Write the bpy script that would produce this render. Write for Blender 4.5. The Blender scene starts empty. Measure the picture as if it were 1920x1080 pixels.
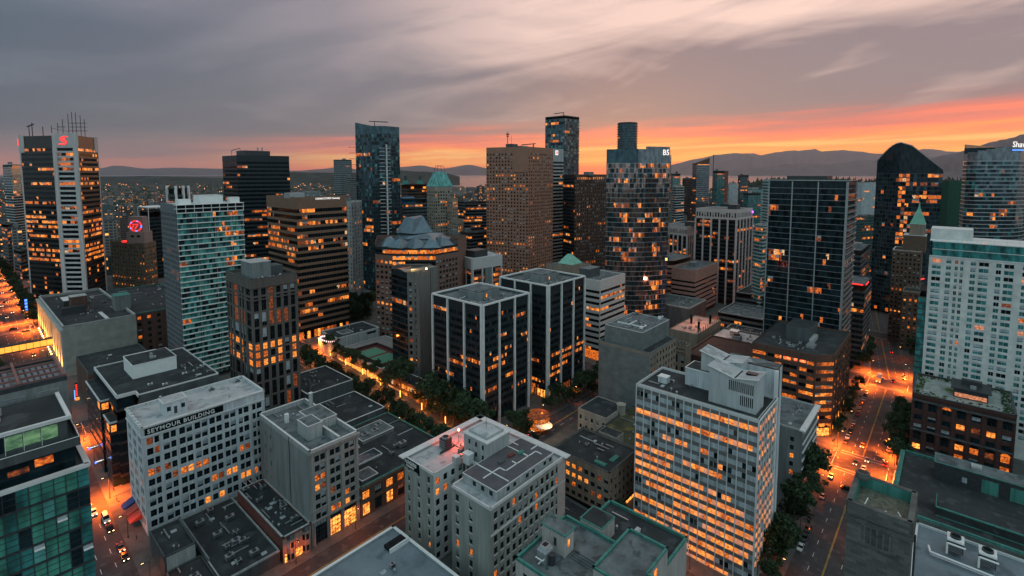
import bpy, bmesh, math, random
from mathutils import Vector, Matrix
R = random.Random(7)
sc = bpy.context.scene
C = sc.collection
rad = math.radians
# ------------------------------------------------------------------ camera, sky, sun, exposure
H = 135.0                                   # viewing height in metres
PITCH = math.atan(76/945.0)
AZ = math.atan(840*math.cos(PITCH)/945)     # angle between the street grid (world X) and the view
cam_d = bpy.data.cameras.new('camera'); cam = bpy.data.objects.new('camera', cam_d); C.objects.link(cam)
cam.location = (0, 0, H)
cam.rotation_euler = (math.pi/2-PITCH, 0, AZ-math.pi/2)
cam_d.sensor_width = 36; cam_d.lens = 36*945/1920.0; cam_d.shift_y = -139/1920.0
cam_d.clip_start = 1; cam_d.clip_end = 90000
sc.camera = cam
w = bpy.data.worlds.new('World'); sc.world = w; w.use_nodes = True
sc.view_settings.view_transform = 'Standard'; sc.view_settings.look = 'None'
sc.view_settings.exposure = 0.58; sc.view_settings.gamma = 1
SUN_AZ = AZ - rad(12)                       # the sun has just set behind the clouds, right of the view axis
def build_sky():
    nt = w.node_tree; N = nt.nodes; L = nt.links
    for n in list(N): N.remove(n)
    out = N.new('ShaderNodeOutputWorld'); bg = N.new('ShaderNodeBackground'); L.new(bg.outputs[0], out.inputs[0])
    tc = N.new('ShaderNodeTexCoord'); sx = N.new('ShaderNodeSeparateXYZ'); L.new(tc.outputs['Generated'], sx.inputs[0])
    def M(op, a, b=None, c=None, clamp=False):
        n = N.new('ShaderNodeMath'); n.operation = op; n.use_clamp = clamp
        for i, v in enumerate((a, b, c)):
            if v is None: continue
            if isinstance(v, (int, float)): n.inputs[i].default_value = v
            else: L.new(v, n.inputs[i])
        return n.outputs[0]
    def ramp(f, pts, interp='LINEAR'):
        n = N.new('ShaderNodeValToRGB'); n.color_ramp.interpolation = interp
        el = n.color_ramp.elements
        while len(el) < len(pts): el.new(0.5)
        for e, (p, c) in zip(el, pts): e.position = p; e.color = (*c, 1) if len(c) == 3 else c
        L.new(f, n.inputs[0]); return n.outputs[0]
    def mix(f, a, b, mode='MIX'):
        n = N.new('ShaderNodeMix'); n.data_type = 'RGBA'; n.blend_type = mode
        for i, v in ((0, f), (6, a), (7, b)):
            if isinstance(v, (int, float)): n.inputs[i].default_value = v
            elif isinstance(v, tuple): n.inputs[i].default_value = (*v, 1)
            else: L.new(v, n.inputs[i])
        return n.outputs[2]
    z = sx.outputs[2]
    # dir rotated so that q runs to the right of the view, p forward
    fx, fy = math.cos(AZ), math.sin(AZ)
    p = M('ADD', M('MULTIPLY', sx.outputs[0], fx), M('MULTIPLY', sx.outputs[1], fy))
    q = M('SUBTRACT', M('MULTIPLY', sx.outputs[0], fy), M('MULTIPLY', sx.outputs[1], fx))
    el = M('ARCSINE', z)
    az = M('ARCTAN2', q, p)                 # 0 ahead, + to the right
    # cloud deck seen in perspective
    dz = M('ADD', M('MAXIMUM', z, 0.0), 0.055)
    cx = M('DIVIDE', q, dz); cy = M('DIVIDE', p, dz)
    cmb = N.new('ShaderNodeCombineXYZ'); L.new(M('ADD', M('MULTIPLY', cx, 0.34), M('MULTIPLY', cy, 0.04)), cmb.inputs[0]); L.new(M('MULTIPLY', cy, 0.42), cmb.inputs[1])
    n1 = N.new('ShaderNodeTexNoise'); n1.inputs['Scale'].default_value = 0.8; n1.inputs['Detail'].default_value = 8; n1.inputs['Roughness'].default_value = 0.56; n1.inputs['Distortion'].default_value = 0.8
    L.new(cmb.outputs[0], n1.inputs['Vector'])
    cl = n1.outputs[0]
    # thin streaks close to the horizon: az against stretched elevation
    cm2 = N.new('ShaderNodeCombineXYZ'); L.new(M('MULTIPLY', az, 2.2), cm2.inputs[0]); L.new(M('ADD', M('MULTIPLY', el, 46), M('MULTIPLY', az, -2.0)), cm2.inputs[1])
    n2 = N.new('ShaderNodeTexNoise'); n2.inputs['Scale'].default_value = 1.25; n2.inputs['Detail'].default_value = 6; n2.inputs['Roughness'].default_value = 0.6; n2.inputs['Distortion'].default_value = 0.5
    L.new(cm2.outputs[0], n2.inputs['Vector'])
    st = n2.outputs[0]
    cm3 = N.new('ShaderNodeCombineXYZ'); L.new(M('MULTIPLY', az, 1.6), cm3.inputs[0]); L.new(M('SUBTRACT', M('MULTIPLY', el, 9), M('MULTIPLY', az, 1.7)), cm3.inputs[1])
    n3 = N.new('ShaderNodeTexNoise'); n3.inputs['Scale'].default_value = 1.3; n3.inputs['Detail'].default_value = 6; n3.inputs['Roughness'].default_value = 0.55; n3.inputs['Distortion'].default_value = 0.6
    L.new(cm3.outputs[0], n3.inputs['Vector']); st2 = n3.outputs[0]
    # horizon glow: elevation in degrees, disturbed by the streaks
    eld = M('MULTIPLY', el, 180/math.pi)
    edge = M('ADD', eld, M('MULTIPLY', M('SUBTRACT', st, 0.5), 4.2))
    # glow top: rises to the right
    top = M('ADD', 4.0, M('MULTIPLY', az, 1.9))
    t = M('DIVIDE', edge, top)
    tn = M('MULTIPLY', t, 0.5, clamp=True)
    glow = ramp(tn, [(0.0, (1.2, 0.17, 0.012)), (0.09, (1.3, 0.30, 0.010)), (0.17, (1.35, 0.56, 0.05)), (0.22, (1.35, 0.36, 0.012)), (0.28, (1.4, 0.66, 0.11)), (0.34, (1.25, 0.32, 0.035)), (0.42, (1.0, 0.18, 0.08)), (0.50, (0.66, 0.14, 0.10)), (0.62, (0.30, 0.135, 0.135)), (0.78, (0.17, 0.125, 0.145)), (1.0, (0.15, 0.125, 0.15))])
    salmon = ramp(tn, [(0.0, (0.42, 0.17, 0.13)), (0.2, (0.42, 0.165, 0.13)), (0.36, (0.25, 0.14, 0.14)), (0.55, (0.13, 0.115, 0.13)), (1.0, (0.10, 0.105, 0.125))])
    fl = N.new('ShaderNodeMapRange'); fl.interpolation_type = 'SMOOTHSTEP'; fl.inputs[1].default_value = -0.62; fl.inputs[2].default_value = -0.12; L.new(az, fl.inputs[0])
    low = mix(fl.outputs[0], salmon, glow)
    # cloud deck colour, left to right
    azn = M('ADD', M('MULTIPLY', az, 0.55), 0.5, clamp=True)
    dark = ramp(azn, [(0.0, (0.038, 0.065, 0.10)), (0.4, (0.115, 0.115, 0.145)), (0.6, (0.155, 0.125, 0.145)), (1.0, (0.21, 0.155, 0.165))])
    lite = ramp(azn, [(0.0, (0.08, 0.11, 0.155)), (0.32, (0.20, 0.175, 0.20)), (0.52, (0.60, 0.43, 0.38)), (0.8, (0.72, 0.50, 0.42)), (1.0, (0.66, 0.44, 0.36))])
    # brighter at the top of the view, a dark bank halfway
    bank = ramp(M('DIVIDE', M('SUBTRACT', eld, M('MULTIPLY', az, 0.5)), 30.0, clamp=True), [(0.0, (0.1,)*3), (0.18, (0.12,)*3), (0.32, (0.0,)*3), (0.40, (0.35,)*3), (0.50, (1.0,)*3), (0.8, (1.0,)*3), (1.0, (0.8,)*3)], 'B_SPLINE')
    cf = M('ADD', M('ADD', M('MULTIPLY', M('SUBTRACT', cl, 0.5), 2.9), M('MULTIPLY', M('SUBTRACT', st2, 0.46), 2.4)), M('SUBTRACT', bank, 0.16), clamp=True)
    deck = mix(cf, dark, lite)
    fb = N.new('ShaderNodeMapRange'); fb.interpolation_type = 'SMOOTHSTEP'; fb.inputs[1].default_value = 1.0; fb.inputs[2].default_value = 1.5; L.new(t, fb.inputs[0])
    col = mix(fb.outputs[0], low, deck)
    # behind the viewer and overhead: even blue-grey overcast
    back = N.new('ShaderNodeMapRange'); back.interpolation_type = 'SMOOTHSTEP'; back.inputs[1].default_value = 0.45; back.inputs[2].default_value = -0.15; L.new(p, back.inputs[0])
    over = mix(cl, (SKYB*0.60, SKYB*0.92, SKYB*1.04), (SKYB*0.90, SKYB*1.20, SKYB*1.28))
    col = mix(back.outputs[0], col, over)
    # the clear-air sky the clouds float in
    sky = N.new('ShaderNodeTexSky'); sky.sky_type = 'NISHITA'; sky.sun_disc = False; sky.sun_elevation = rad(1.0); sky.sun_rotation = math.pi/2-SUN_AZ
    sk = mix(1.0, sky.outputs[0], (0.02, 0.02, 0.02), 'MULTIPLY')
    col = mix(1.0, col, sk, 'ADD')
    L.new(col, bg.inputs[0]); bg.inputs[1].default_value = 1.0
SKYB = 0.52
build_sky()
sun_d = bpy.data.lights.new('sun', 'SUN'); sun = bpy.data.objects.new('sun', sun_d); C.objects.link(sun)
sun_d.energy = 0.12; sun_d.angle = rad(12); sun_d.color = (1.0, 0.55, 0.32)
sun.rotation_euler = (rad(90-4), 0, SUN_AZ-math.pi/2)      # low afterglow shining out of the sunset
sun.rotation_euler = Vector((math.cos(SUN_AZ), math.sin(SUN_AZ), math.tan(rad(4)))).to_track_quat('Z', 'Y').to_euler()
sc.cycles.use_denoising = True
sc.cycles.max_bounces = 5; sc.cycles.diffuse_bounces = 3; sc.cycles.glossy_bounces = 3; sc.cycles.transmission_bounces = 2; sc.cycles.volume_bounces = 0
sc.cycles.sample_clamp_indirect = 4.0; sc.cycles.caustics_reflective = False; sc.cycles.caustics_refractive = False

# ------------------------------------------------------------------ survey of the photograph: sight lines to points with one known coordinate
cP, sP = math.cos(PITCH), math.sin(PITCH); Fx, Fy = math.cos(AZ), math.sin(AZ); Rx, Ry = Fy, -Fx
def P(px, py, **k):
    a = (px-960)/945.; b = -(py-401)/945.
    fw = cP+b*sP; up = -sP+b*cP
    dx = fw*Fx+a*Rx; dy = fw*Fy+a*Ry
    if 'x' in k: t = k['x']/dx
    elif 'y' in k: t = k['y']/dy
    elif 'z' in k: t = (k['z']-H)/up
    else: t = k['d']/fw
    return (t*dx, t*dy, H+t*up)
def along(px, fix, val, z):
    a = (px-960)/945.
    if fix == 'y': return (a*(cP*val*Fy+(H-z)*sP)-val*Ry)/(Rx-a*cP*Fx)
    return (a*(cP*val*Fx+(H-z)*sP)-val*Rx)/(Ry-a*cP*Fy)
def fp(px, py, L, R_, **k):
    x, y, z = P(px, py, **k)
    y1 = along(L, 'x', x, z) if L is not None else None
    x1 = along(R_, 'y', y, z) if R_ is not None else None
    return x, y, x1, y1, z
def G(y):                                    # the ground climbs away from the harbour to the left
    if y < 60: return 0.
    if y < 480: return (y-60)*0.065
    if y < 800: return 27.3
    if y < 1500: return 27.3*(1500-y)/700.
    return 0.
def bend(x, y):                              # the main street swings left beyond x = 405
    if x < 405: return 0.
    wgt = 1. if 0 <= y <= 60 else max(0., 1+y/200.) if y < 0 else max(0., 1-(y-60)/90.)
    return 0.14*(min(x, 900)-405)*wgt

# ------------------------------------------------------------------ materials
MT = {}
def mat(name, col, rough=0.8, metal=0.0, var=0.25, scale=0.35, streak=False, spec=0.3, bump=0.0, spots=None):
    if name in MT: return MT[name]
    m = bpy.data.materials.new(name); m.use_nodes = True; nt = m.node_tree; N = nt.nodes; L = nt.links
    b = N['Principled BSDF']; b.inputs['Roughness'].default_value = rough; b.inputs['Metallic'].default_value = metal
    b.inputs['Specular IOR Level'].default_value = spec
    tc = N.new('ShaderNodeTexCoord')
    mp = N.new('ShaderNodeMapping'); L.new(tc.outputs['Object'], mp.inputs[0])
    if streak: mp.inputs['Scale'].default_value = (1, 1, 0.12)
    n = N.new('ShaderNodeTexNoise'); n.inputs['Scale'].default_value = scale; n.inputs['Detail'].default_value = 6; n.inputs['Roughness'].default_value = 0.65
    L.new(mp.outputs[0], n.inputs['Vector'])
    r = N.new('ShaderNodeValToRGB'); e = r.color_ramp.elements
    e[0].position = 0.3; e[1].position = 0.72
    e[0].color = (*[c*(1-var) for c in col], 1); e[1].color = (*[min(1, c*(1+var)) for c in col], 1)
    L.new(n.outputs[0], r.inputs[0]); src = r.outputs[0]
    if spots:
        n3 = N.new('ShaderNodeTexNoise'); n3.inputs['Scale'].default_value = spots[1]; n3.inputs['Detail'].default_value = 3; L.new(tc.outputs['Object'], n3.inputs['Vector'])
        r3 = N.new('ShaderNodeValToRGB'); r3.color_ramp.elements[0].position = 0.56; r3.color_ramp.elements[1].position = 0.63; L.new(n3.outputs[0], r3.inputs[0])
        mx = N.new('ShaderNodeMix'); mx.data_type = 'RGBA'; L.new(r3.outputs[0], mx.inputs[0]); L.new(src, mx.inputs[6]); mx.inputs[7].default_value = (*spots[0], 1); src = mx.outputs[2]
    if streak:
        m4 = N.new('ShaderNodeMapping'); m4.inputs['Scale'].default_value = (1, 1, 0.05); L.new(tc.outputs['Object'], m4.inputs[0])
        n4 = N.new('ShaderNodeTexNoise'); n4.inputs['Scale'].default_value = 1.3; n4.inputs['Detail'].default_value = 5; n4.inputs['Roughness'].default_value = 0.7; L.new(m4.outputs[0], n4.inputs['Vector'])
        r4 = N.new('ShaderNodeMapRange'); r4.inputs[1].default_value = 0.3; r4.inputs[2].default_value = 0.7; r4.inputs[3].default_value = 0.72; r4.inputs[4].default_value = 1.12; L.new(n4.outputs[0], r4.inputs[0])
        x4 = N.new('ShaderNodeMix'); x4.data_type = 'RGBA'; x4.blend_type = 'MULTIPLY'; x4.inputs[0].default_value = 1; L.new(src, x4.inputs[6]); L.new(r4.outputs[0], x4.inputs[7]); src = x4.outputs[2]
    L.new(src, b.inputs['Base Color'])
    if bump:
        n2 = N.new('ShaderNodeTexNoise'); n2.inputs['Scale'].default_value = 3; n2.inputs['Detail'].default_value = 5; L.new(tc.outputs['Object'], n2.inputs['Vector'])
        bp = N.new('ShaderNodeBump'); bp.inputs['Strength'].default_value = bump; L.new(n2.outputs[0], bp.inputs['Height']); L.new(bp.outputs[0], b.inputs['Normal'])
    MT[name] = m; return m
def brick(name, c1, c2, mortar, scale=1.0, w_=0.9, h_=0.3):
    m = bpy.data.materials.new(name); m.use_nodes = True; nt = m.node_tree; N = nt.nodes; L = nt.links
    b = N['Principled BSDF']; b.inputs['Roughness'].default_value = 0.9; b.inputs['Specular IOR Level'].default_value = 0.2
    tc = N.new('ShaderNodeTexCoord'); s = N.new('ShaderNodeSeparateXYZ'); L.new(tc.outputs['Object'], s.inputs[0])
    ad = N.new('ShaderNodeMath'); ad.operation = 'ADD'; L.new(s.outputs[0], ad.inputs[0]); L.new(s.outputs[1], ad.inputs[1])
    cb = N.new('ShaderNodeCombineXYZ'); L.new(ad.outputs[0], cb.inputs[0]); L.new(s.outputs[2], cb.inputs[1])
    bt = N.new('ShaderNodeTexBrick'); bt.inputs['Color1'].default_value = (*c1, 1); bt.inputs['Color2'].default_value = (*c2, 1); bt.inputs['Mortar'].default_value = (*mortar, 1)
    bt.inputs['Scale'].default_value = scale; bt.inputs['Brick Width'].default_value = w_; bt.inputs['Row Height'].default_value = h_; bt.inputs['Mortar Size'].default_value = 0.012
    L.new(cb.outputs[0], bt.inputs['Vector'])
    n = N.new('ShaderNodeTexNoise'); n.inputs['Scale'].default_value = 0.25; n.inputs['Detail'].default_value = 6; L.new(tc.outputs['Object'], n.inputs['Vector'])
    mr = N.new('ShaderNodeMapRange'); mr.inputs[3].default_value = 0.6; mr.inputs[4].default_value = 1.35; L.new(n.outputs[0], mr.inputs[0])
    mx = N.new('ShaderNodeMix'); mx.data_type = 'RGBA'; mx.blend_type = 'MULTIPLY'; mx.inputs[0].default_value = 1; L.new(bt.outputs[0], mx.inputs[6]); L.new(mr.outputs[0], mx.inputs[7])
    L.new(mx.outputs[2], b.inputs['Base Color']); MT[name] = m; return m
def glass(name, col=(0.008, 0.020, 0.025), rough=0.07, metal=0.0, spec=0.2, var=0.5):
    m = bpy.data.materials.new(name); m.use_nodes = True; nt = m.node_tree; N = nt.nodes; L = nt.links
    b = N['Principled BSDF']; b.inputs['Roughness'].default_value = rough; b.inputs['Metallic'].default_value = metal; b.inputs['Specular IOR Level'].default_value = spec
    tc = N.new('ShaderNodeTexCoord'); mp = N.new('ShaderNodeMapping'); mp.inputs['Scale'].default_value = (0.7, 0.7, 0.3); L.new(tc.outputs['Object'], mp.inputs[0])
    n = N.new('ShaderNodeTexWhiteNoise' if False else 'ShaderNodeTexNoise'); n.inputs['Scale'].default_value = 0.6; n.inputs['Detail'].default_value = 2; L.new(mp.outputs[0], n.inputs['Vector'])
    r = N.new('ShaderNodeValToRGB'); r.color_ramp.elements[0].position = 0.35; r.color_ramp.elements[1].position = 0.65
    r.color_ramp.elements[0].color = (*[c*(1-var) for c in col], 1); r.color_ramp.elements[1].color = (*[c*(1+var) for c in col], 1)
    L.new(n.outputs[0], r.inputs[0]); L.new(r.outputs[0], b.inputs['Base Color'])
    bp = N.new('ShaderNodeBump'); bp.inputs['Strength'].default_value = 0.04; bp.inputs['Distance'].default_value = 0.5; L.new(n.outputs[0], bp.inputs['Height']); L.new(bp.outputs[0], b.inputs['Normal'])
    MT[name] = m; return m
def lit(name, c1, c2, s1, s2, scale=1.1, sample=False):
    """a lit room behind glass: patchy with ceiling lamps, furniture and blinds"""
    m = bpy.data.materials.new(name); m.use_nodes = True; nt = m.node_tree; N = nt.nodes; L = nt.links
    b = N['Principled BSDF']; b.inputs['Base Color'].default_value = (0.03, 0.03, 0.03, 1); b.inputs['Roughness'].default_value = 0.15
    tc = N.new('ShaderNodeTexCoord'); mp = N.new('ShaderNodeMapping'); mp.inputs['Scale'].default_value = (1, 1, 1.7); L.new(tc.outputs['Object'], mp.inputs[0])
    n = N.new('ShaderNodeTexNoise'); n.inputs['Scale'].default_value = scale; n.inputs['Detail'].default_value = 2.5; n.inputs['Roughness'].default_value = 0.7; L.new(mp.outputs[0], n.inputs['Vector'])
    oi = N.new('ShaderNodeObjectInfo'); ad = N.new('ShaderNodeVectorMath'); ad.operation = 'ADD'; L.new(mp.outputs[0], ad.inputs[0])
    mu = N.new('ShaderNodeMath'); mu.operation = 'MULTIPLY'; mu.inputs[1].default_value = 60; L.new(oi.outputs['Random'], mu.inputs[0]); L.new(mu.outputs[0], ad.inputs[1]); L.new(ad.outputs[0], n.inputs['Vector'])
    r = N.new('ShaderNodeValToRGB'); e = r.color_ramp.elements; e[0].position = 0.36; e[1].position = 0.62; e[0].color = (*c1, 1); e[1].color = (*c2, 1); L.new(n.outputs[0], r.inputs[0])
    mr = N.new('ShaderNodeMapRange'); mr.inputs[1].default_value = 0.36; mr.inputs[2].default_value = 0.64; mr.inputs[3].default_value = s1; mr.inputs[4].default_value = s2; L.new(n.outputs[0], mr.inputs[0])
    L.new(r.outputs[0], b.inputs['Emission Color']); L.new(mr.outputs[0], b.inputs['Emission Strength'])
    m.cycles.emission_sampling = 'AUTO' if sample else 'NONE'
    MT[name] = m; return m
def emit(name, col, s, sample=False):
    m = bpy.data.materials.new(name); m.use_nodes = True; b = m.node_tree.nodes['Principled BSDF']
    b.inputs['Base Color'].default_value = (0.05, 0.05, 0.05, 1); b.inputs['Emission Color'].default_value = (*col, 1); b.inputs['Emission Strength'].default_value = s
    m.cycles.emission_sampling = 'AUTO' if sample else 'NONE'
    MT[name] = m; return m
def far_facade(name, wall, glas, cw=3.2, ch=3.3, frac=0.6, p=0.12, s=1.0, litc=(1, .36, .07)):
    """small repeating windows for towers a kilometre away, some of them lit"""
    m = bpy.data.materials.new(name); m.use_nodes = True; nt = m.node_tree; N = nt.nodes; L = nt.links
    b = N['Principled BSDF']; b.inputs['Roughness'].default_value = 0.5
    tc = N.new('ShaderNodeTexCoord'); sp = N.new('ShaderNodeSeparateXYZ'); L.new(tc.outputs['Object'], sp.inputs[0])
    oi = N.new('ShaderNodeObjectInfo')
    def M(op, a, b_=None, clamp=False):
        n = N.new('ShaderNodeMath'); n.operation = op; n.use_clamp = clamp
        for i, v in enumerate((a, b_)):
            if v is None: continue
            if isinstance(v, (int, float)): n.inputs[i].default_value = v
            else: L.new(v, n.inputs[i])
        return n.outputs[0]
    hx = M('DIVIDE', M('ADD', sp.outputs[0], sp.outputs[1]), cw); hz = M('DIVIDE', sp.outputs[2], ch)
    fx_, fz_ = M('FRACT', hx), M('FRACT', hz)
    win = M('MULTIPLY', M('LESS_THAN', fx_, frac+.15), M('LESS_THAN', fz_, frac))
    ge = N.new('ShaderNodeNewGeometry'); sn = N.new('ShaderNodeSeparateXYZ'); L.new(ge.outputs['Normal'], sn.inputs[0])
    win = M('MULTIPLY', win, M('LESS_THAN', sn.outputs[2], 0.5))
    cb = N.new('ShaderNodeCombineXYZ'); L.new(M('FLOOR', hx), cb.inputs[0]); L.new(M('FLOOR', hz), cb.inputs[1]); L.new(M('MULTIPLY', oi.outputs['Random'], 97), cb.inputs[2])
    wn = N.new('ShaderNodeTexWhiteNoise'); wn.noise_dimensions = '3D'; L.new(cb.outputs[0], wn.inputs['Vector'])
    on = M('MULTIPLY', M('LESS_THAN', wn.outputs[0], p), win)
    mx = N.new('ShaderNodeMix'); mx.data_type = 'RGBA'; L.new(win, mx.inputs[0]); mx.inputs[6].default_value = (*wall, 1); mx.inputs[7].default_value = (*glas, 1)
    L.new(mx.outputs[2], b.inputs['Base Color']); b.inputs['Emission Color'].default_value = (*litc, 1)
    st = M('MULTIPLY', on, M('ADD', M('MULTIPLY', wn.outputs[0], s*3/p*0.35), s*0.4)); L.new(st, b.inputs['Emission Strength'])
    m.cycles.emission_sampling = 'NONE'
    MT[name] = m; return m

conc = mat('concrete', (0.175, 0.19, 0.19), streak=True, var=0.3, bump=0.15)
concl = mat('pale_concrete', (0.37, 0.385, 0.38), streak=True, var=0.24, scale=0.5)
concw = mat('painted_white_wall', (0.54, 0.57, 0.59), streak=True, var=0.24, scale=0.6, bump=0.1)
concd = mat('dark_concrete', (0.075, 0.085, 0.088), streak=True, var=0.35, scale=0.3, bump=0.1)
roofd = mat('dark_roof_felt', (0.028, 0.033, 0.035), rough=0.9, var=0.45, scale=0.12, bump=0.3, spots=((0.05, 0.056, 0.058), 0.22))
roofm = mat('grey_roof_felt', (0.115, 0.135, 0.14), rough=0.85, var=0.5, scale=0.2, bump=0.3, spots=((0.06, 0.07, 0.075), 0.3))
roofl = mat('pale_roof_gravel', (0.40, 0.41, 0.415), rough=0.9, var=0.22, scale=0.2, bump=0.3, spots=((0.27, 0.28, 0.28), 0.28))
metal = mat('galvanised_metal', (0.38, 0.40, 0.41), rough=0.4, metal=0.6, var=0.2, scale=1.5)
metald = mat('dark_metal', (0.06, 0.065, 0.07), rough=0.45, metal=0.5, var=0.3, scale=1.0)
white = mat('white_paint', (0.72, 0.72, 0.70), rough=0.55, var=0.08, scale=0.8)
trim = mat('pale_trim', (0.58, 0.58, 0.57), rough=0.7, var=0.12)
copper = mat('green_copper', (0.055, 0.21, 0.175), rough=0.7, var=0.35, scale=0.6, streak=True)
brown = mat('brown_stone', (0.105, 0.058, 0.042), var=0.25, streak=True)
browng = mat('brown_granite', (0.12, 0.078, 0.06), var=0.2, scale=0.5)
pinkst = mat('pinkish_stone', (0.35, 0.25, 0.22), var=0.15, scale=0.4)
beige = mat('beige_stone', (0.25, 0.20, 0.155), var=0.25, streak=True, bump=0.1)
rogst = mat('grey_green_stucco', (0.29, 0.305, 0.28), var=0.24, streak=True, bump=0.08)
redb = brick('red_brick', (0.22, 0.07, 0.05), (0.15, 0.05, 0.04), (0.2, 0.17, 0.15))
dkb = brick('dark_red_brick', (0.075, 0.035, 0.03), (0.05, 0.024, 0.022), (0.06, 0.05, 0.045))
stone = brick('rough_stone_blocks', (0.14, 0.135, 0.125), (0.085, 0.085, 0.08), (0.05, 0.05, 0.05), 1.0, 1.4, 0.55)
tileb = brick('white_tile_cladding', (0.62, 0.61, 0.58), (0.57, 0.565, 0.54), (0.32, 0.32, 0.31), 1.0, 1.1, 1.1)
gdark = glass('dark_glass'); gblack = glass('black_glass', (0.003, 0.008, 0.010), 0.06, spec=0.13)
gteal = glass('teal_glass', (0.03, 0.16, 0.155), 0.1, spec=0.6, var=0.6)
gteall = glass('pale_teal_glass', (0.10, 0.34, 0.31), 0.2, spec=0.5, var=0.35)
gblue = glass('blue_glass', (0.05, 0.085, 0.10), 0.05, metal=0.7, var=0.35)
gmirror = glass('mirror_glass', (0.16, 0.18, 0.19), 0.05, metal=0.85, var=0.3)
gcurt = glass('curtained_glass', (0.33, 0.38, 0.40), 0.3, spec=0.4, var=0.25)
ggreen = glass('green_curtained_glass', (0.05, 0.21, 0.16), 0.2, spec=0.5, var=0.5)
la = lit('lit_room_orange', (0.9, 0.10, 0.010), (1.0, 0.26, 0.028), 0.10, 0.72)
lb = lit('lit_room_amber', (1.0, 0.20, 0.018), (1.0, 0.36, 0.06), 0.35, 1.05)
ld = lit('lit_room_dim', (0.5, 0.08, 0.015), (0.9, 0.20, 0.035), 0.03, 0.26)
lp = lit('lit_room_pink', (0.75, 0.25, 0.14), (1.0, 0.36, 0.16), 0.22, 0.62)
lh = lit('lit_shopfront', (1.0, 0.22, 0.02), (1.0, 0.42, 0.08), 0.25, 1.7, 0.8)
lampm = emit('lamp_bulb', (1.0, 0.5, 0.16), 9); tailm = emit('tail_light_red', (1.0, 0.03, 0.02), 5); headm = emit('head_light', (1.0, 0.62, 0.3), 7)
redn = emit('red_neon', (1.0, 0.025, 0.02), 1.3); bluen = emit('blue_neon', (0.06, 0.2, 1.0), 2); whiten = emit('white_sign_light', (1.0, 0.95, 0.9), 0.75)
lw = lit('lit_room_pale', (1.0, 0.42, 0.16), (1.0, 0.68, 0.40), 0.15, 0.75)
lc = lit('lit_curtain_warm', (1.0, 0.26, 0.045), (1.0, 0.34, 0.09), 0.42, 0.78, 0.35); lc2 = lit('lit_curtain_pink', (0.9, 0.32, 0.18), (1.0, 0.4, 0.22), 0.34, 0.5, 0.35)
lgr = lit('lit_green_curtain', (0.16, 0.42, 0.22), (0.3, 0.6, 0.28), 0.12, 0.3, 0.5); greenn = emit('green_neon', (0.1, 1.0, 0.5), 2)

# ------------------------------------------------------------------ mesh building
class MB:
    def __init__(s, off=(0, 0, 0)): s.v = []; s.f = []; s.m = []; s.ms = []; s.o = off
    def mi(s, m):
        if m not in s.ms: s.ms.append(m)
        return s.ms.index(m)
    def poly(s, pts, m):
        i = len(s.v); s.v += [(p[0]-s.o[0], p[1]-s.o[1], p[2]-s.o[2]) for p in pts]; s.f.append(tuple(range(i, i+len(pts)))); s.m.append(s.mi(m))
    def hexa(s, b, t, m, bottom=True):       # b, t: four points each, counter-clockwise from above
        n = len(b); i = len(s.v); s.v += [(p[0]-s.o[0], p[1]-s.o[1], p[2]-s.o[2]) for p in list(b)+list(t)]; k = s.mi(m)
        for j in range(n): s.f.append((i+j, i+(j+1) % n, i+n+(j+1) % n, i+n+j)); s.m.append(k)
        s.f.append(tuple(i+n+j for j in range(n))); s.m.append(k)
        if bottom: s.f.append(tuple(i+n-1-j for j in range(n))); s.m.append(k)
    def box(s, x0, x1, y0, y1, z0, z1, m):
        c = [(x0, y0), (x1, y0), (x1, y1), (x0, y1)]; s.hexa([(*p, z0) for p in c], [(*p, z1) for p in c], m)
    def fbox(s, F, u0, u1, z0, z1, d0, d1, m):   # box in a facade's own frame, d outward
        O, u, n = F[:3]
        def pt(a, d, z): return (O[0]+u[0]*a+n[0]*d, O[1]+u[1]*a+n[1]*d, z)
        s.hexa([pt(u0, d1, z0), pt(u1, d1, z0), pt(u1, d0, z0), pt(u0, d0, z0)], [pt(u0, d1, z1), pt(u1, d1, z1), pt(u1, d0, z1), pt(u0, d0, z1)], m)
    def fquad(s, F, u0, u1, z0, z1, d, m):
        O, u, n = F[:3]
        def pt(a, z): return (O[0]+u[0]*a+n[0]*d, O[1]+u[1]*a+n[1]*d, z)
        s.poly([pt(u0, z0), pt(u1, z0), pt(u1, z1), pt(u0, z1)], m)
    def cyl(s, x, y, z0, z1, r, m, n=12, r2=None):
        r2 = r if r2 is None else r2
        b = [(x+r*math.cos(2*math.pi*i/n), y+r*math.sin(2*math.pi*i/n), z0) for i in range(n)]
        t = [(x+r2*math.cos(2*math.pi*i/n), y+r2*math.sin(2*math.pi*i/n), z1) for i in range(n)]
        s.hexa(b, t, m)
    def bar(s, a, b, r, m, n=5):
        a = Vector(a); b = Vector(b); d = (b-a).normalized(); q = d.orthogonal().normalized(); w_ = d.cross(q)
        A = [a+(q*math.cos(2*math.pi*i/n)+w_*math.sin(2*math.pi*i/n))*r for i in range(n)]
        s.hexa(A, [p+(b-a) for p in A], m)
    def mesh(s, name):
        me = bpy.data.meshes.new(name); me.from_pydata(s.v, [], s.f)
        for m in s.ms: me.materials.append(m)
        me.polygons.foreach_set('material_index', s.m); me.update(); return me
    def build(s, name, parent=None, kind=None):
        if not s.f: return None
        o = bpy.data.objects.new(name, s.mesh(name)); C.objects.link(o); o.parent = parent
        if kind: o['kind'] = kind
        if parent is None: o.location = s.o
        return o
def tag(o, label, cat, group=None, kind=None):
    o['label'] = label; o['category'] = cat
    if group: o['group'] = group
    if kind: o['kind'] = kind
    return o
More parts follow.
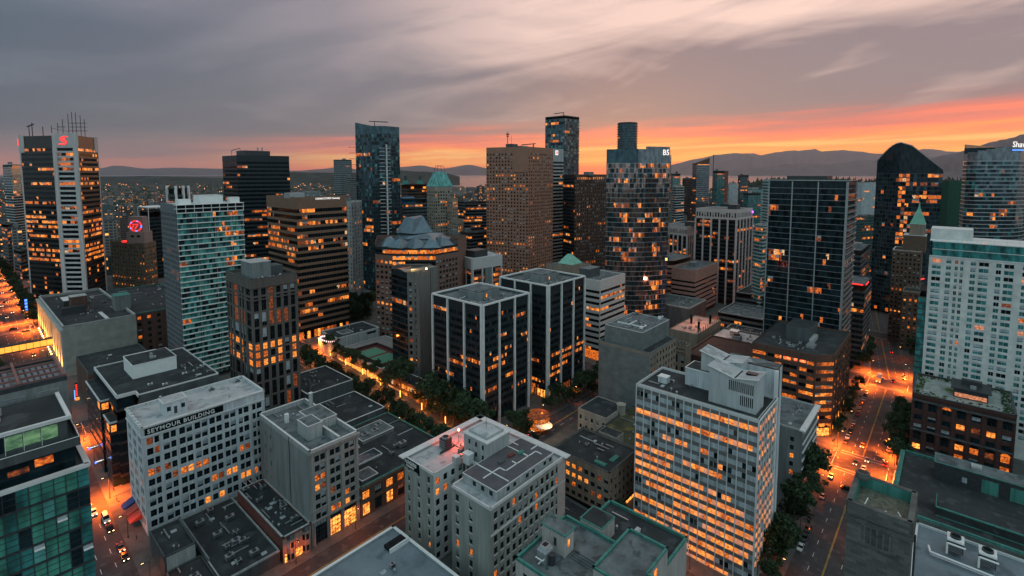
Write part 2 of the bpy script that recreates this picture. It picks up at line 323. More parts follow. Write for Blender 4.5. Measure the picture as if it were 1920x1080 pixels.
def empty(name, loc, label, cat, group=None, rz=0):
    o = bpy.data.objects.new(name, None); C.objects.link(o); o.location = loc; o.rotation_euler[2] = rz; o.empty_display_size = 1
    return tag(o, label, cat, group)
def copy_tree(o, parent=None):
    c = o.copy(); C.objects.link(c)
    if parent: c.parent = parent
    for ch in KIDS.get(o, []): copy_tree(ch, c)
    return c
KIDS = {}
def text_obj(s, size, depth, m, name='lettering', spacing=1.0, bold=0.0):
    cu = bpy.data.curves.new(name, 'FONT'); cu.body = s; cu.size = size; cu.extrude = depth; cu.space_character = spacing; cu.offset = bold
    cu.resolution_u = 2
    t = bpy.data.objects.new('tmp_text', cu); C.objects.link(t); dg = bpy.context.evaluated_depsgraph_get(); dg.update()
    me = bpy.data.meshes.new_from_object(t.evaluated_get(dg)); bpy.data.objects.remove(t)
    me.materials.clear(); me.materials.append(m)
    o = bpy.data.objects.new(name, me); C.objects.link(o); return o
def sign_text(b, F, u, z, d, s, size, m, name='lettering', **k):
    """letters standing on facade F, u from its left edge"""
    o = text_obj(s, size, 0.06, m, name, **k); O, uu, n = F[:3]
    ang = math.atan2(uu[1], uu[0]); o.parent = b.root
    o.location = (O[0]+uu[0]*u+n[0]*d-b.o[0], O[1]+uu[1]*u+n[1]*d-b.o[1], z-b.o[2]); o.rotation_euler = (math.pi/2, 0, ang); return o

# ------------------------------------------------------------------ buildings
def rows_lit(nr, nc, p, hot=0.25, run=0.75):
    """which panes are lit: some floors busy, lights in runs. returns [row][col] level 0..1 or 0"""
    out = []
    for r in range(nr):
        act = p*R.uniform(1.6, 3.2) if R.random() < hot else p*R.uniform(0.1, 0.8)
        act = min(act, .93); row = []; on = False
        for c in range(nc):
            if R.random() > run: on = R.random() < act
            elif c == 0: on = R.random() < act
            row.append(on)
        out.append(row)
    return out
def pick_lit(warm=0.5):
    q = R.random()
    if q > 0.95: return lw
    return lb if q < 0.20 else la if q < 0.62 else ld
class Bld:
    def __init__(s, name, label, poly, zt, cat='building', group=None, zb=None):
        if len(poly) == 4 and not isinstance(poly[0], tuple):
            x0, y0, x1, y1 = poly; poly = [(x0, y0), (x1, y0), (x1, y1), (x0, y1)]
        s.p = poly; s.zt = zt; s.zb = min(G(p[1]) for p in poly)-0.4 if zb is None else zb
        s.o = (poly[0][0], poly[0][1], s.zb)
        s.root = empty(name, s.o, label, cat, group)
        s.F = []
        for i in range(len(poly)):
            a, b = poly[i], poly[(i+1) % len(poly)]; W = math.hypot(b[0]-a[0], b[1]-a[1]); u = ((b[0]-a[0])/W, (b[1]-a[1])/W); n = (u[1], -u[0])
            mid = ((a[0]+b[0])/2, (a[1]+b[1])/2); vis = (-mid[0]*n[0]-mid[1]*n[1]) > -0.06*math.hypot(*mid)
            s.F.append((a, u, n, W, vis))
        s.used = set(); s.wins = []; s.wm = {}
    def mb(s): return MB(s.o)
    def wall(s, m, name='wall', z1=None, z0=None, skip=()):
        q = s.mb()
        for i, F in enumerate(s.F):
            if i in s.used or i in skip: continue
            q.fquad(F, 0, F[3], s.zb if z0 is None else z0, s.zt if z1 is None else z1, 0, m)
        return q.build(name, s.root)
    def roof(s, rm, pm, drop=1.1, th=0.35, cap=None, name='roof', z=None):
        zt = s.zt if z is None else z
        q = s.mb(); q.poly([(p[0], p[1], zt-drop) for p in s.p], rm); q.build(name, s.root)
        q = s.mb(); n = len(s.p)
        for F in s.F:
            q.fbox(F, -0.0, F[3], zt-drop+0.002, zt, -th, 0.003, pm)
            if cap: q.fbox(F, -0.15, F[3]+0.15, zt, zt+0.16, -th-0.12, 0.15, cap)
        q.build('parapet', s.root)
    def punched(s, i, cols, rows, m, depth=0.3, z0=None, z1=None, p=0.08, style='sash', glassm=None, sill=None, lits=None, arch=()):
        """wall face i with real openings; cols and rows are (start, end) intervals; one window object per opening"""
        s.used.add(i); F = s.F[i]; W = F[3]; q = s.mb(); z0 = s.zb if z0 is None else z0; z1 = s.zt if z1 is None else z1
        cols = [c for c in cols if c[1] <= W+1e-6]; rows = sorted(r for r in rows if r[1] < z1 and r[0] > z0-0.01)
        zs = z0
        for r in rows:
            if r[0] > zs+1e-4: q.fquad(F, 0, W, zs, r[0], 0, m)
            us = 0
            for c in cols:
                if c[0] > us+1e-4: q.fquad(F, us, c[0], r[0], r[1], 0, m)
                us = c[1]
                O, u, n = F[:3]
                def pt(a, d, z): return (O[0]+u[0]*a-n[0]*d, O[1]+u[1]*a-n[1]*d, z)
                a, b, zl, zh = c[0], c[1], r[0], r[1]
                q.poly([pt(a, 0, zl), pt(b, 0, zl), pt(b, depth, zl), pt(a, depth, zl)], m)
                q.poly([pt(a, depth, zh), pt(b, depth, zh), pt(b, 0, zh), pt(a, 0, zh)], m)
                q.poly([pt(a, 0, zl), pt(a, depth, zl), pt(a, depth, zh), pt(a, 0, zh)], m)
                q.poly([pt(b, depth, zl), pt(b, 0, zl), pt(b, 0, zh), pt(b, depth, zh)], m)
            if us < W-1e-4: q.fquad(F, us, W, r[0], r[1], 0, m)
            zs = r[1]
        if zs < z1-1e-4: q.fquad(F, 0, W, zs, z1, 0, m)
        q.build('wall', s.root)
        L_ = rows_lit(len(rows), len(cols), p) if lits is None else lits
        for ri, r in enumerate(rows):
            for ci, c in enumerate(cols):
                O, u, n = F[:3]; x = O[0]+u[0]*c[0]-n[0]*depth; y = O[1]+u[1]*c[0]-n[1]*depth
                on = L_[ri][ci]
                if on: k = on if isinstance(on, str) else R.choice(['a', 'a', 'b', 'd', 'ab'])
                else: k = R.choice(['g', 'g', 'g', 'bl', 'bh', 'o'])
                s.wins.append((x, y, r[0], math.atan2(u[1], u[0]), c[1]-c[0], r[1]-r[0], k, style, glassm or gdark, sill))
    def win_mesh(s, wd, hg, k, style, gm, sill):
        key = (round(wd, 2), round(hg, 2), k, style, gm.name, sill.name if sill else 0)
        if key in s.wm: return s.wm[key]
        q = MB(); fr = s.frm if hasattr(s, 'frm') else metald
        lm = {'a': la, 'b': lb, 'd': ld, 'ab': lb, 'p': lp, 'h': lh}
        def Q(x0, x1, z0, z1, m): q.poly([(x0, 0, z0), (x1, 0, z0), (x1, 0, z1), (x0, 0, z1)], m)
        h2 = hg*0.5
        if k in lm:
            if k == 'ab': Q(0, wd, 0, h2*1.2, lm[k]); Q(0, wd, h2*1.2, hg, gcurt)
            else: Q(0, wd, 0, hg, lm[k])
        elif k == 'bl': Q(0, wd, 0, hg*0.62, gm); Q(0, wd, hg*0.62, hg, gcurt)
        elif k == 'bh': Q(0, wd, 0, hg*0.3, gm); Q(0, wd, hg*0.3, hg, gcurt)
        elif k == 'o': Q(0, wd, 0, hg, gblack)
        elif k == 't': Q(0, wd, 0, hg, gteal)
        else: Q(0, wd, 0, hg, gm)
        t = 0.07 if wd < 3 else 0.09
        def B(x0, x1, z0, z1): q.box(x0, x1, -0.06, 0.01, z0, z1, fr)
        if style != 'plain':
            B(0, t, 0, hg); B(wd-t, wd, 0, hg); B(t, wd-t, 0, t); B(t, wd-t, hg-t, hg)
            if style in ('sash', 'cross'): B(t, wd-t, h2-t/2, h2+t/2)
            if style in ('cross', 'mull'): B(wd/2-t/2, wd/2+t/2, t, h2-t/2 if style == 'cross' else hg-t)
            if style == 'grid':
                for j in range(1, 4): B(wd*j/4-t/2, wd*j/4+t/2, t, hg-t)
                B(t, wd-t, hg*.68, hg*.68+t)
        if sill: q.box(-0.12, wd+0.12, -0.42, 0.0, -0.2, -0.002, sill)
        me = q.mesh('window'); s.wm[key] = me; return me
    def finish(s, minpx=1.2):
        """the hundred nearest windows as parts, the rest joined"""
        if not s.wins: return
        s.wins.sort(key=lambda w_: w_[0]**2+w_[1]**2+(w_[2]-H)**2)
        near = s.wins[:100]; rest = s.wins[100:]
        x, y, z = near[0][:3]; dist = math.sqrt(x*x+y*y+(z-H)**2)
        if near[0][5]*504/dist < minpx: rest = s.wins; near = []
        for w_ in near:
            o = bpy.data.objects.new('window', s.win_mesh(*w_[4:])); C.objects.link(o); o.parent = s.root
            o.location = (w_[0]-s.o[0], w_[1]-s.o[1], w_[2]-s.o[2]); o.rotation_euler[2] = w_[3]
        if rest:
            q = s.mb()
            for w_ in rest:
                me = s.win_mesh(*w_[4:]); ca, sa = math.cos(w_[3]), math.sin(w_[3]); i0 = len(q.v)
                q.v += [(w_[0]-s.o[0]+v.co.x*ca-v.co.y*sa, w_[1]-s.o[1]+v.co.x*sa+v.co.y*ca, w_[2]-s.o[2]+v.co.z) for v in me.vertices]
                for pl in me.polygons:
                    q.f.append(tuple(i0+j for j in pl.vertices)); q.m.append(q.mi(me.materials[pl.material_index]))
            o = q.build('window', s.root, 'stuff' if len(rest) > 1 else None)
            if not near and len(rest) <= 100: del o['kind']; o.name = 'glazing'
    def bands(s, z0, fh, nf, gm, sm, gfrac=0.55, bay=1.6, p=0.15, hot=0.25, sp=0.12, litf=None, only=None, glasspick=None, set0=0.0, inset=0.0, rowlit=None, mull=None, stype='spandrel', blinds=True):
        """one glazing band and one spandrel per storey, running round the visible faces"""
        faces = [i for i in range(len(s.F)) if s.F[i][4] and (only is None or i in only)]
        s.used.update(faces)
        Ls = {i: rows_lit(nf, max(1, int(round((s.F[i][3]-2*inset)/bay))), p, hot) for i in faces}
        for f in range(nf):
            zl = z0+f*fh; zg = zl+fh*gfrac; q = s.mb(); t = s.mb()
            for i in faces:
                F = s.F[i]; n = len(Ls[i][f]); bw = (F[3]-2*inset)/n
                for c in range(n):
                    on = Ls[i][f][c]
                    if rowlit is not None and rowlit(f, i, c/n) is not None: on = rowlit(f, i, c/n)
                    if on: m = (litf or pick_lit)()
                    else: m = glasspick() if glasspick else gm
                    q.fquad(F, inset+c*bw, inset+(c+1)*bw, zl, zg, set0, m)
                    if on and blinds:
                        e = R.random()
                        if e < .22: q.fquad(F, inset+c*bw, inset+(c+1)*bw, zg-(zg-zl)*R.uniform(.25, .6), zg, set0+.015, gcurt)
                        elif e < .4: q.fquad(F, inset+c*bw, inset+(c+R.uniform(.2, .6))*bw, zl, zl+(zg-zl)*R.uniform(.3, .6), set0+.015, gblack)
                    if mull: q.fbox(F, inset+c*bw-0.04, inset+c*bw+0.04, zl+0.003, zg-0.003, set0-0.02, set0+0.08, mull)
                t.fbox(F, inset, F[3]-inset, zg, zl+fh-0.003, -0.2, set0+sp, sm)
            q.build('window_band', s.root); t.build(stype, s.root)
    def piers(s, pos, z0, z1, w_, m, out=0.4, only=None, name='pier'):
        for i, F in enumerate(s.F):
            if not F[4] or (only is not None and i not in only): continue
            for u in (pos(F[3]) if callable(pos) else pos):
                q = s.mb(); q.fbox(F, u-w_/2, u+w_/2, z0, z1, -0.1, out, m); q.build(name, s.root)
    def boxpart(s, name, x0, x1, y0, y1, z0, z1, m, cap=None, roofm_=None):
        q = s.mb(); q.box(x0, x1, y0, y1, z0, z1, m)
        if cap: q.box(x0-0.15, x1+0.15, y0-0.15, y1+0.15, z1, z1+0.2, cap)
        if roofm_: q.box(x0+0.25, x1-0.25, y0+0.25, y1-0.25, z1+0.2 if cap else z1, (z1+0.2 if cap else z1)+0.05, roofm_)
        return q.build(name, s.root)
    def vent(s, x, y, z, r=0.4, h=1.0):
        q = s.mb(); q.cyl(x, y, z, z+h, r*0.6, metal, 10); q.cyl(x, y, z+h, z+h+0.3, r, metal, 10, r*0.5); q.build('vent', s.root)
    def unit(s, x, y, z, a=2.4, b=1.8, h=1.5, m=None):
        m = m or metal; q = s.mb(); q.box(x, x+a, y, y+b, z+0.3, z+h, m)
        for j in range(5): q.box(x+0.1, x+a-0.1, y-0.05, y-0.004, z+0.45+j*(h-0.6)/5, z+0.55+j*(h-0.6)/5, metald)
        q.cyl(x+a*0.5, y+b*0.5, z+h, z+h+0.22, min(a, b)*0.36, metald, 14); q.box(x+0.1, x+0.3, y+0.1, y+b-0.1, z, z+0.3, metald); q.box(x+a-0.3, x+a-0.1, y+0.1, y+b-0.1, z, z+0.3, metald)
        q.build('rooftop_unit', s.root)
    def clutter(s, n, z, x0, x1, y0, y1, seed=0):
        r = random.Random(seed)
        for k in range(int(n*1.7)):
            x, y = r.uniform(x0, x1), r.uniform(y0, y1); t = r.random()
            if k % 9 == 8:
                q = s.mb(); L_ = r.uniform(5, 11); ax = r.random() < .5
                for e in (0, .4): q.bar((x, y+(e if ax else 0), z+.25), (x+(L_ if ax else e), y+(e if ax else L_), z+.25), .07, trim, 4)
                q.build('roof_conduit', s.root)
            elif k % 9 == 4:
                q = s.mb(); q.box(x, x+1.6, y, y+1.1, z, z+.35, trim); q.box(x+.1, x+1.5, y+.1, y+1, z+.35, z+.42, gcurt); q.build('skylight', s.root)
            elif t < 0.45: s.vent(x, y, z, r.uniform(.25, .5), r.uniform(.5, 1.2))
            elif t < 0.75: s.unit(x, y, z, r.uniform(1.2, 2.6), r.uniform(1, 1.8), r.uniform(0.9, 1.6))
            else:
                q = s.mb(); L_ = r.uniform(3, 7); ax = r.random() < .5
                q.box(x, x+(L_ if ax else .35), y, y+(.35 if ax else L_), z+.25, z+.55, metal); q.build('duct', s.root)
def regular(W, n, w_, m0=None):
    """n windows of width w_ spread evenly over W"""
    m0 = (W/n-w_)/2 if m0 is None else m0
    if n == 1: return [((W-w_)/2, (W+w_)/2)]
    st = (W-2*m0-w_)/(n-1); return [(m0+i*st, m0+i*st+w_) for i in range(n)]
def pairs(W, n, w_, gap, m0):
    st = (W-2*m0-2*w_-gap)/(n-1) if n > 1 else 0; o = []
    for i in range(n): a = m0+i*st; o += [(a, a+w_), (a+w_+gap, a+2*w_+gap)]
    return o
def storeys(z0, fh, n, h, off=0.9): return [(z0+i*fh+off, z0+i*fh+off+h) for i in range(n)]
# ------------------------------------------------------------------ ground, streets, water, hills
YR = [(18, 37), (144, 156), (295, 309), (478, 497), (625, 640), (770, 785)]      # streets running along x (their y limits)
XR = [(18, 34), (145, 160), (267, 281), (389, 403), (505, 523), (640, 654), (770, 784), (900, 914)]
asph = mat('asphalt', (0.045, 0.046, 0.05), rough=0.65, var=0.35, scale=0.12, bump=0.1, spots=((0.075, 0.073, 0.07), 0.35))
pav = mat('pavement_slabs', (0.095, 0.095, 0.09), rough=0.85, var=0.3, scale=0.3, bump=0.1)
landm = mat('far_ground', (0.03, 0.038, 0.034), rough=0.95, var=0.5, scale=0.004)
ymark = mat('yellow_road_paint', (0.55, 0.36, 0.05), rough=0.7); wmark = mat('white_road_paint', (0.62, 0.62, 0.60), rough=0.7, var=0.25, scale=2)
def build_ground():
    xs = sorted({-400, -200, -60, 450, 560, 600, 1100, 1500} | {v for r in XR for v in r} | {405}); ys = sorted({-400, -200, -90, 0, 60, 100, 125, 480, 800, 1100, 1500} | {v for r in YR for v in r})
    road = MB(); blk = MB()
    def W(x, y, dz=0.): return (x, y+bend(x, y), G(y)+dz)
    isx = lambda a, b: any(a >= r[0] and b <= r[1] for r in XR); isy = lambda a, b: any(a >= r[0] and b <= r[1] for r in YR)
    for i in range(len(xs)-1):
        for j in range(len(ys)-1):
            a, b, c, d = xs[i], xs[i+1], ys[j], ys[j+1]
            q = [(a, c), (b, c), (b, d), (a, d)]
            if isx(a, b) or isy(c, d):
                if isx(a, b) and isy(c, d): road.poly([W(*p) for p in q], asph); continue
                road.poly([W(*p) for p in q], asph)
            else:
                top = [W(*p, .13) for p in q]; blk.poly(top, pav)
                nb = [(isy(ys[j-1], c) if j else False, 0, 1), (isx(b, xs[i+2]) if i+2 < len(xs) else False, 1, 2), (isy(d, ys[j+2]) if j+2 < len(ys) else False, 2, 3), (isx(xs[i-1], a) if i else False, 3, 0)]
                for f, p_, r_ in nb:
                    if f: blk.poly([W(*q[p_], -.05), W(*q[r_], -.05), top[r_], top[p_]], pav)
    road.build('roads', None, 'structure'); blk.build('pavements', None, 'structure')
    # wide land sheet to the coast
    q = MB(); rr = [300, 700, 1500, 2500, 3500]; n = 160; g = []
    def coast(a):                            # a: degrees right of the view
        if a < -8: return 30000
        if a < -2: return 5200-(a+8)*60
        return 4300+250*math.sin(a*0.9)+140*math.sin(a*2.3+1)
    for k in range(n):
        a = -70+140*k/(n-1); az = AZ-rad(a); rc = coast(a); g.append([(r*math.cos(az), r*math.sin(az), -1.2) for r in rr+[rc]]+[((rc+40)*math.cos(az), (rc+40)*math.sin(az), -6)])
    for k in range(n-1):
        for j in range(len(g[0])-1): q.poly([g[k+1][j], g[k][j], g[k][j+1], g[k+1][j+1]][::-1], landm)
    a0, a1 = AZ+rad(70), AZ-rad(70)
    q.poly([(0, 0, -1.3), (300*math.cos(a1), 300*math.sin(a1), -1.2), (-600, -600, -1.3)], landm); q.poly([(0, 0, -1.3), (-600, -600, -1.3), (300*math.cos(a0), 300*math.sin(a0), -1.2)][::-1], landm)
    q.poly([(-3000, -3000, -1.6), (1500, -3000, -1.6), (1500, 2000, -1.6), (-3000, 2000, -1.6)], landm)
    q.build('ground', None, 'structure')
    m = mat('sea_water', (0.02, 0.035, 0.045), rough=0.2, spec=1.0, var=0.2, scale=0.001)
    nt = m.node_tree; b = nt.nodes['Principled BSDF']; nz = nt.nodes.new('ShaderNodeTexNoise'); nz.inputs['Scale'].default_value = 0.02; nz.inputs['Detail'].default_value = 5
    tc = nt.nodes.new('ShaderNodeTexCoord'); nt.links.new(tc.outputs['Object'], nz.inputs['Vector']); bp = nt.nodes.new('ShaderNodeBump'); bp.inputs['Strength'].default_value = 0.5; bp.inputs['Distance'].default_value = 1.5
    nt.links.new(nz.outputs[0], bp.inputs['Height']); nt.links.new(bp.outputs[0], b.inputs['Normal'])
    q = MB(); q.poly([(-58000, -58000, -3.2), (58000, -58000, -3.2), (58000, 58000, -3.2), (-58000, 58000, -3.2)], m); q.build('sea', None, 'structure')
build_ground()
def dash(q, x0, x1, y0, y1, m, dz=0.008):
    ex = sorted({x0, x1} | {v for v in (405,) if x0 < v < x1}); ey = sorted({y0, y1} | {v for v in (60, 480) if y0 < v < y1})
    for i in range(len(ex)-1):
        for j in range(len(ey)-1):
            q.poly([(a, b+bend(a, b), G(b)+dz) for a, b in ((ex[i], ey[j]), (ex[i+1], ey[j]), (ex[i+1], ey[j+1]), (ex[i], ey[j+1]))], m)
def build_marks():
    q = MB()
    inX = lambda x, m=4: any(r[0]-m < x < r[1]+m for r in XR); inY = lambda y, m=4: any(r[0]-m < y < r[1]+m for r in YR)
    for (a, b) in YR[:4]:
        x = 60.0
        mid = (a+b)/2
        while x < 620:
            if not inX(x+1.5):
                for yy in ([a+5.2, b-5.2] if b-a > 14 else [a+3.2]): dash(q, x, x+2.6, yy-.08, yy+.08, wmark)
            x += 8
        segs = [60]+[v for r in XR for v in (r[0]-3, r[1]+3)]
        for k in range(0, len(segs)-1):
            s0, s1 = segs[k], segs[k+1]
            if inX((s0+s1)/2, 0): continue
            if s1 > 640 or s1 < s0: continue
            dash(q, s0, s1, mid-.2, mid-.09, ymark); dash(q, s0, s1, mid+.09, mid+.2, ymark)
    for (a, b) in XR[:5]:
        y = -20.0
        while y < 620:
            if not inY(y+1.5):
                for xx in ([a+4.2, b-4.2, (a+b)/2]): dash(q, xx-.08, xx+.08, y, y+2.6, wmark)
            y += 8
    # crossings and stop lines at every corner
    for (a, b) in XR[:5]:
        for (c, d) in YR[:4]:
            for s in (a-3.2, b+0.6):
                dash(q, s, s+.22, c+.6, d-.6, wmark); dash(q, s+2.4, s+2.62, c+.6, d-.6, wmark)
            for s in (c-3.2, d+0.6):
                dash(q, a+.6, b-.6, s, s+.22, wmark); dash(q, a+.6, b-.6, s+2.4, s+2.62, wmark)
    q.build('road_markings', None, 'structure')
build_marks()
def ridge(name, prof, d, base, m, depth=0.25, rough=0.06, seg=6, seed=1, tag_=None):
    """hills along a skyline: prof = (px, py) of the crest, d its distance; slopes run down towards and away from the viewer"""
    r = random.Random(seed); q = MB(); cols = []
    x0, x1 = prof[0][0], prof[-1][0]; n = int((x1-x0)/3)+1
    ph = [r.uniform(0, 6.28) for _ in range(8)]
    for k in range(n+1):
        px = x0+(x1-x0)*k/n
        for (a, b) in zip(prof, prof[1:]):
            if a[0] <= px <= b[0]: t = (px-a[0])/(b[0]-a[0]); t = t*t*(3-2*t)*.5+t*.5; py = a[1]+(b[1]-a[1])*t
        X, Y, Z = P(px, py, d=d); Z += sum(math.sin(px*.05*(1.9**j)+ph[j])*rough*(Z-base)/(1.7**j) for j in range(6))*.35
        col = []
        for j in range(-seg, seg+1):
            t = j/seg; dd = 1+t*depth; prof_h = (1-abs(t))**1.25
            wob = 1+(.25*math.sin(px*.11+t*5+ph[2])+.15*math.sin(px*.27-t*9+ph[3]))*(abs(t)*(1-abs(t))*3)
            col.append((X*dd, Y*dd, base+(Z-base)*prof_h*wob))
        cols.append(col)
    for k in range(n):
        for j in range(2*seg): q.poly([cols[k][j], cols[k+1][j], cols[k+1][j+1], cols[k][j+1]], m)
    o = q.build(name, None, 'structure')
    for p_ in o.data.polygons: p_.use_smooth = True
    return o
mtn = mat('mountain_slopes', (0.045, 0.05, 0.06), rough=1, var=0.4, scale=0.0008); woodm = mat('wooded_hill', (0.02, 0.03, 0.025), rough=1, var=0.5, scale=0.004)
ridge('mountains', [(100, 322), (190, 315), (215, 310), (270, 316), (330, 314), (380, 316), (470, 317), (560, 320), (600, 317), (640, 313), (680, 319), (760, 313), (790, 310), (830, 316), (880, 309), (915, 316), (960, 322)], 40000, -3, mtn, 0.12, seed=3)
ridge('mountains', [(1225, 322), (1260, 308), (1300, 299), (1345, 291), (1385, 286), (1410, 287), (1428, 291), (1460, 285), (1500, 282), (1520, 279), (1528, 277), (1542, 284), (1580, 282), (1640, 287), (1700, 288), (1735, 279), (1760, 281), (1800, 284), (1860, 288)], 44000, -3, mtn, 0.12, seed=5)
ridge('mountains', [(1330, 327), (1380, 320), (1430, 313), (1480, 307), (1540, 308), (1620, 301), (1700, 299), (1780, 292), (1850, 284), (1930, 280), (1990, 290)], 31000, -3, mtn, 0.12, seed=8)
ridge('mountains', [(1650, 326), (1720, 306), (1770, 291), (1830, 276), (1880, 262), (1925, 250), (2000, 236), (2100, 222)], 17000, -3, mtn, 0.25, seed=9)
ridge('wooded_hill', [(40, 336), (190, 331), (300, 330), (420, 334), (560, 322), (640, 325), (745, 320), (800, 322), (840, 325), (862, 331)], 6800, -3, woodm, 0.12, seed=4)
ridge('wooded_hill', [(1345, 350), (1400, 343), (1440, 340), (1520, 341), (1640, 340), (1760, 338), (1850, 340), (1960, 340)], 2700, -3, woodm, 0.12, seed=6)

# ------------------------------------------------------------------ trees
leafm = mat('leaves', (0.035, 0.06, 0.025), rough=0.75, var=0.5, scale=0.6, spec=0.2); leafd = mat('dark_leaves', (0.02, 0.038, 0.02), rough=0.8, var=0.5, scale=0.6, spec=0.2)
barkm = mat('bark', (0.07, 0.05, 0.035), rough=0.95)
def tree_mesh(seed, h, rad_, conif=False, n=2200):
    r = random.Random(seed); t = MB(); th = h*(0.36 if not conif else 0.15)
    t.cyl(0, 0, 0, th, 0.028*h, barkm, 7, 0.018*h)
    limbs = []
    if not conif:
        for k in range(7):
            a = k*2.4+r.uniform(-.3, .3); e = Vector((math.cos(a)*rad_*r.uniform(.45, .75), math.sin(a)*rad_*r.uniform(.45, .75), h*r.uniform(.5, .85)))
            t.bar((0, 0, th*r.uniform(.75, 1)), e, 0.009*h, barkm, 4); limbs.append(e)
        limbs.append(Vector((0, 0, h*.85))); t.bar((0, 0, th), (0, 0, h*.85), 0.012*h, barkm, 5)
    else: t.bar((0, 0, th), (0, 0, h*.96), .01*h, barkm, 5)
    c = MB()
    cl = []
    if conif:
        for k in range(34): z = r.uniform(.14, 1)*h; rr = rad_*(1-z/h)*1.1+.1; a = r.uniform(0, 6.28); cl.append((Vector((math.cos(a)*rr*.7, math.sin(a)*rr*.7, z)), .25*rad_+rr*.25))
    else:
        for l in limbs:
            for k in range(4): cl.append((l+Vector((r.gauss(0, .22), r.gauss(0, .22), r.gauss(0, .16)))*rad_, rad_*r.uniform(.2, .4)))
    for k in range(n):
        p, s = cl[r.randrange(len(cl))]; d = Vector((r.gauss(0, 1), r.gauss(0, 1), r.gauss(0, .75))).normalized()*s*(r.random()**.4)
        q = p+d; a = Vector((r.gauss(0, 1), r.gauss(0, 1), r.gauss(0, 1))).normalized(); b = a.orthogonal().normalized(); sz = r.uniform(.24, .52)*(h/11)
        m = leafm if r.random() < .6 else leafd
        c.poly([q-a*sz, q-b*sz*.7, q+a*sz, q+b*sz*.7], m)
    return t.mesh('trunk'), c.mesh('crown')
TREES = {'a': tree_mesh(1, 11, 4.2), 'b': tree_mesh(2, 9, 3.4), 'c': tree_mesh(3, 13, 4.8, n=2600), 'k': tree_mesh(4, 14, 3, True)}
def tree(x, y, kind, label, group, s=1.0, z=None):
    o = empty('street_tree' if kind != 'k' else 'conifer_tree', (x, y, (G(y)+.13) if z is None else z), label, 'tree', group, R.uniform(0, 6.28)); o.scale = (s, s, s*R.uniform(.9, 1.1))
    for nm, me in zip(('trunk', 'crown'), TREES[kind]):
        c = bpy.data.objects.new(nm, me); C.objects.link(c); c.parent = o
    return o
def forest():
    q = MB(); r = random.Random(12)
    for k in range(2600):
        px = r.uniform(1350, 1960); d = r.uniform(2440, 2960); X, Y, _ = P(px, 330, d=d); t = abs(d-2700)/324.
        Zc = P(px, 341-3*(px > 1420)+max(0, (1420-px)*.12), d=2700)[2]; zg = -3+(Zc+3)*(1-min(1, t))**1.25; h = r.uniform(14, 27)
        q.cyl(X, Y, zg-3, zg+h, r.uniform(4, 8), leafd, 5, .3)
    q.build('forest', None, 'stuff')
forest()
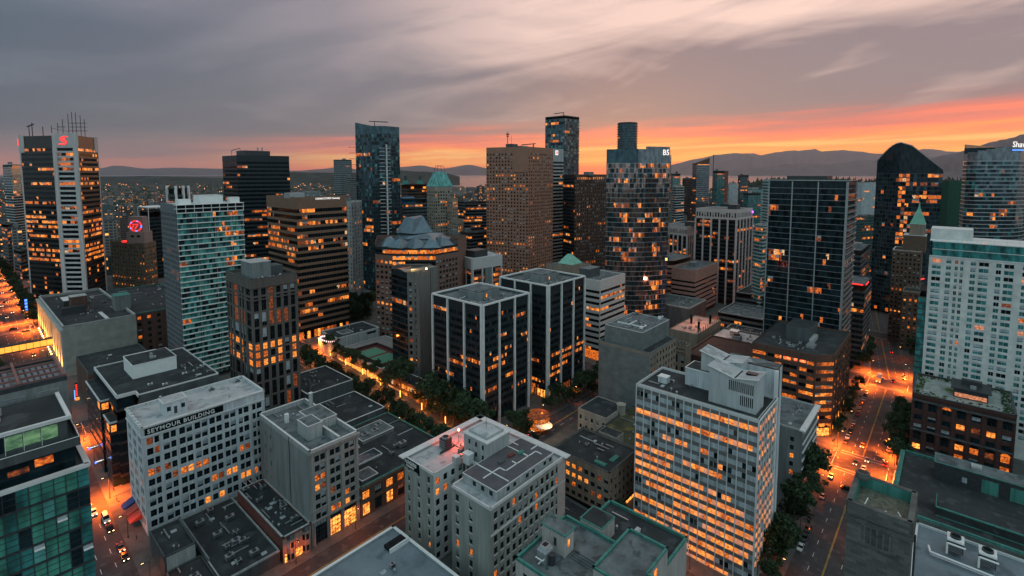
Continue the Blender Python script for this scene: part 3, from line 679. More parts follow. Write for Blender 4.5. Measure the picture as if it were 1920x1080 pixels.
# ------------------------------------------------------------------ buildings of the foreground
SITES = []
def site(x0, x1, y0, y1): SITES.append((min(x0, x1), max(x0, x1), min(y0, y1), max(y0, y1)))
def slabwhite():                              # the long curtain-walled slab with the white roof house
    x0, y0, x1, y1, zt = fp(1423, 787, 1194, 1457, x=167); x1 = 188.5; site(x0, x1+8, y0, y1)
    b = Bld('office_slab', 'white gridded office slab with butterfly roofed plant house, many storeys of lit windows', (x0, y0, x1, y1), zt)
    nf = 17; fh = 3.32; zb0 = zt-1.2-nf*fh
    # floors from the top, lit stretch of the long face (fractions from the left) and of the short face
    lit_ = {0: [(.53, 1)], 2: [(0, .95)], 4: [(.24, .45), (.55, .62)], 5: [(0, .05), (.68, .72)], 6: [(.0, .35), (.42, .72)], 7: [(.05, .12), (.0, .3)], 8: [(.0, .6), (.62, .8)], 9: [(0, .9)], 10: [(.08, 1)], 11: [(.3, 1)], 12: [(0, .45), (.6, 1)], 13: [(.18, .95)], 14: [(0, .3), (.35, .9)], 15: [(.3, .7)], 16: [(0, .8)]}
    def rl(f, i, fr):
        k = nf-1-f
        if i == 3: return any(a <= fr < c for a, c in lit_.get(k, [])) and R.random() < .985
        return R.random() < (.85 if k in (0, 2, 3, 5, 7, 9, 10, 12, 13, 14) else .25)
    gr = lambda: R.choice([gcurt]*12+[gdark, gmirror, gblack])
    b.bands(zb0+.0, fh, nf, gcurt, mat('grey_spandrel_panel', (0.13, 0.135, 0.135), rough=.6, var=.2, scale=1), gfrac=.56, bay=(y1-y0)/28., litf=lambda: R.choice([lc, lc, lc2, lc, la, lb]), only=[0, 3], glasspick=gr, rowlit=rl, sp=.02, mull=trim, blinds=False)
    b.wall(conc); 
    q = b.mb()
    for i in (0, 3): q.fbox(b.F[i], 0, b.F[i][3], zt-1.2, zt, -.3, .12, trim); q.fbox(b.F[i], 0, b.F[i][3], zt-.28, zt, -.5, .35, white)
    for i in (1, 2): q.fbox(b.F[i], 0, b.F[i][3], zt-1.2, zt, -.3, .002, trim)
    q.build('parapet', b.root)
    q = b.mb(); q.poly([(p[0], p[1], zt-.9) for p in b.p], roofd); q.build('roof', b.root)
    b.piers(lambda W: [W*k/14. for k in range(15)] if W > 30 else [W*k/7. for k in range(8)], zb0-3, zt-.3, .26, trim, .38, only=[0, 3], name='mullion')
    q = b.mb()
    for i in (0, 3): q.fbox(b.F[i], 0, b.F[i][3], b.zb, zb0-.003, -1, -.05, gblack)
    q.build('ground_floor', b.root)
    # plant house with its butterfly roof: white boarded walls, louvres
    def butterfly(xa, xb, ya, yb, z0, zl, zm, nm, split=.42):
        ym = yb-(yb-ya)*split*1.3
        q = b.mb()
        prof = [(yb, zl), (ym, zm), (ya, zl-1.1)]
        for (c, zc), (d, zd) in zip(prof, prof[1:]):
            q.hexa([(xa, d, z0), (xb, d, z0), (xb, c, z0), (xa, c, z0)], [(xa, d, zd), (xb, d, zd), (xb, c, zc), (xa, c, zc)], ribw)
        w_ = q.build(nm, b.root)
        t = b.mb(); o = .55
        prof2 = [(yb+o, zl+.1), (ym, zm), (ya-o, zl-1.0)]
        for (c, zc), (d, zd) in zip(prof2, prof2[1:]):
            t.hexa([(xa-o, d, zd+.01), (xb+o, d, zd+.01), (xb+o, c, zc+.01), (xa-o, c, zc+.01)], [(xa-o, d, zd+.3), (xb+o, d, zd+.3), (xb+o, c, zc+.3), (xa-o, c, zc+.3)], roofl)
            for xx in (xa-o, xb+o-.2):
                t.hexa([(xx, d, zd+.3), (xx+.2, d, zd+.3), (xx+.2, c, zc+.3), (xx, c, zc+.3)], [(xx, d, zd+.45), (xx+.2, d, zd+.45), (xx+.2, c, zc+.45), (xx, c, zc+.45)], white)
        t.hexa([(xa, ym-.5, zm+.32), (xb, ym-.5, zm+.32), (xb, ym+.5, zm+.32), (xa, ym+.5, zm+.32)], [(xa, ym-.5, zm+.36), (xb, ym-.5, zm+.36), (xb, ym+.5, zm+.36), (xa, ym+.5, zm+.36)], roofd)
        t.build('butterfly_roof', b.root); return w_
    ribw = mat('white_ribbed_boarding', (0.46, 0.475, 0.475), rough=.6, var=.1, scale=1.4, streak=True)
    ya, yb = y0+2.2, y0+17.6; xa, xb = x0+4.6, x0+13; z0 = zt-.9
    butterfly(xa, xb, ya, yb, z0, zt+11.6, zt+9.3, 'plant_house')
    q = b.mb()
    for k in range(13): yk = ya+1.0+k*.62; q.box(xa-.05, xa-.004, yk, yk+.3, zt+5.2, zt+8.6, gblack)
    for k in range(7): yk = ya+1.0+k*.62; q.box(xa-.05, xa-.004, yk, yk+.3, zt+.9, zt+4.2, gblack)
    for k in range(44): yk = ya+.2+k*.35; q.box(xa-.045, xa-.003, yk, yk+.05, z0, zt+(9 if not 5.1 < 0 else 0)-.0, ribw) if yk > ya+9.5 else None
    q.build('louvre', b.root)
    q = b.mb(); q.box(xb-4.5, xb-2, ya+1.2, ya+4.6, zt+10.25, zt+10.85, gblack); q.build('roof_hatch', b.root)
    butterfly(xb+1.2, xb+8.5, yb-7.5, yb+6.5, z0, zt+12.6, zt+10.6, 'lift_house')
    b.boxpart('white_annex', x0+13, x1, yb+3, y1-13, z0, zt+5.5, concw, white, roofd)
    q = b.mb()
    q.box(x0+8, x1+.0, y0+.0, y0+.3, zt, zt+9.0, concw) if 0 else None
    q.box(x1, x1+6.5, y0+.3, y0+18, b.zb, zt+9.5, concw); q.box(x1-.9, x1-.003, y0-.15, y0+1, b.zb, zt+9.5, white); q.box(x1+1.6, x1+2.5, y0+.05, y0+.29, b.zb, zt+9.5, roofm)
    q.build('lift_shaft', b.root)
    q = b.mb(); q.box(x1, x1+6.5, y0+.3, y0+18, zt+9.5, zt+9.9, brown); q.box(x1+.2, x1+6.3, y0+.5, y0+17.8, zt+9.9, zt+9.95, roofm)
    q.bar((xb, ya+10, zt+12), (x1+2, y0+9, zt+9.9), .1, white); q.bar((xb+1, ya+10.6, zt+12), (x1+3, y0+9.6, zt+9.9), .1, white); q.bar((xb+2, ya+11, zt+12), (x1+4, y0+10, zt+9.9), .1, white); q.build('roof_pipes', b.root)
    b.boxpart('roof_hut', x0+8, x0+11, y1-8, y1-4.6, z0, zt+1.4, concw, white)
    b.clutter(5, z0, x0+2, x1-3, yb+8, y1-6, 5)
slabwhite()

def seymour():
    x0, y0, x1, y1, zt = fp(265, 803, 236, 495, x=40); y1 = y0+22; x1 += 0; site(x0, x1, y0, y1)
    b = Bld('historic_office_building', 'white ten storey building with SEYMOUR BUILDING painted on a black band', (x0, y0, x1, y1), zt)
    W = x1-x0; fh = 3.72; top = zt-4.3
    rows = [(top-2.45-k*fh, top-k*fh) for k in range(10)]
    cols = pairs(W, 8, 1.85, .42, 1.2)
    nr = len(rows); L = [[0]*16 for _ in range(nr)]
    sr = sorted(rows)                       # sorted from the lowest
    def on(k, c, v='a'): L[nr-1-k][c] = v
    for k, c, v in ((1, 0, 'd'), (4, 0, 'a'), (4, 1, 'd'), (5, 3, 'd'), (4, 2, 'd'), (5, 4, 'a'), (5, 5, 'b'), (5, 6, 'a'), (5, 7, 'a'), (7, 8, 'a'), (7, 9, 'd'), (7, 10, 'b'), (7, 11, 'b'), (8, 12, 'b'), (8, 13, 'b'), (5, 12, 'a'), (5, 13, 'd'), (8, 14, 'a'), (9, 7, 'b'), (9, 9, 'b'), (2, 1, 'd')): on(k, c, v)
    b.frm = metald
    b.punched(0, cols, rows, concw, .35, lits=L, sill=trim, style='cross')
    b.punched(3, pairs(y1-y0, 3, 1.6, .5, 2.0), rows, concw, .35, p=.04, sill=trim, style='cross')
    b.wall(concw)
    q = b.mb()
    for k in range(9): u = k*(W/8.) ; q.fbox(b.F[0], max(0, u-.28), min(W, u+.28), b.zb, zt-4.4, 0.002, .16, concw)
    for i in (0, 3): q.fbox(b.F[i], 0, b.F[i][3], zt-3.7, zt-3.45, 0.001, .35, trim); q.fbox(b.F[i], -.1, b.F[i][3]+.1, zt-.35, zt, 0.001, .4, trim)
    q.build('cornice', b.root)
    b.roof(roofl, concw, 1.0, .4, trim)
    q = b.mb(); q.fbox(b.F[0], .8, 25.5, zt-3.1, zt-.75, .02, .14, gblack); q.build('sign_band', b.root)
    sign_text(b, b.F[0], 1.5, zt-2.6, .2, 'SEYMOUR BUILDING', 2.05, white, 'sign_lettering', spacing=1.13, bold=.03)
    q = b.mb(); q.box(x0+8, x0+15.5, y0+6, y0+12.5, zt-1, zt+3.6, concw); q.box(x0+7.8, x0+15.7, y0+5.8, y0+12.7, zt+3.6, zt+3.95, trim); q.box(x0+8.3, x0+15.2, y0+6.3, y0+12.2, zt+3.95, zt+4, roofl)
    for u in (9, 13.5): q.box(x0+u, x0+u+1.2, y0+5.95, y0+5.996, zt+.6, zt+2.2, gdark)
    q.box(x0+11.2, x0+12.2, y0+5.95, y0+5.996, zt-.9, zt+1.8, metald); q.build('roof_hut', b.root)
    b.vent(x0+8.6, y0+12, zt+4, .5, .6); b.clutter(4, zt-1, x0+20, x1-4, y0+3, y1-3, 2)
    q = b.mb()
    for k in range(7): q.box(x0-.2, x0+.35, y0+1+k*3.1, y0+1.8+k*3.1, zt+.16, zt+.8, trim)
    q.build('parapet_blocks', b.root)
    b.finish(); return b
seymour()

def darkstepped():
    xa, ya, z = P(218, 742, x=40); zt = z-.0; y1 = P(175, 680, x=40)[1]
    xn = along(253, 'y', ya, zt); yb = ya-5; xb = xn; x1 = along(410, 'y', yb, zt); site(xa, x1, yb, y1)
    b = Bld('dark_office_block', 'dark flat roofed block with stepped glass terraces and a white roof house', [(xb, yb), (x1, yb), (x1, y1), (xa, y1), (xa, ya), (xb, ya)], zt)
    # cantilevered top over a glazed recess
    q = b.mb()
    for i in (0, 3, 4, 5): q.fbox(b.F[i], 0, b.F[i][3], zt-1.4, zt, -.4, .003, trim) if i != 0 else q.fbox(b.F[i], 0, b.F[i][3], zt-.5, zt, -.3, .05, trim)
    q.build('roof_fascia', b.root)
    b.used.update([3, 4, 5])
    q = b.mb(); t = b.mb()
    for f in range(7):
        zl = b.zb+1+f*4.4; 
        for i in (3, 4, 5):
            F = b.F[i]; n = max(1, int(F[3]/3))
            if zl+4 > zt-1.4: continue
            for c in range(n):
                m = lb if R.random() < (.18 if f > 4 else .1) else gdark; q.fquad(F, c*F[3]/n, (c+1)*F[3]/n, zl, zl+3.3, -.8 if f > 5 else 0, m)
            t.fbox(F, 0, F[3], zl+3.3, zl+4.4, -1, .15, metald)
    for i in (3, 4, 5): q.fquad(b.F[i], 0, b.F[i][3], b.zb+1+6*4.4, zt-1.4, -.8, gdark)
    q.build('window_wall', b.root); t.build('spandrel', b.root)
    b.wall(concd)
    q = b.mb(); q.poly([(p[0], p[1], zt-.5) for p in b.p], roofd); q.build('roof', b.root)
    q = b.mb(); q.box(b.p[1][0]-.3, b.p[1][0], yb, y1, zt-.5, zt, trim); q.box(xa, x1, y1-.3, y1, zt-.5, zt, trim); q.build('parapet', b.root)
    hx, hy, _ = P(272, 705, z=zt); 
    b.boxpart('white_roof_house', hx-4.0, hx+12, hy+1, hy+17, zt-.5, zt+5.2, white, trim, roofd)
    b.boxpart('duct', hx+3.5, hx+4.5, hy+6, hy+7.4, zt+5.4, zt+7.4, metal); b.boxpart('fan', hx+3.2, hx+5.4, hy+4.6, hy+5.9, zt+5.4, zt+6.3, metal)
    b.boxpart('roof_screen', hx-3, hx+9, hy+18.5, hy+22, zt-.5, zt+4, concd, trim)
    for u, v in ((5, 1.5), (18, 4), (9, -3), (26, 8)): b.unit(xb+u, yb+6+v, zt-.5, 1.6, 1.2, .9, white)
    b.clutter(6, zt-.5, x1-9, x1-3, yb+3, yb+20, 8)
    # street side terraces in glass
    for k, (c0, c1, zz) in enumerate(((ya+14, y1, zt-6), (yb+6, ya+12, zt-11))):
        q = b.mb(); X = xa-3+k*.5
        q.box(X, xa, c0, c1, b.zb, zz, gdark); q.box(X-.2, xa, c0-.2, c1, zz, zz+.6, trim); q.box(X+.2, xa, c0+.2, c1-.2, zz+.6, zz+.64, roofd)
        for f in range(5): q.box(X-.12, xa, c0-.12, c1, zz-4.2*f-4.6, zz-4.2*f-3.7, metald)
        q.box(X-.03, X-.004, c0+1, c0+5, zz-3.4, zz-.8, lb); q.box(X+.4, xa-.4, c0-.03, c0-.004, zz-3.4, zz-.8, lb)
        q.build('glass_terrace', b.root)
darkstepped()

def tower_slab_E():
    x0, y0, x1, y1, zt = fp(580, 847, 486, 671, y=160); site(x0, x1, y0, y1)
    b = Bld('terracotta_office_building', 'slim pale ten storey building with blank side wall and tall lit shop windows', (x0, y0, x1, y1), zt)
    W = x1-x0; rows = [(zt-4.8-k*3.45, zt-2.6-k*3.45) for k in range(9)]; rows = [r for r in rows if r[0] > 14.5]
    nr = len(rows); cols = pairs(W, 3, 1.75, .35, 1.7)
    L = [[0]*6 for _ in range(nr)]
    for k, c, v in ((2, 0, 'a'), (2, 1, 'a'), (3, 0, 'b'), (3, 1, 'd'), (4, 2, 'd'), (6, 2, 'a'), (6, 3, 'a'), (6, 4, 'b'), (7, 2, 'b'), (7, 3, 'b'), (7, 5, 'b'), (5, 4, 'a')):
        if nr-1-k >= 0: L[nr-1-k][c] = v
    facade = mat('pale_terracotta', (0.31, 0.285, 0.265), streak=True, var=.2, bump=.15)
    big = [(b.zb+1.2, b.zb+7.6)]
    b.punched(0, cols, rows, facade, .35, z0=b.zb+9.3, lits=L, sill=facade, style='sash')
    q = b.mb(); F = b.F[0]
    bays = [(1.2, 5.6), (6.7, 11.0), (12.1, W-1.2)]
    us = 0
    for j, (a, c) in enumerate(bays):
        q.fquad(F, us, a, b.zb, b.zb+9.3, 0, facade); q.fquad(F, a, c, b.zb+8.4, b.zb+9.3, 0, facade); us = c
        q.fbox(F, a-.5, a-.1, b.zb, b.zb+9, .003, .45, facade)
    q.fquad(F, us, W, b.zb, b.zb+9.3, 0, facade)
    for z_, o in ((b.zb+9.1, .55), (zt-5.6, .2), (zt-1.3, .9), (zt-.7, 1.15), (b.zb+12.9, .35)): q.fbox(F, -.2, W+.2, z_, z_+.5, .002, o, facade)
    for k in range(13): q.fbox(F, .3+k*W/13, .75+k*W/13, zt-1.9, zt-1.3, .001, .7, facade)
    for k in range(4): u = (0.35, 6.15-.35, 11.4, W-1.1)[k]; q.fbox(F, u, u+.75, b.zb+9.6, zt-2, .002, .28, facade)
    q.build('carved_front', b.root)
    for j, (a, c) in enumerate(bays):
        q = b.mb(); n = 4
        for r in range(5):
            for k in range(n): q.fquad(F, a+(c-a)*k/n, a+(c-a)*(k+1)/n, b.zb+.5+r*1.58, b.zb+.5+(r+1)*1.58, -.6, (lh if j and r < 4 else gdark) if not (j == 0) else (gcurt if r == 4 else gdark))
        for k in range(n+1): q.fbox(F, a+(c-a)*k/n-.06, a+(c-a)*k/n+.06, b.zb, b.zb+8.4, -.62, -.5, metald)
        for r in range(6): q.fbox(F, a, c, b.zb+.45+r*1.58, b.zb+.55+r*1.58, -.61, -.5, metald)
        q.build('shop_window', b.root)
    b.used.add(0)
    Ws = y1-y0; wE = mat('grey_cement_render', (0.24, 0.255, 0.25), streak=True, var=.28, bump=.1)
    b.punched(3, [(4.5, 5.3), (9, 9.9)], [(zt-7-k*5.2, zt-5.3-k*5.2) for k in range(6)], wE, .3, p=.02, style='sash')
    b.wall(wE)
    q = b.mb(); q.fbox(b.F[3], Ws*.62, Ws*.62+.35, b.zb, zt, .003, .12, metald); q.build('drain_pipe', b.root)
    b.roof(roofm, concl, 1.8, .45, trim)
    b.boxpart('roof_house', x0+4.5, x0+10, y0+10, y0+18, zt-1.8, zt+3.4, concl, trim, roofm)
    b.boxpart('roof_house', x0+9.5, x1-.5, y0+14, y0+27, zt-1.8, zt+1.8, concl, trim, roofm)
    b.boxpart('roof_wall', x0+11, x0+11.5, y0+.5, y0+12, zt-1.8, zt+.6, concl, trim)
    b.boxpart('chimney', x1-3, x1-1.8, y0+30, y0+31.2, zt-6, zt+6, concl, trim); b.boxpart('white_vent', x0+5, x0+6.3, y1-12, y1-10.7, zt-1.8, zt+1.6, white)
    b.clutter(4, zt-1.8, x0+3, x1-4, y1-10, y1-3, 3)
    b.finish(); return x1, y1
Ex1, Ey1 = tower_slab_E()

def tealtrim():
    x0 = Ex1+.3; y0 = 160.0; x1 = 137.5; zt = 18.8; y1 = 203; site(x0, x1, y0, y1)
    b = Bld('corner_bank_building', 'low brown corner building with green copper edged flat roof and tall lit windows', (x0, y0, x1, y1), zt)
    W = x1-x0; n = 8; ww = W/n
    cols = [(k*ww+ww*.2, k*ww+ww*.8) for k in range(n)]
    tall = MT.get('x') or brown
    b.punched(0, cols, [(b.zb+1.0, b.zb+5.6), (b.zb+7.2, zt-2.2)], browng, .5, lits=[['h', 0, 'h', 0, 'a', 'h', 0, 'a'], ['b', 0, 'b', 'a', 'b', 0, 0, 'a']], style='grid')
    b.punched(3, [(3+k*6, 6.2+k*6) for k in range(6)], [(zt-6, zt-3)], browng, .3, p=.1)
    b.wall(browng); b.roof(roofd, browng, .8, .5, copper)
    q = b.mb(); q.fbox(b.F[0], 0, W, zt-1.2, zt-.1, .003, .7, browng); q.fbox(b.F[0], 0, W, b.zb+6.1, b.zb+6.6, .003, .4, browng); q.build('cornice', b.root)
    b.boxpart('skylight_well', x0+6, x0+19, y0+14, y0+20, zt-.8, zt-.2, concl, trim, gmirror)
    b.boxpart('plant_enclosure', x0+18, x0+34, y0+27, y0+38, zt-.8, zt+.6, conc, trim, roofm)
    b.boxpart('roof_recess', x0+3, x0+10, y0+3.5, y0+10, zt-.8, zt-.3, conc, trim, roofm)
    for u, v in ((20, 30), (25, 30), (27, 12), (29, 33)): b.unit(x0+u, y0+v, zt-.8, 3.2, 2.2, 2.2)
    b.clutter(7, zt-.8, x0+4, x1-4, y0+4, y1-4, 4); b.finish()
tealtrim()

def redlow():
    x1 = 76.7; x0 = P(530, 1015, y=160)[0]; y0 = 160.; zt = 14.7+1; y1 = 198; site(x0, x1, y0, y1)
    b = Bld('small_brick_building', 'narrow red brick building with bay windows and cluttered dark roof', (x0, y0, x1, y1), zt)
    pink = mat('pink_stucco', (0.36, 0.24, 0.2), var=.2, streak=True)
    b.punched(0, [(4.6, 5.4)], [(b.zb+5, b.zb+7), (b.zb+9, b.zb+11)], pink, .2, p=.0)
    b.wall(redb); b.roof(roofd, redb, .9, .4, concl)
    for u in (1.2, 6.4):
        q = b.mb(); F = b.F[0]; O, uu, n = F[:3]
        for f, z_ in enumerate((zt-4.3, zt-8.2)):
            c = [(O[0]+u, y0), (O[0]+u+.7, y0-1.2), (O[0]+u+2.1, y0-1.2), (O[0]+u+2.8, y0)]
            q.hexa([(*p, z_-.9) for p in c], [(*p, z_+2.9) for p in c], pink)
            for j in range(3):
                a, d = c[j], c[j+1]; k = ((d[1]-a[1]), -(d[0]-a[0])); l = math.hypot(*k); k = (k[0]/l*.02, k[1]/l*.02)
                m = R.choice([gdark, gcurt]); t0, t1 = .15, .85
                q.poly([(a[0]+(d[0]-a[0])*t0+k[0], a[1]+(d[1]-a[1])*t0+k[1], z_), (a[0]+(d[0]-a[0])*t1+k[0], a[1]+(d[1]-a[1])*t1+k[1], z_), (a[0]+(d[0]-a[0])*t1+k[0], a[1]+(d[1]-a[1])*t1+k[1], z_+2), (a[0]+(d[0]-a[0])*t0+k[0], a[1]+(d[1]-a[1])*t0+k[1], z_+2)], m)
        q.hexa([(*p, zt-1.4) for p in c], [(c[0][0]+.3, y0, zt-.4), (c[1][0]+.3, y0-.3, zt-.4), (c[2][0]-.3, y0-.3, zt-.4), (c[3][0]-.3, y0, zt-.4)], metald)
        q.build('bay_window', b.root)
    q = b.mb(); q.fquad(b.F[0], .5, b.F[0][3]-.5, b.zb+.5, b.zb+3.4, .02, lh); q.build('shop_window', b.root)
    b.clutter(18, zt-.9, x0+1, x1-2, y0+2, y1-2, 21); b.finish()
redlow()

def darklow():
    for k, (lab, x0, x1, y0, y1, zt, wm, cap) in enumerate((
        ('small dark roofed house with white painted end wall beside SEYMOUR BUILDING', 38.8, 47.4, 178.8, 196, 16, concd, concd),
        ('low dark roof scattered with white air handlers below the red brick wall', 49, 66.4, 161, 203, 11.5, concd, concl),
        ('low dark shed roof in the bottom corner of the block by the street', 38.8, 48.6, 160.5, 178, 11.5, concd, concd))):
        b = Bld('low_building', lab, (x0, y0, x1, y1), zt); site(x0, x1, y0, y1)
        b.wall(wm); b.roof(roofd, cap, .7, .35)
        if k == 0: q = b.mb(); q.fbox(b.F[0], .5, b.F[0][3]-.2, zt-5, zt-.5, .003, .06, concl); q.build('painted_end_wall', b.root)
        if k == 1:
            for u, v in ((4, 8), (8, 14), (5, 22), (10, 4), (3, 33), (11, 28)): b.unit(x0+u, y0+v, zt-.7, 2.6, 1.8, 1.6, metal)
            b.boxpart('party_wall', x0+.0, x0+.5, y0+12, y1, zt-.7, zt+.9, conc)
            b.clutter(14, zt-.7, x0+2, x1-3, y0+2, y1-3, 33)
        else: b.clutter(4, zt-.7, x0+1, x1-3, y0+1, y1-3, 34+k)
    # roofs behind the slim pale building
    for lab, x0, x1, y0, y1, zt, rm, ch in (
        ('low grey roofed building behind the slim pale building, standing pipe on its wall', 100.5, 137, 204.5, 232, 21, roofd, 1),
        ('low building with oxide red flat roof beside the copper edged roof', 104, 122, 232.5, 240, 22, redb, 0),
        ('dark roofed building with round roof fan at the foot of the brown tower', 112.5, 137, 233, 262, 27, roofd, 1),
        ('dark flat roof crowded with vents between SEYMOUR BUILDING and the brown tower', 81, 99, 203.5, 236, 26, roofd, 0)):
        b = Bld('low_building', lab, (x0, y0, x1, y1), zt); site(x0, x1, y0, y1); b.wall(concd); b.roof(rm, concd, .7, .3, trim if ch else None); b.clutter(6, zt-.7, x0+2, x1-3, y0+2, y1-3, int(x0))
        if ch: b.boxpart('chimney', x0+3, x0+4.1, y0+5, y0+6.1, zt-.7, zt+5, concd)
darklow()

def rogers():
    x0, y0, x1, ya, zt = fp(920, 967, 846, 1062, x=102); y1 = 141.; zt = 36.; x1 = 139.6
    ya = along(846, 'x', x0, zt); yb = along(813, 'x', x0, zt); xc = along(862, 'y', yb, zt)+2; site(x0, x1, y0, y1)
    b = Bld('u_shaped_office_building', 'grey green U shaped building with light court, roof house and ROGERS BUILDING sign', [(x0, y0), (x1, y0), (x1, y1), (x0, y1), (x0, yb), (xc, yb), (xc, ya), (x0, ya)], zt)
    fh = 3.75; rows = [(zt-4.4-k*fh, zt-2.15-k*fh) for k in range(9)]
    W = x1-x0; cols = [(1.4+k*2.82, 3.0+k*2.82) for k in range(13)]
    nr = len([r for r in rows if r[0] > b.zb])
    L = [['a' if R.random() < .09 else 0 for _ in cols] for _ in range(9)]
    b.punched(0, cols, rows, rogst, .3, lits=L, sill=trim)
    for c, rr in (('p', 2), ): L[0][0] = 0
    b.punched(7, [(2.1, 3.5), (8.2, 9.6)] if b.F[7][3] > 10 else [(1.5, 2.8), (b.F[7][3]-3, b.F[7][3]-1.7)], rows, rogst, .3, p=.1, sill=trim)
    w3 = b.F[3][3]; b.punched(3, [(2.0, 3.0), (w3*.5-.6, w3*.5+.6), (w3-3.2, w3-2.1)], rows, rogst, .3, p=.08, sill=trim)
    b.punched(4, regular(b.F[4][3], 4, 1.7), rows, trim, .3, p=.12, sill=trim)
    b.punched(5, regular(b.F[5][3], 2, 1.3), rows, concl, .3, p=.3, sill=trim)
    b.wall(rogst, skip=())
    q = b.mb(); q.poly([(p[0], p[1], zt-.9) for p in b.p], roofl); q.build('roof', b.root)
    q = b.mb()
    for i, F in enumerate(b.F): q.fbox(F, 0, F[3], zt-.9+.002, zt, -.45, .003, trim)
    for i, F in ((1, b.F[1]), (2, b.F[2])): q.fbox(F, -1.4, F[3]+1.4, zt-.25, zt+.12, -1.2, 1.5, trim); q.fbox(F, -.6, F[3]+.6, zt-1.1, zt-.26, .004, .8, trim)
    q.build('cornice', b.root)
    q = b.mb(); q.fbox(b.F[0], 0, W, zt-fh*2-1.45, zt-fh*2-1.05, .003, .3, trim); q.fbox(b.F[0], W-4.5, W, b.zb, zt-.9, .003, .25, mat('pier_pink_light_tint', (0.42, .36, .34), var=.1)); q.fbox(b.F[0], 0, W, 6, 6.6, .003, .5, trim)  # pink light on the end pier is put into its colour
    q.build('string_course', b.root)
    # attic storey on the right wing, dark roof with white pipes
    ax0, ax1, ay0, ay1 = x0+4.2, x1-5, y0+1.6, ya-1.2
    q = b.mb(); q.box(ax0, ax1, ay0, ay1, zt-.9, zt+2.3, concl); q.box(ax0-.25, ax1+.25, ay0-.25, ay1+.25, zt+2.3, zt+2.55, trim); q.box(ax0, ax1, ay0, ay1, zt+2.55, zt+2.6, mat('slate_grey_roof', (0.085, 0.085, 0.095), var=.2))
    q.build('attic_storey', b.root)
    for k in range(9):
        q = b.mb(); u = ax0+1.6+k*3.1; q.box(u, u+1.3, ay0-.05, ay0-.004, zt+.2, zt+1.6, gdark if k % 3 else gcurt); q.box(u-.08, u+1.38, ay0-.04, ay0-.003, zt+1.6, zt+1.72, white); q.build('attic_window', b.root)
    for v in (1.6, 5.2, 8.9):
        q = b.mb(); q.box(ax0-.05, ax0-.004, ay0+v, ay0+v+1.4, zt+.2, zt+1.7, gdark); q.build('attic_window', b.root)
    z_ = zt+2.75
    for a, c in (((ax0+2, ay0+7.5), (ax0+9.5, ay0+7.5)), ((ax0+9.5, ay0+7.5), (ax0+9.5, ay0+4.8)), ((ax0+9.5, ay0+4.8), (ax0+25, ay0+4.8)), ((ax0+21, ay0+4.8), (ax0+21, ay1-.5)), ((ax0+25, ay0+4.8), (ax0+25, ay0+2.4)), ((ax0+25, ay0+6.8), (ax0+28, ay0+6.8)), ((ax0+6, ay0+.6), (ax0+6, ay1-.6)), ((ax0+15, ay0+4.8), (ax0+15, ay0+6.8)), ((ax0+24, ay1-2.5), (ax0+24, ay1+3))):
        q = b.mb(); q.box(min(a[0], c[0])-.14, max(a[0], c[0])+.14, min(a[1], c[1])-.14, max(a[1], c[1])+.14, z_-.15, z_+.12, white); q.build('roof_pipe', b.root)
    q = b.mb(); q.box(ax0+11, ax0+13.4, ay0+8.5, ay0+9.9, zt+2.6, zt+3.3, concd); q.box(ax0+16, ax0+18.4, ay0+8.5, ay0+9.9, zt+2.6, zt+3.4, redb); q.box(ax0+19.6, ax0+22, ay0+7.2, ay0+8.6, zt+2.6, zt+3.2, copper); q.build('skylight', b.root)
    # central roof house of two storeys
    hx0, hy0 = xc+1.5, ya-1.2; hx1, hy1 = hx0+11, hy0+11.5
    q = b.mb(); q.box(hx0, hx1, hy0, hy1, zt-.9, zt+7.4, concl); q.box(hx0-.3, hx1+.3, hy0-.3, hy1+.3, zt+7.4, zt+7.8, trim); q.box(hx0+1.3, hx1-1.3, hy0+1.3, hy1-1.3, zt+7.8, zt+8.6, concl)
    q.hexa([(hx0+1.6, hy0+1.6, zt+8.6), (hx1-1.6, hy0+1.6, zt+8.6), (hx1-1.6, hy1-1.6, zt+8.6), (hx0+1.6, hy1-1.6, zt+8.6)], [(hx0+3.5, hy0+3.5, zt+9.2), (hx1-3.5, hy0+3.5, zt+9.2), (hx1-3.5, hy1-3.5, zt+9.2), (hx0+3.5, hy1-3.5, zt+9.2)], roofl)
    for k in range(3):
        for zz in (zt+1, zt+4.6): q.box(hx0-.05, hx0-.004, hy0+1.6+k*3.3, hy0+2.5+k*3.3, zz, zz+1.6, gdark)
    q.build('roof_house', b.root)
    q = b.mb(); q.bar(((hx0+hx1)/2, (hy0+hy1)/2, zt+9), ((hx0+hx1)/2, (hy0+hy1)/2, zt+25), .07, metald); q.build('flag_pole', b.root)
    b.boxpart('stair_head', hx0-3.4, hx0-1, hy0+5.5, hy0+8.5, zt-.9, zt+2.6, trim, white); b.boxpart('stair_head', hx0-6, hx0-4.2, hy0+9, hy0+11, zt-.9, zt+1.6, concl, trim)
    # cooling tower and units on the left wing
    q = b.mb(); cx_, cy_ = x0+12, yb+8; q.box(cx_, cx_+3.2, cy_, cy_+3.2, zt-.2, zt+3.4, metald); q.cyl(cx_+1.6, cy_+1.6, zt+3.4, zt+3.9, 1.35, metal, 16); q.cyl(cx_+1.6, cy_+1.6, zt+3.9, zt+3.92, 1.1, gblack, 16)
    for k in range(5): q.box(cx_-.06, cx_-.003, cy_+.2, cy_+3, zt+k*.65, zt+k*.65+.2, metal)
    q.box(cx_-2, cx_+5, cy_+.4, cy_+.6, zt-.9, zt-.2, metald); q.build('cooling_tower', b.root)
    b.unit(x0+14.5, yb+2.5, zt-.9, 3.6, 1.6, 1.8, conc); b.unit(x0+12, yb+.8, zt-.9, 2, 1.2, 1.2); b.clutter(8, zt-.9, x0+14, x1-10, yb+4, y1-5, 15)
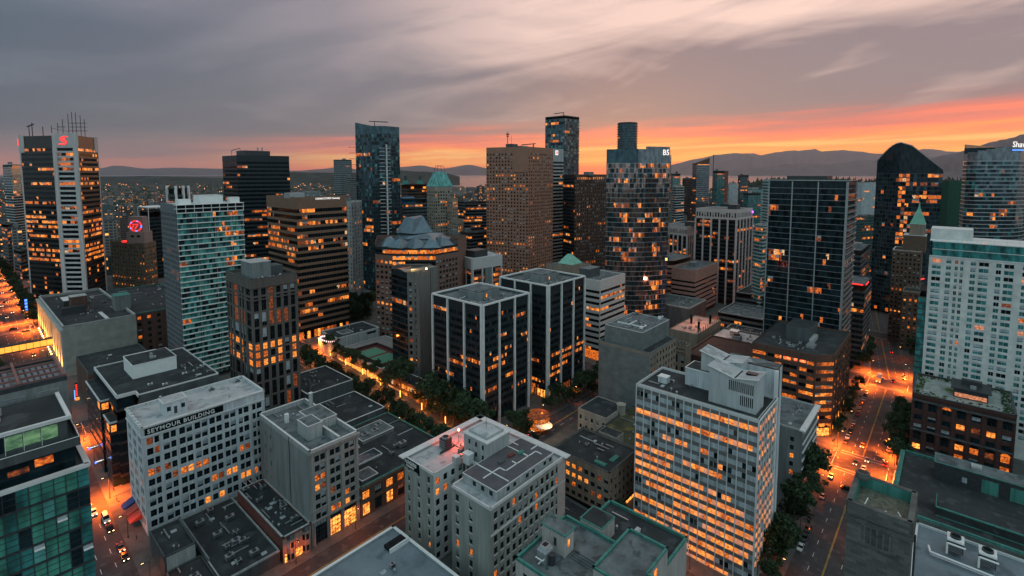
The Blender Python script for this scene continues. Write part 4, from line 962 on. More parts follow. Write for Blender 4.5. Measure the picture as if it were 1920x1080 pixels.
    q = b.mb(); q.box(x1-9, x1-3, y1-6, y1-3, zt-.9, zt-.3, copper); q.build('roof_hatch', b.root)
    q = b.mb(); q.cyl(x0+19, yb+8.5, zt+4.3, zt+4.9, .35, emit('red_beacon', (1, .05, .02), 40), 10); q.bar((x0+19, yb+8.5, zt-.9), (x0+19, yb+8.5, zt+4.3), .09, metald); q.build('warning_beacon', b.root)
    ld_ = bpy.data.lights.new('beacon_light', 'POINT'); ld_.energy = 2600; ld_.color = (1, .12, .06); ld_.shadow_soft_size = .4; lo = bpy.data.objects.new('beacon_light', ld_); C.objects.link(lo); lo.parent = b.root; lo.location = (x0+18.4-b.o[0], yb+7.9-b.o[1], zt+4.2-b.o[2])
    q = b.mb(); F = b.F[3]; q.fbox(F, .3, 8.4, zt-3.3, zt-.2, .02, .2, gblack); q.build('sign_board', b.root)
    sign_text(b, F, .6, zt-1.75, .24, 'ROGERS', 1.7, white, 'sign_lettering', spacing=1.05, bold=.03); sign_text(b, F, 1.3, zt-2.85, .24, 'BUILDING', .95, white, 'sign_lettering', spacing=1.05, bold=.02)
    q = b.mb(); F = b.F[6]; q.fbox(b.F[5], .2, .5, 4, zt-1, .2, .5, metald); q.fbox(b.F[5], 2.2, 2.5, 4, zt-1, .2, .4, metald); q.build('court_pipes', b.root)
    b.finish(2.5)
rogers()

def bottom_roofs():
    # pale blue-grey roof of a low building, bottom middle
    b = Bld('low_building', 'low building with wide pale blue grey roof and white roof edge at the bottom edge', (48, 52, 93.5, 136), 17.2); site(48, 93.5, 52, 136)
    b.wall(concd); b.roof(mat('blue_grey_roof', (0.16, 0.20, 0.225), rough=.7, var=.3, scale=.08, bump=.2, spots=((.09, .12, .14), .12)), concl, .6, .7, white)
    q = b.mb(); q.box(86, 92.5, 127, 130.5, 16.6, 17.6, gblack); q.box(85.6, 92.9, 126.6, 126.99, 16.6, 18.1, white); q.build('roof_hatch', b.root)
    q = b.mb(); q.cyl(88, 103, 16.6, 18.2, 2.2, roofm, 20); q.cyl(88, 103, 18.2, 18.25, 1.5, lb, 20); q.build('lit_skylight', b.root)
    b.clutter(3, 16.6, 60, 88, 108, 124, 6)
    # green copper edged roofs in front of ROGERS BUILDING: three joined blocks of one building
    z = 45.0
    c0 = P(967, 1045, z=z); c1 = P(1110, 1062, z=z); c2 = P(1180, 993, z=z); c3 = P(1250, 1030, z=z); cb = P(1095, 987, z=z); cm = P(1080, 1000, z=z)
    x0, y1 = c0[0], c0[1]; x1 = cb[0]
    A = Bld('copper_edged_building', 'pale walled building with green copper edged flat roof and big silver ventilator', (x0, y1-26, x0+20, y1), z, zb=0); site(x0, 125, 20, y1)
    wpale = mat('cream_render', (0.42, 0.385, 0.36), var=.15, streak=True)
    A.punched(3, [(2.2, 3.6), (5.6, 7.0), (13, 14.5), (18, 19.5)], [(z-4.4, z-2.6)]+[(z-8.4, z-6.4)], wpale, .25, p=0)
    A.wall(wpale); A.roof(roofm, copper, .7, .35, copper)
    q = A.mb(); hx, hy = x0+8.2, y1-8.2
    q.box(hx, hx+3.8, hy, hy+6.8, z-.7, z+4.6, wpale); q.box(hx-.3, hx+4.1, hy-.3, hy+7.1, z+4.6, z+4.9, copper); q.box(hx, hx+3.8, hy, hy+6.8, z+4.9, z+4.94, roofm); q.box(hx-.05, hx-.003, hy+2.4, hy+3.2, z+1, z+3, metald); q.box(hx+1.2, hx+2, hy-.05, hy-.003, z+1.4, z+3, lb); q.build('stair_house', A.root)
    q = A.mb(); hx, hy = x0+3.0, y1-6.5
    q.box(hx, hx+3.2, hy, hy+2.6, z-.5, z+2.2, metal); q.hexa([(hx, hy, z+2.2), (hx+3.2, hy, z+2.2), (hx+3.2, hy+2.6, z+2.2), (hx, hy+2.6, z+2.2)], [(hx+.7, hy+.5, z+3.3), (hx+2.5, hy+.5, z+3.3), (hx+2.5, hy+2.1, z+3.3), (hx+.7, hy+2.1, z+3.3)], metal)
    q.box(hx+.9, hx+2.3, hy+.7, hy+1.9, z+3.3, z+3.34, gblack); q.cyl(hx+1.6, hy-.6, z-.5, z+1.8, .8, metald, 14); q.bar((hx-.6, hy+.4, z+.9), (hx-.6, hy+2.4, z+.9), .16, white, 8); q.bar((hx-.6, hy+.4, z+.9), (hx+.1, hy+.4, z+.9), .16, white, 8); q.bar((hx-.9, hy+1.4, z-.2), (hx+.1, hy+1.4, z-.2), .2, white, 8); q.build('ventilator', A.root)
    q = A.mb()
    for k in range(4): q.box(x0+9+k*.8, x0+9.12+k*.8, y1-24, y1-9, z-.7, z-.35, roofm)
    q.build('roof_rails', A.root)
    A.finish()
    B2 = Bld('copper_edged_building', 'dark copper edged roof between the silver ventilator and the pale notched roof', (x0+20.1, y1-26, x0+37, y1-3.5), z-3, zb=0); B2.wall(wpale); B2.roof(roofd, copper, .7, .35, copper)
    B2.boxpart('roof_box', x0+20.3, x0+26.5, y1-11, y1-4.5, z-3.7, z+.9, wpale, copper, roofd); B2.clutter(3, z-3.7, x0+27, x0+33, y1-16, y1-6, 3)
    p0 = c1; X0, Y1 = c1[0], c1[1]+0
    z3 = 47.
    q0 = P(1112, 1063, z=z3); q1 = P(1180, 993, z=z3); q2 = P(1250, 1030, z=z3)
    X0 = q0[0]; YA = q0[1]; X1 = (q1[0]+q2[0])/2+.5; YB = q2[1]
    poly = [(X0, YA-24), (X0+13, YA-24), (X0+13, YB), (X1, YB), (X1, YA), (X0, YA)]
    poly = [(X0, YA-13), (X0+6.5, YA-13), (X0+6.5, YB), (X1, YB), (X1, YA), (X0, YA)]
    D = Bld('copper_edged_building', 'pale notched roof with green copper edge and lit windows beside the gridded slab', poly, z3, zb=0); D.wall(wpale); D.roof(roofm, copper, .5, .3, copper)
    q = D.mb(); q.fquad(D.F[1], 2, 3.4, z3-3.4, z3-1.6, .02, la) if 0 else None; q.fquad(D.F[2], 3, 4.6, z3-3.3, z3-1.5, .02, lb); q.fquad(D.F[2], .8, 1.6, z3-3.3, z3-1.2, .02, la); q.build('lit_window', D.root)
bottom_roofs()

def blacktowers():
    for nm, F_, L_, R_, yy, lab, n0 in (('T1', (904, 572), 811, 991, 171, 'black glass tower with white corner piers, nearer and left one of the twin pair', 0), ('T2', (1028, 535), 938, 1096, 167, 'black glass tower with white corner piers, farther and right one of the twin pair', 1)):
        x0, y0, x1, y1, zt = fp(F_[0], F_[1], L_, R_, y=yy); site(x0, x1, y0, y1)
        b = Bld('black_office_tower', lab, (x0, y0, x1, y1), zt, 'tower', 'twin black office towers'); fh = 3.75; nf = int((zt-4.4-b.zb-6)/fh); zs = zt-4.2-nf*fh
        hot = {0: {3: {14: (0, .65), 13: (0, .33), 7: (.55, 1), 6: (.3, .7), 4: (.25, .45), 2: (0, .35), 1: (.4, .7)}, 0: {15: (.85, 1), 12: (.62, .9), 10: (.3, .5), 9: (.8, 1), 8: (.45, .6), 7: (.2, .5), 6: (.1, .45), 4: (.45, .7), 3: (0, .3), 2: (.75, .9)}}, 1: {3: {16: (.0, 1), 4: (.6, .8), 2: (.1, .6), 1: (0, .9), 0: (.0, .8)}, 0: {16: (0, .3), 5: (.05, 1), 4: (.3, .95), 3: (.1, .5), 2: (.0, .3)}}}[n0]
        def rl(f, i, fr, hot=hot):
            a = hot.get(i, {}).get(f)
            return (a is not None and a[0] <= fr < a[1] and R.random() < .85) or R.random() < .012
        b.bands(zs, fh, nf, gblack, mat('black_spandrel', (0.016, 0.024, 0.028), rough=.4, var=.3), gfrac=.5, bay=1.25, rowlit=rl, only=[0, 3], sp=.03, mull=metald, litf=lambda: R.choice([la, lb, ld]), glasspick=lambda: R.choice([gblack, gblack, gdark, gdark, gmirror]) if R.random() < .4 else gblack)
        q = b.mb()
        for i in (0, 3): q.fbox(b.F[i], 0, b.F[i][3], zt-4.2, zt-.7, -.3, .03, MT['black_spandrel']); q.fbox(b.F[i], 0, b.F[i][3], zt-.7, zt, -.4, .75, trim)
        for i in (1, 2): q.fbox(b.F[i], 0, b.F[i][3], zt-4.2, zt-.7, -.3, .03, concd); q.fbox(b.F[i], 0, b.F[i][3], zt-.7, zt, -.4, .75, trim)
        q.build('roof_fascia', b.root)
        q = b.mb()
        for i in (0, 3):
            F = b.F[i]; n = int(F[3]/1.25)
            for k in range(n+1): q.fbox(F, k*F[3]/n-.06, k*F[3]/n+.06, zt-4.1, zt-.75, .03, .14, metald)
        q.build('louvre', b.root)
        b.wall(concd)
        for i in (0, 3):
            for k in range(4):
                F = b.F[i]; wd = 1.0; u = [wd/2-.2, F[3]/3, 2*F[3]/3, F[3]-wd/2+.2][k]
                if i == 0 and k == 0: u = .35
                q = b.mb(); q.fbox(F, u-wd/2, u+wd/2, b.zb-1, zt-.72, -.2, .85, trim); q.build('pier', b.root)
        q = b.mb()
        for i in (0, 3): q.fbox(b.F[i], .5, b.F[i][3]-.5, b.zb, zs-.003, -2.2, -2, gdark)
        if n0 == 1:
            for i in (0, 3): [q.fquad(b.F[i], 1+k*2.2, 2.6+k*2.2, b.zb+.5, zs-1.2, -1.95, R.choice([la, ld, lh, gblack])) for k in range(int(b.F[i][3]/2.2)-1)]
        q.build('lobby', b.root)
        q = b.mb(); q.poly([(p[0], p[1], zt-1.9) for p in b.p], roofm); q.build('roof', b.root)
        cx_, cy_ = (x0+x1)/2, (y0+y1)/2
        q = b.mb(); q.box(cx_-8.5, cx_+7.5, cy_-7, cy_+8, zt-1.9, zt+2.0, conc); q.box(cx_-7.5, cx_+6.5, cy_-6, cy_+7, zt+2.0, zt+2.6, roofm); q.box(cx_-3, cx_-2.2, cy_-7.05, cy_-7.003, zt-.8, zt+1, lb)
        q.build('plant_room', b.root)
        for k in range(6): b.vent(cx_-13+k*1.3, cy_+2+k*.2, zt-1.9, .5, .9)
        q = b.mb()
        for k in range(8): q.box(x0+2.5, x0+5.5, y0+3+k*1.3, y0+3.7+k*1.3, zt-1.9, zt-1.1, metal)
        q.build('cooling_coils', b.root)
        b.clutter(7, zt-1.9, x0+4, x1-5, y0+3, cy_-8, 40+n0)
        if n0 == 1:                           # round glazed entrance pavilion beside the tower
            ex, ey, _ = P(1008, 795, z=7.)
            p_ = empty('entrance_pavilion', (ex, ey, G(ey)), 'round glowing glass entrance pavilion between the black towers', 'pavilion')
            q = MB((ex, ey, G(ey))); g0 = G(ey)
            q.cyl(ex, ey, g0+.2, g0+6, 6.2, la, 28); q.build('glass_drum', p_)
            q = MB((ex, ey, g0))
            for k in range(28): a = 2*math.pi*k/28; q.bar((ex+6.3*math.cos(a), ey+6.3*math.sin(a), g0), (ex+6.3*math.cos(a), ey+6.3*math.sin(a), g0+6.1), .09, metald, 4)
            for zz in (2, 4, 6.0): q.cyl(ex, ey, g0+zz, g0+zz+.12, 6.42, metald, 28)
            q.build('frame', p_)
            q = MB((ex, ey, g0)); q.cyl(ex, ey, g0+6.15, g0+6.9, 6.0, ld, 28, 1.0); q.build('glass_roof', p_)
            q = MB((ex, ey, g0)); q.cyl(ex-3, ey-6.5, g0+3.2, g0+3.6, 4.2, white, 20); q.build('canopy', p_)
            ll = bpy.data.lights.new('lobby_light', 'POINT'); ll.energy = 1600; ll.color = (1, .42, .1); ll.shadow_soft_size = 2; lo = bpy.data.objects.new('lobby_light', ll); C.objects.link(lo); lo.parent = p_; lo.location = (-3, -9, 5)
blacktowers()

def greyblock():
    x0, y0, x1, y1, zt = fp(1219, 660, 1123, 1268, x=231); zt -= .5; site(x0, x1, y0, y1)
    b = Bld('blank_walled_building', 'grey concrete building with huge blank wall and set back concrete roof block', (x0, y0, x1, y1), zt)
    W = x1-x0; b.punched(0, regular(W, 9, 1.5), [(zt-4.2-k*3.7, zt-2.1-k*3.7) for k in range(10)], beige, .3, p=.12, style='sash')
    b.used.add(3); q = b.mb(); F = b.F[3]; bw = brick('grey_cast_concrete', (0.17, 0.185, 0.185), (0.14, 0.155, 0.155), (0.09, 0.10, 0.10), 1, 3.4, 1.5)
    q.fquad(F, 0, F[3], b.zb, zt, 0, bw); q.fbox(F, 0, F[3], zt-1.6, zt-.4, .002, .06, beige); q.build('blank_wall', b.root)
    b.wall(bw); b.roof(roofd, bw, .8, .4)
    tx0, ty0, tz = P(1205, 625, x=x0+2.5); ty1 = along(1134, 'x', tx0, tz); tx1 = along(1255, 'y', ty0, tz)
    q = b.mb(); q.box(tx0, tx1, ty0, ty1, zt-.8, tz, bw); q.build('roof_block', b.root)
    q = b.mb(); q.box(tx0+.3, tx1-.3, ty0+.3, ty1-.3, tz, tz+.06, roofm)
    for a in ((tx0, tx0+.2, ty0, ty1), (tx1-.2, tx1, ty0, ty1), (tx0, tx1, ty0, ty0+.2), (tx0, tx1, ty1-.2, ty1)): q.box(*a, tz+.07, tz+.3, trim)
    q.build('upper_roof', b.root)
    q = b.mb(); q.box(tx0+8, tx0+8.4, ty0+6, ty1-3, tz+.1, tz+.8, white); q.box(tx0+8.4, tx0+17, ty0+12, ty0+12.4, tz+.1, tz+.8, white); q.build('roof_rail', b.root)
    b.unit(tx0+5, ty0+2.5, tz+.06, 5, 2, 1.4, white); b.unit(tx1-4, ty0+3, tz+.06, 3, 2, 1.8, white); b.unit(tx1-4, ty1-4, tz+.06, 3, 2, 1.2); b.clutter(8, tz+.06, tx0+3, tx1-4, ty0+2, ty1-3, 9); b.finish()
    # small mansion at its foot
    mx, my, _ = P(1143, 825, z=13)
    b = Bld('small_house', 'small cream house with dark roof and round turret at the foot of the blank wall', (200, 118, 218, 134), 20.5); site(198, 222, 116, 136)
    cr = mat('cream_stone', (.34, .31, .26), var=.2, streak=True); b.punched(3, regular(16, 5, 1.2), [(11, 13), (15.5, 17.6)], cr, .25, lits=[[0, 0, 0, 0, 'h'], [0, 0, 0, 0, 0]], sill=trim); b.punched(0, regular(18, 4, 1.2), [(11, 13), (15.5, 17.6)], cr, .25, p=.1); b.wall(cr); b.roof(roofd, cr, .4, .3)
    q = b.mb(); q.cyl(213, 117.6, 0, 22.5, 2.0, cr, 14); q.cyl(213, 117.6, 22.5, 23, 2.3, cr, 14); q.build('turret', b.root); b.finish()
    b = Bld('low_building', 'low building with dark mossy roof below the small cream house', (184.5, 88.5, 224, 117.5), 18.5); site(184, 224, 88, 118); b.wall(beige); b.roof(mat('mossy_roof', (.05, .055, .03), var=.6, scale=.15, spots=((.12, .10, .03), .12)), concd, .5, .3); b.clutter(9, 18, 190, 220, 92, 114, 5)
    b.boxpart('roof_house', 185, 191, 104, 113, 18, 22, cr, None, roofd)
    # corner building with amber windows
    x0, y0, x1, y1, zt = fp(1143, 890, 1066, 1187, x=161.5); x1 = 184.2; y1 += 8; site(x0, x1, y0, y1)
    b = Bld('corner_office_building', 'dark corner building with amber lit upper windows and black shopfront below', (x0, y0, x1, y1), 21.5)
    F = b.F
    b.punched(3, regular(F[3][3], 9, 1.9), [(12.9, 14.8), (9.2, 11.1), (16.6, 18.5), (5.6, 7.4)], beige, .3, lits=[[0]*9, [0, 'd', 0, 'a', 0, 0, 'd', 'a', 0], [0, 'b', 'b', 'b', 'b', 'b', 0, 0, 0], [0, 'a', 'b', 'b', 'a', 0, 0, 'd', 0]], style='cross', z0=4.6)
    b.punched(0, regular(F[0][3], 7, 1.5), [(12.9, 14.8), (9.2, 11.1), (16.6, 18.5), (5.6, 7.4)], beige, .3, p=.45, style='sash', z0=4.6)
    q = b.mb()
    for i in (0, 3): q.fbox(F[i], 0, F[i][3], b.zb, 4.6, -.3, .004, gblack)
    q.fquad(F[0], .6, F[0][3]-.6, .4, 3.6, .01, lh); q.build('shopfront', b.root)
    b.used.update([0, 3]); b.wall(beige); b.roof(roofd, beige, .7, .4, concd); b.boxpart('roof_trough', x0+3, x0+5, y0+4, y0+9, 20.8, 21.4, copper); b.boxpart('roof_trough', x0+8, x0+13, y0+3, y0+5, 20.8, 21.4, copper); b.clutter(6, 20.8, x0+3, x1-3, y0+8, y1-3, 77)
    b.boxpart('notice_board', x0-.1, x0-.004, y0+1.2, y0+3.0, 1.9, 3.2, white)
    b.finish()
greyblock()

def hastings_left():
    # stone-cornice block beyond the slab
    x0, y0, x1, _, zt = fp(1505, 807, None, 1533, d=201); x0 = 218; y0 = 43.3
    zt = P(1505, 807, y=y0)[2]; x0 = P(1505, 807, y=y0)[0]; x1 = 261.5; y1 = y0+26; site(x0, x1, y0, y1)
    b = Bld('cornice_office_building', 'grey building with heavy pale cornice and thin balconies facing the wide street', (x0, y0, x1, y1), zt); print('corn', x0, y0, zt)
    F = b.F; rows = storeys(3.5, 3.6, int((zt-6)/3.6), 2.0, .8)
    b.punched(3, [(2.5, 4.1), (F[3][3]-4.5, F[3][3]-3)], rows, conc, .3, p=.35, style='cross')
    b.punched(0, regular(F[0][3], 12, 1.7), rows, conc, .35, p=.3)
    b.wall(conc); b.roof(roofm, concl, .7, .4, None)
    q = b.mb(); q.fbox(F[0], -.8, F[0][3]+.5, zt-.5, zt+.1, -1.1, 1.1, trim); q.fbox(F[0], 0, F[0][3], zt-1.4, zt-.52, .004, .6, trim); q.build('cornice', b.root)
    for k in range(len(rows)): q = b.mb(); q.fbox(F[0], .3, F[0][3]-.3, rows[k][0]-.45, rows[k][0]-.2, .004, .5, trim); q.build('balcony', b.root)
    b.boxpart('roof_wall', x0+8, x0+12, y0+12, y0+12.5, zt-.7, zt+1.8, concl, trim); b.clutter(5, zt-.7, x0+3, x1-4, y0+4, y1-4, 12); b.finish()
    # brown octagon-cornered block with orange rooms
    x0, y0 = 288., 42.7; zt = 43.3; x1 = 344; y1 = 80; c = 7; site(x0, x1, y0, y1)
    b = Bld('brown_stone_office_block', 'dark brown block with chamfered corner and rows of glowing orange offices', [(x0+c, y0), (x1, y0), (x1, y1), (x0, y1), (x0, y0+c)], zt)
    def rl(f, i, fr):
        if i == 3: return True if (f == 8 and .3 < fr < .95) else (R.random() < (.55 if f > 3 else .3))
        if i == 4: return R.random() < .8
        return R.random() < .3
    redr = lit('lit_room_red', (1, .05, .02), (1, .2, .06), .9, 2.2)
    st_ = [0]
    b.bands(5.5, 4.0, 9, gblack, brown, gfrac=.48, bay=3.6, only=[0, 3, 4], rowlit=rl, sp=.35, mull=brown, litf=lambda: R.choice([la, la, lb, ld, la]), set0=-.1)
    q = b.mb(); q.fquad(b.F[3], 14, 19, 38.1, 39.5, .03, redr); q.fquad(b.F[3], 20.5, 26, 38.1, 39.5, .03, redr); q.build('red_lit_window', b.root)
    q = b.mb()
    for i in (0, 3, 4): q.fbox(b.F[i], 0, b.F[i][3], 41.5, zt, -.3, .3, brown); q.fbox(b.F[i], 0, b.F[i][3], b.zb, 5.5-.003, -.6, -.5, gblack)
    q.fquad(b.F[0], 1, b.F[0][3]-2, .4, 4.6, -.45, lh); q.fquad(b.F[4], .5, b.F[4][3]-.5, .4, 4.6, -.45, lh); q.build('base_and_parapet', b.root)
    b.wall(brown); q = b.mb(); q.poly([(p[0], p[1], zt-.8) for p in b.p], roofd); q.build('roof', b.root)
    b.boxpart('roof_house', x0+22, x0+42, y0+14, y0+26, zt-.8, zt+6.5, concd, None, roofd); b.boxpart('roof_house', x0+20, x0+33, y0+12, y0+14, zt-.8, zt+1.6, concl); b.boxpart('roof_equipment', x0+12, x0+18, y0+10, y0+14, zt-.8, zt+.5, metal); b.clutter(8, zt-.8, x0+5, x0+20, y0+14, y1-5, 31)
    b.piers(lambda W: [W*k/max(1, round(W/8)) for k in range(max(1, round(W/8))+1)], b.zb, 41.5, 1.0, brown, .55, only=[0, 3])
hastings_left()

def rightside():
    # stone tower bottom right, open top
    x0 = 100.; _, y1, zt = P(1590, 937, x=x0); y0 = along(1710, 'x', x0, zt); x1 = 110.6
    b = Bld('stone_tower', 'square rough stone tower with roofless green walled top beside the wide street', (x0, y0, x1, y1), zt); site(x0, x1, y0, y1)
    b.wall(stone)
    q = b.mb(); t = .55; q.box(x0+t, x1-t, y0+t, y1-t, zt-2.2, zt-2.1, mat('rubble', (.12, .12, .09), var=.6, scale=1.2)); q.build('tower_floor', b.root)
    q = b.mb()
    for F in b.F:
        q.fbox(F, 0, F[3], zt-2.2, zt, -t, .25, stone); q.fbox(F, t+.01, F[3]-t-.01, zt-2.1, zt-.15, -t-.05, -t-.004, copper)
        q.fbox(F, -.1, F[3]+.1, zt-3.1, zt-2.6, .004, .4, stone)
    q.build('parapet', b.root)
    F = b.F[3]; W = F[3]; q = b.mb()
    for k in range(5): a = W*.28+k*W*.1; q.fbox(F, a, a+W*.035, zt-6.25, zt-3.35, .004, .3, stone)
    q.fbox(F, W*.24, W*.8, zt-6.7, zt-6.25, .004, .35, stone); q.fbox(F, W*.24, W*.8, zt-3.35, zt-3.12, .004, .35, stone); q.build('carved_panel', b.root)
    for z_ in range(12):
        for a, c in ((0, 1.3-(z_ % 2)*.4), (W-1.3+(z_ % 2)*.4, W)): q = b.mb(); q.fbox(F, a, c, zt-7.8-z_*1.5, zt-7.0-z_*1.5, .004, .14, stone); q.build('quoin', b.root)
    q = b.mb(); q.fquad(F, W*.3, W*.68, zt-22, zt-12.5, .02, redb); q.fbox(F, W*.36, W*.62, zt-19, zt-14.2, .03, .1, gdark); q.build('recessed_panel', b.root)
    q = b.mb(); q.cyl(x1-1.2, y1-1.0, zt, zt+1.1, 1.1, stone, 14); q.cyl(x1-1.2, y1-1, zt+1.1, zt+1.12, .8, gblack, 14); q.build('chimney', b.root)
    q = b.mb(); q.bar((x0+2, y1-1.8, zt-2), (x0+4.2, y1-2.4, zt-.7), .09, white); q.bar((x0+1.5, y1-3.2, zt-1.5), (x0+2.5, y1-5.2, zt-1), .09, white); q.bar((x0+2, y0+1, zt-1.6), (x0+3.2, y0+2, zt-.8), .1, white); q.bar((x0+3.2, y0+1, zt-1.6), (x0+2.2, y0+2.2, zt-1), .1, white); q.build('timber_braces', b.root)
    q = b.mb(); q.bar((x0+.3, y0-.5, 0), (x0+.3, y0-.5, zt-2), .16, metald); q.build('drain_pipe', b.root)
    # low copper-trimmed roof behind it
    z = 19.; x0, x1, y1, y0 = 213., 262., 11.6, -75.
    b = Bld('copper_trimmed_hall', 'low building with very wide dark roof, green copper gutter and raised roof lanterns', (x0, y0, x1, y1), z); site(x0, x1, y0, y1)
    b.wall(stone); b.roof(roofd, copper, .8, .5, copper)
    q = b.mb(); q.fbox(b.F[2], 0, b.F[2][3], z-1.6, z-.1, .004, .9, copper); q.build('gutter', b.root)
    b.boxpart('roof_lantern', 246, 254.5, -27, 1.4, z-.8, z+5.8, metald, copper, roofm); b.boxpart('lantern_vent', 249, 252, -12, -9, z+6.05, z+6.9, concl)
    q = b.mb(); q.box(245.94, 245.996, -8, -6.6, z+1, z+3, gcurt); q.box(245.94, 245.996, -16.5, -12, z-.6, z+4.4, copper); q.box(245.94, 245.996, -23.5, -19.5, z-.6, z+4.4, copper); q.build('lantern_panels', b.root)
    q = b.mb(); q.hexa([(219, -30, z-.8), (227, -30, z-.8), (227, 0, z-.8), (219, 0, z-.8)], [(219, -30, z+2.4), (226, -30, z+3.4), (226, 0, z+3.4), (219, 0, z+2.4)], roofd); q.hexa([(218.8, -30, z+2.1), (219.2, -30, z+2.2), (219.2, 0, z+2.2), (218.8, 0, z+2.1)], [(218.8, -30, z+2.5), (219.2, -30, z+2.6), (219.2, 0, z+2.6), (218.8, 0, z+2.5)], copper)
    q.box(218.8, 219.0, -30, 0, z-.8, z-.5, copper)
    q.hexa([(219, 0, z+2.2), (226, 0, z+3.2), (226, .2, z+3.2), (219, .2, z+2.2)], [(219, 0, z+2.55), (226, 0, z+3.55), (226, .2, z+3.55), (219, .2, z+2.55)], copper); q.build('low_lantern', b.root)
    # pale roof with two cooling units in front
    z = 17.; X1, y1 = 212.5, 5.; X0 = 108.
    b = Bld('pale_roofed_building', 'low building with pale blue grey roof carrying two big cooling units', (X0+4, -70, X1, 4.8), z); site(X0, X1, -70, y1)
    b.wall(concd); b.roof(MT['blue_grey_roof'], trim, .6, .5, trim)
    for ux, uy in (P(1790, 1035, z=z)[:2], P(1850, 1062, z=z)[:2]):
        q = b.mb(); x, y = ux, uy; s = 1.9
        q.box(x-s, x+s, y-s, y+s, z+.8, z+4.2, metald); q.box(x-s-.1, x+s+.1, y-s-.1, y+s+.1, z+4.2, z+4.8, white); q.cyl(x, y, z+4.8, z+5.5, 1.35, metald, 18); q.cyl(x, y, z+5.5, z+5.52, 1.1, gblack, 18)
        for k in range(6): q.box(x-s-.06, x-s-.003, y-s+.2, y+s-.2, z+1+k*.5, z+1.15+k*.5, metal)
        for a, c in ((-1, -1), (1, -1), (1, 1), (-1, 1)): q.box(x+a*s*.85-.12, x+a*s*.85+.12, y+c*s*.85-.12, y+c*s*.85+.12, z-.6, z+.8, metal)
        q.bar((x-s-.7, y+s, z+3.6), (x-s-.7, y-s-.5, z+3.6), .28, white, 8); q.bar((x-s-.7, y+s, z+3.6), (x-s-.7, y+s, z+.2), .28, white, 8)
        q.build('cooling_unit', b.root)
    (ax, ay, _), (bx_, by, _) = P(1752, 1035, z=z), P(1882, 1085, z=z)
    q = b.mb(); q.bar((ax-1.5, ay+1, z+.5), (bx_-2, by-3, z+.5), .3, white, 8); q.bar((ax-2.6, ay+1, z+.4), (bx_-3, by-3, z+.4), .2, metal, 8)
    q.bar((ax-1.5, ay+1, z+.5), (ax+1.5, ay+1.5, z+.5), .3, white, 8); q.build('pipework', b.root)
    # brick building with garden roof
    x0, y1 = 290., 11.; zt = 34.6; y0 = along(1907, 'x', x0, zt); x1 = 321.; site(x0, x1, y0, y1)
    b = Bld('brick_warehouse', 'dark red brick building with arched windows and planted terrace roof', (x0, y0, x1, y1), zt)
    F = b.F[3]; W = F[3]; cols = regular(W, 7, 2.9)
    b.punched(3, cols, [(3, 6.2), (8.6, 11.2), (13, 15.8), (18.2, 20.6), (22.4, 24.9), (27.4, 29.9)], dkb, .5, lits=[[0]*7, ['h', 0, 0, 'a', 0, 0, 'a'], [0, 0, 0, 'b', 'a', 'd', 'a'], [0]*7, [0, 0, 0, 'b', 'd', 'b', 0], [0]*7], style='mull')
    q = b.mb()
    for c in cols:
        for zz, h in ((29.9, 1.3), (15.8, 1.4)):
            m_ = (c[0]+c[1])/2; pts = []
            O, u, n = F[:3]
            for k in range(9): a = math.pi*k/8; uu = m_+1.6*math.cos(a); pts.append((O[0]+u[0]*uu+n[0]*.06, O[1]+u[1]*uu+n[1]*.06, zz+.1+h*math.sin(a)))
            q.poly(pts[::-1], gblack if R.random() < .8 else la)
    q.build('arched_light', b.root)
    q = b.mb()
    for k in range(8): u = k*W/7; q.fbox(F, max(0, u-.6), min(W, u+.6), b.zb, zt-3, .004, .45, dkb)
    for z_ in (16.9+.8, zt-3.2, 7.3): q.fbox(F, 0, W, z_, z_+.6, .005, .7, concd)
    q.fbox(F, 0, W, zt-1.3, zt-.6, .005, .5, dkb); q.build('brick_piers', b.root)
    b.wall(dkb); b.roof(mat('garden_terrace_roof', (.30, .32, .30), var=.3, scale=.4, bump=.3, spots=((.10, .17, .04), .12)), dkb, .7, .5, concd)
    q = b.mb(); hx, hy = x0+9, y0+8.5; q.box(hx, hx+11, hy, hy+11.5, zt-.7, zt+3.6, metald); q.box(hx-1.5, hx+12, hy-1, hy+12.5, zt+3.6, zt+4.1, metald); q.build('roof_pavilion', b.root)
    q = b.mb(); q.box(hx-.06, hx-.004, hy+.4, hy+11.1, zt-.2, zt+1.6, lp); q.build('lit_glazing', b.root)
    q = b.mb(); q.box(hx+1, hx+3, hy+4, hy+6, zt+4.1, zt+5.2, metal); q.box(hx+6, hx+9, hy+2, hy+9, zt+4.1, zt+6, metald); q.build('rooftop_unit', b.root)
    q = b.mb()
    r = random.Random(4)
    for k in range(420):
        e = r.random(); x = x0+1+r.random()*29; y = (y0+1+r.random()*3) if e < .4 else (y1-1-r.random()*2.5) if e < .6 else y0+r.random()*(y1-y0); x = x if e < .6 else (x1-1-r.random()*3 if e < .85 else x0+2+r.random()*4)
        s = r.uniform(.3, .8); a = Vector((r.gauss(0, 1), r.gauss(0, 1), r.gauss(0, .5))).normalized()*s; c = a.orthogonal().normalized()*s*.6; p = Vector((x, y, zt-.5+r.random()*.6)); q.poly([p-a, p-c, p+a, p+c], leafm)
    q.build('roof_planting', b.root, 'stuff'); b.finish()
    # white tiled hotel
    x0, y1 = 330., 9.4; zt = P(1743, 480, x=x0)[2]; y0 = -75.; x1 = 362; site(x0, x1, y0, y1+4)
    b = Bld('tiled_hotel', 'tall white tiled hotel with green glass crown and square paired windows', (x0, y0, x1, y1), zt); F = b.F[3]
    fh = 3.1; n = 27; rows = [(zt-3.0-k*fh, zt-1.0-k*fh) for k in range(n)]
    cols = []
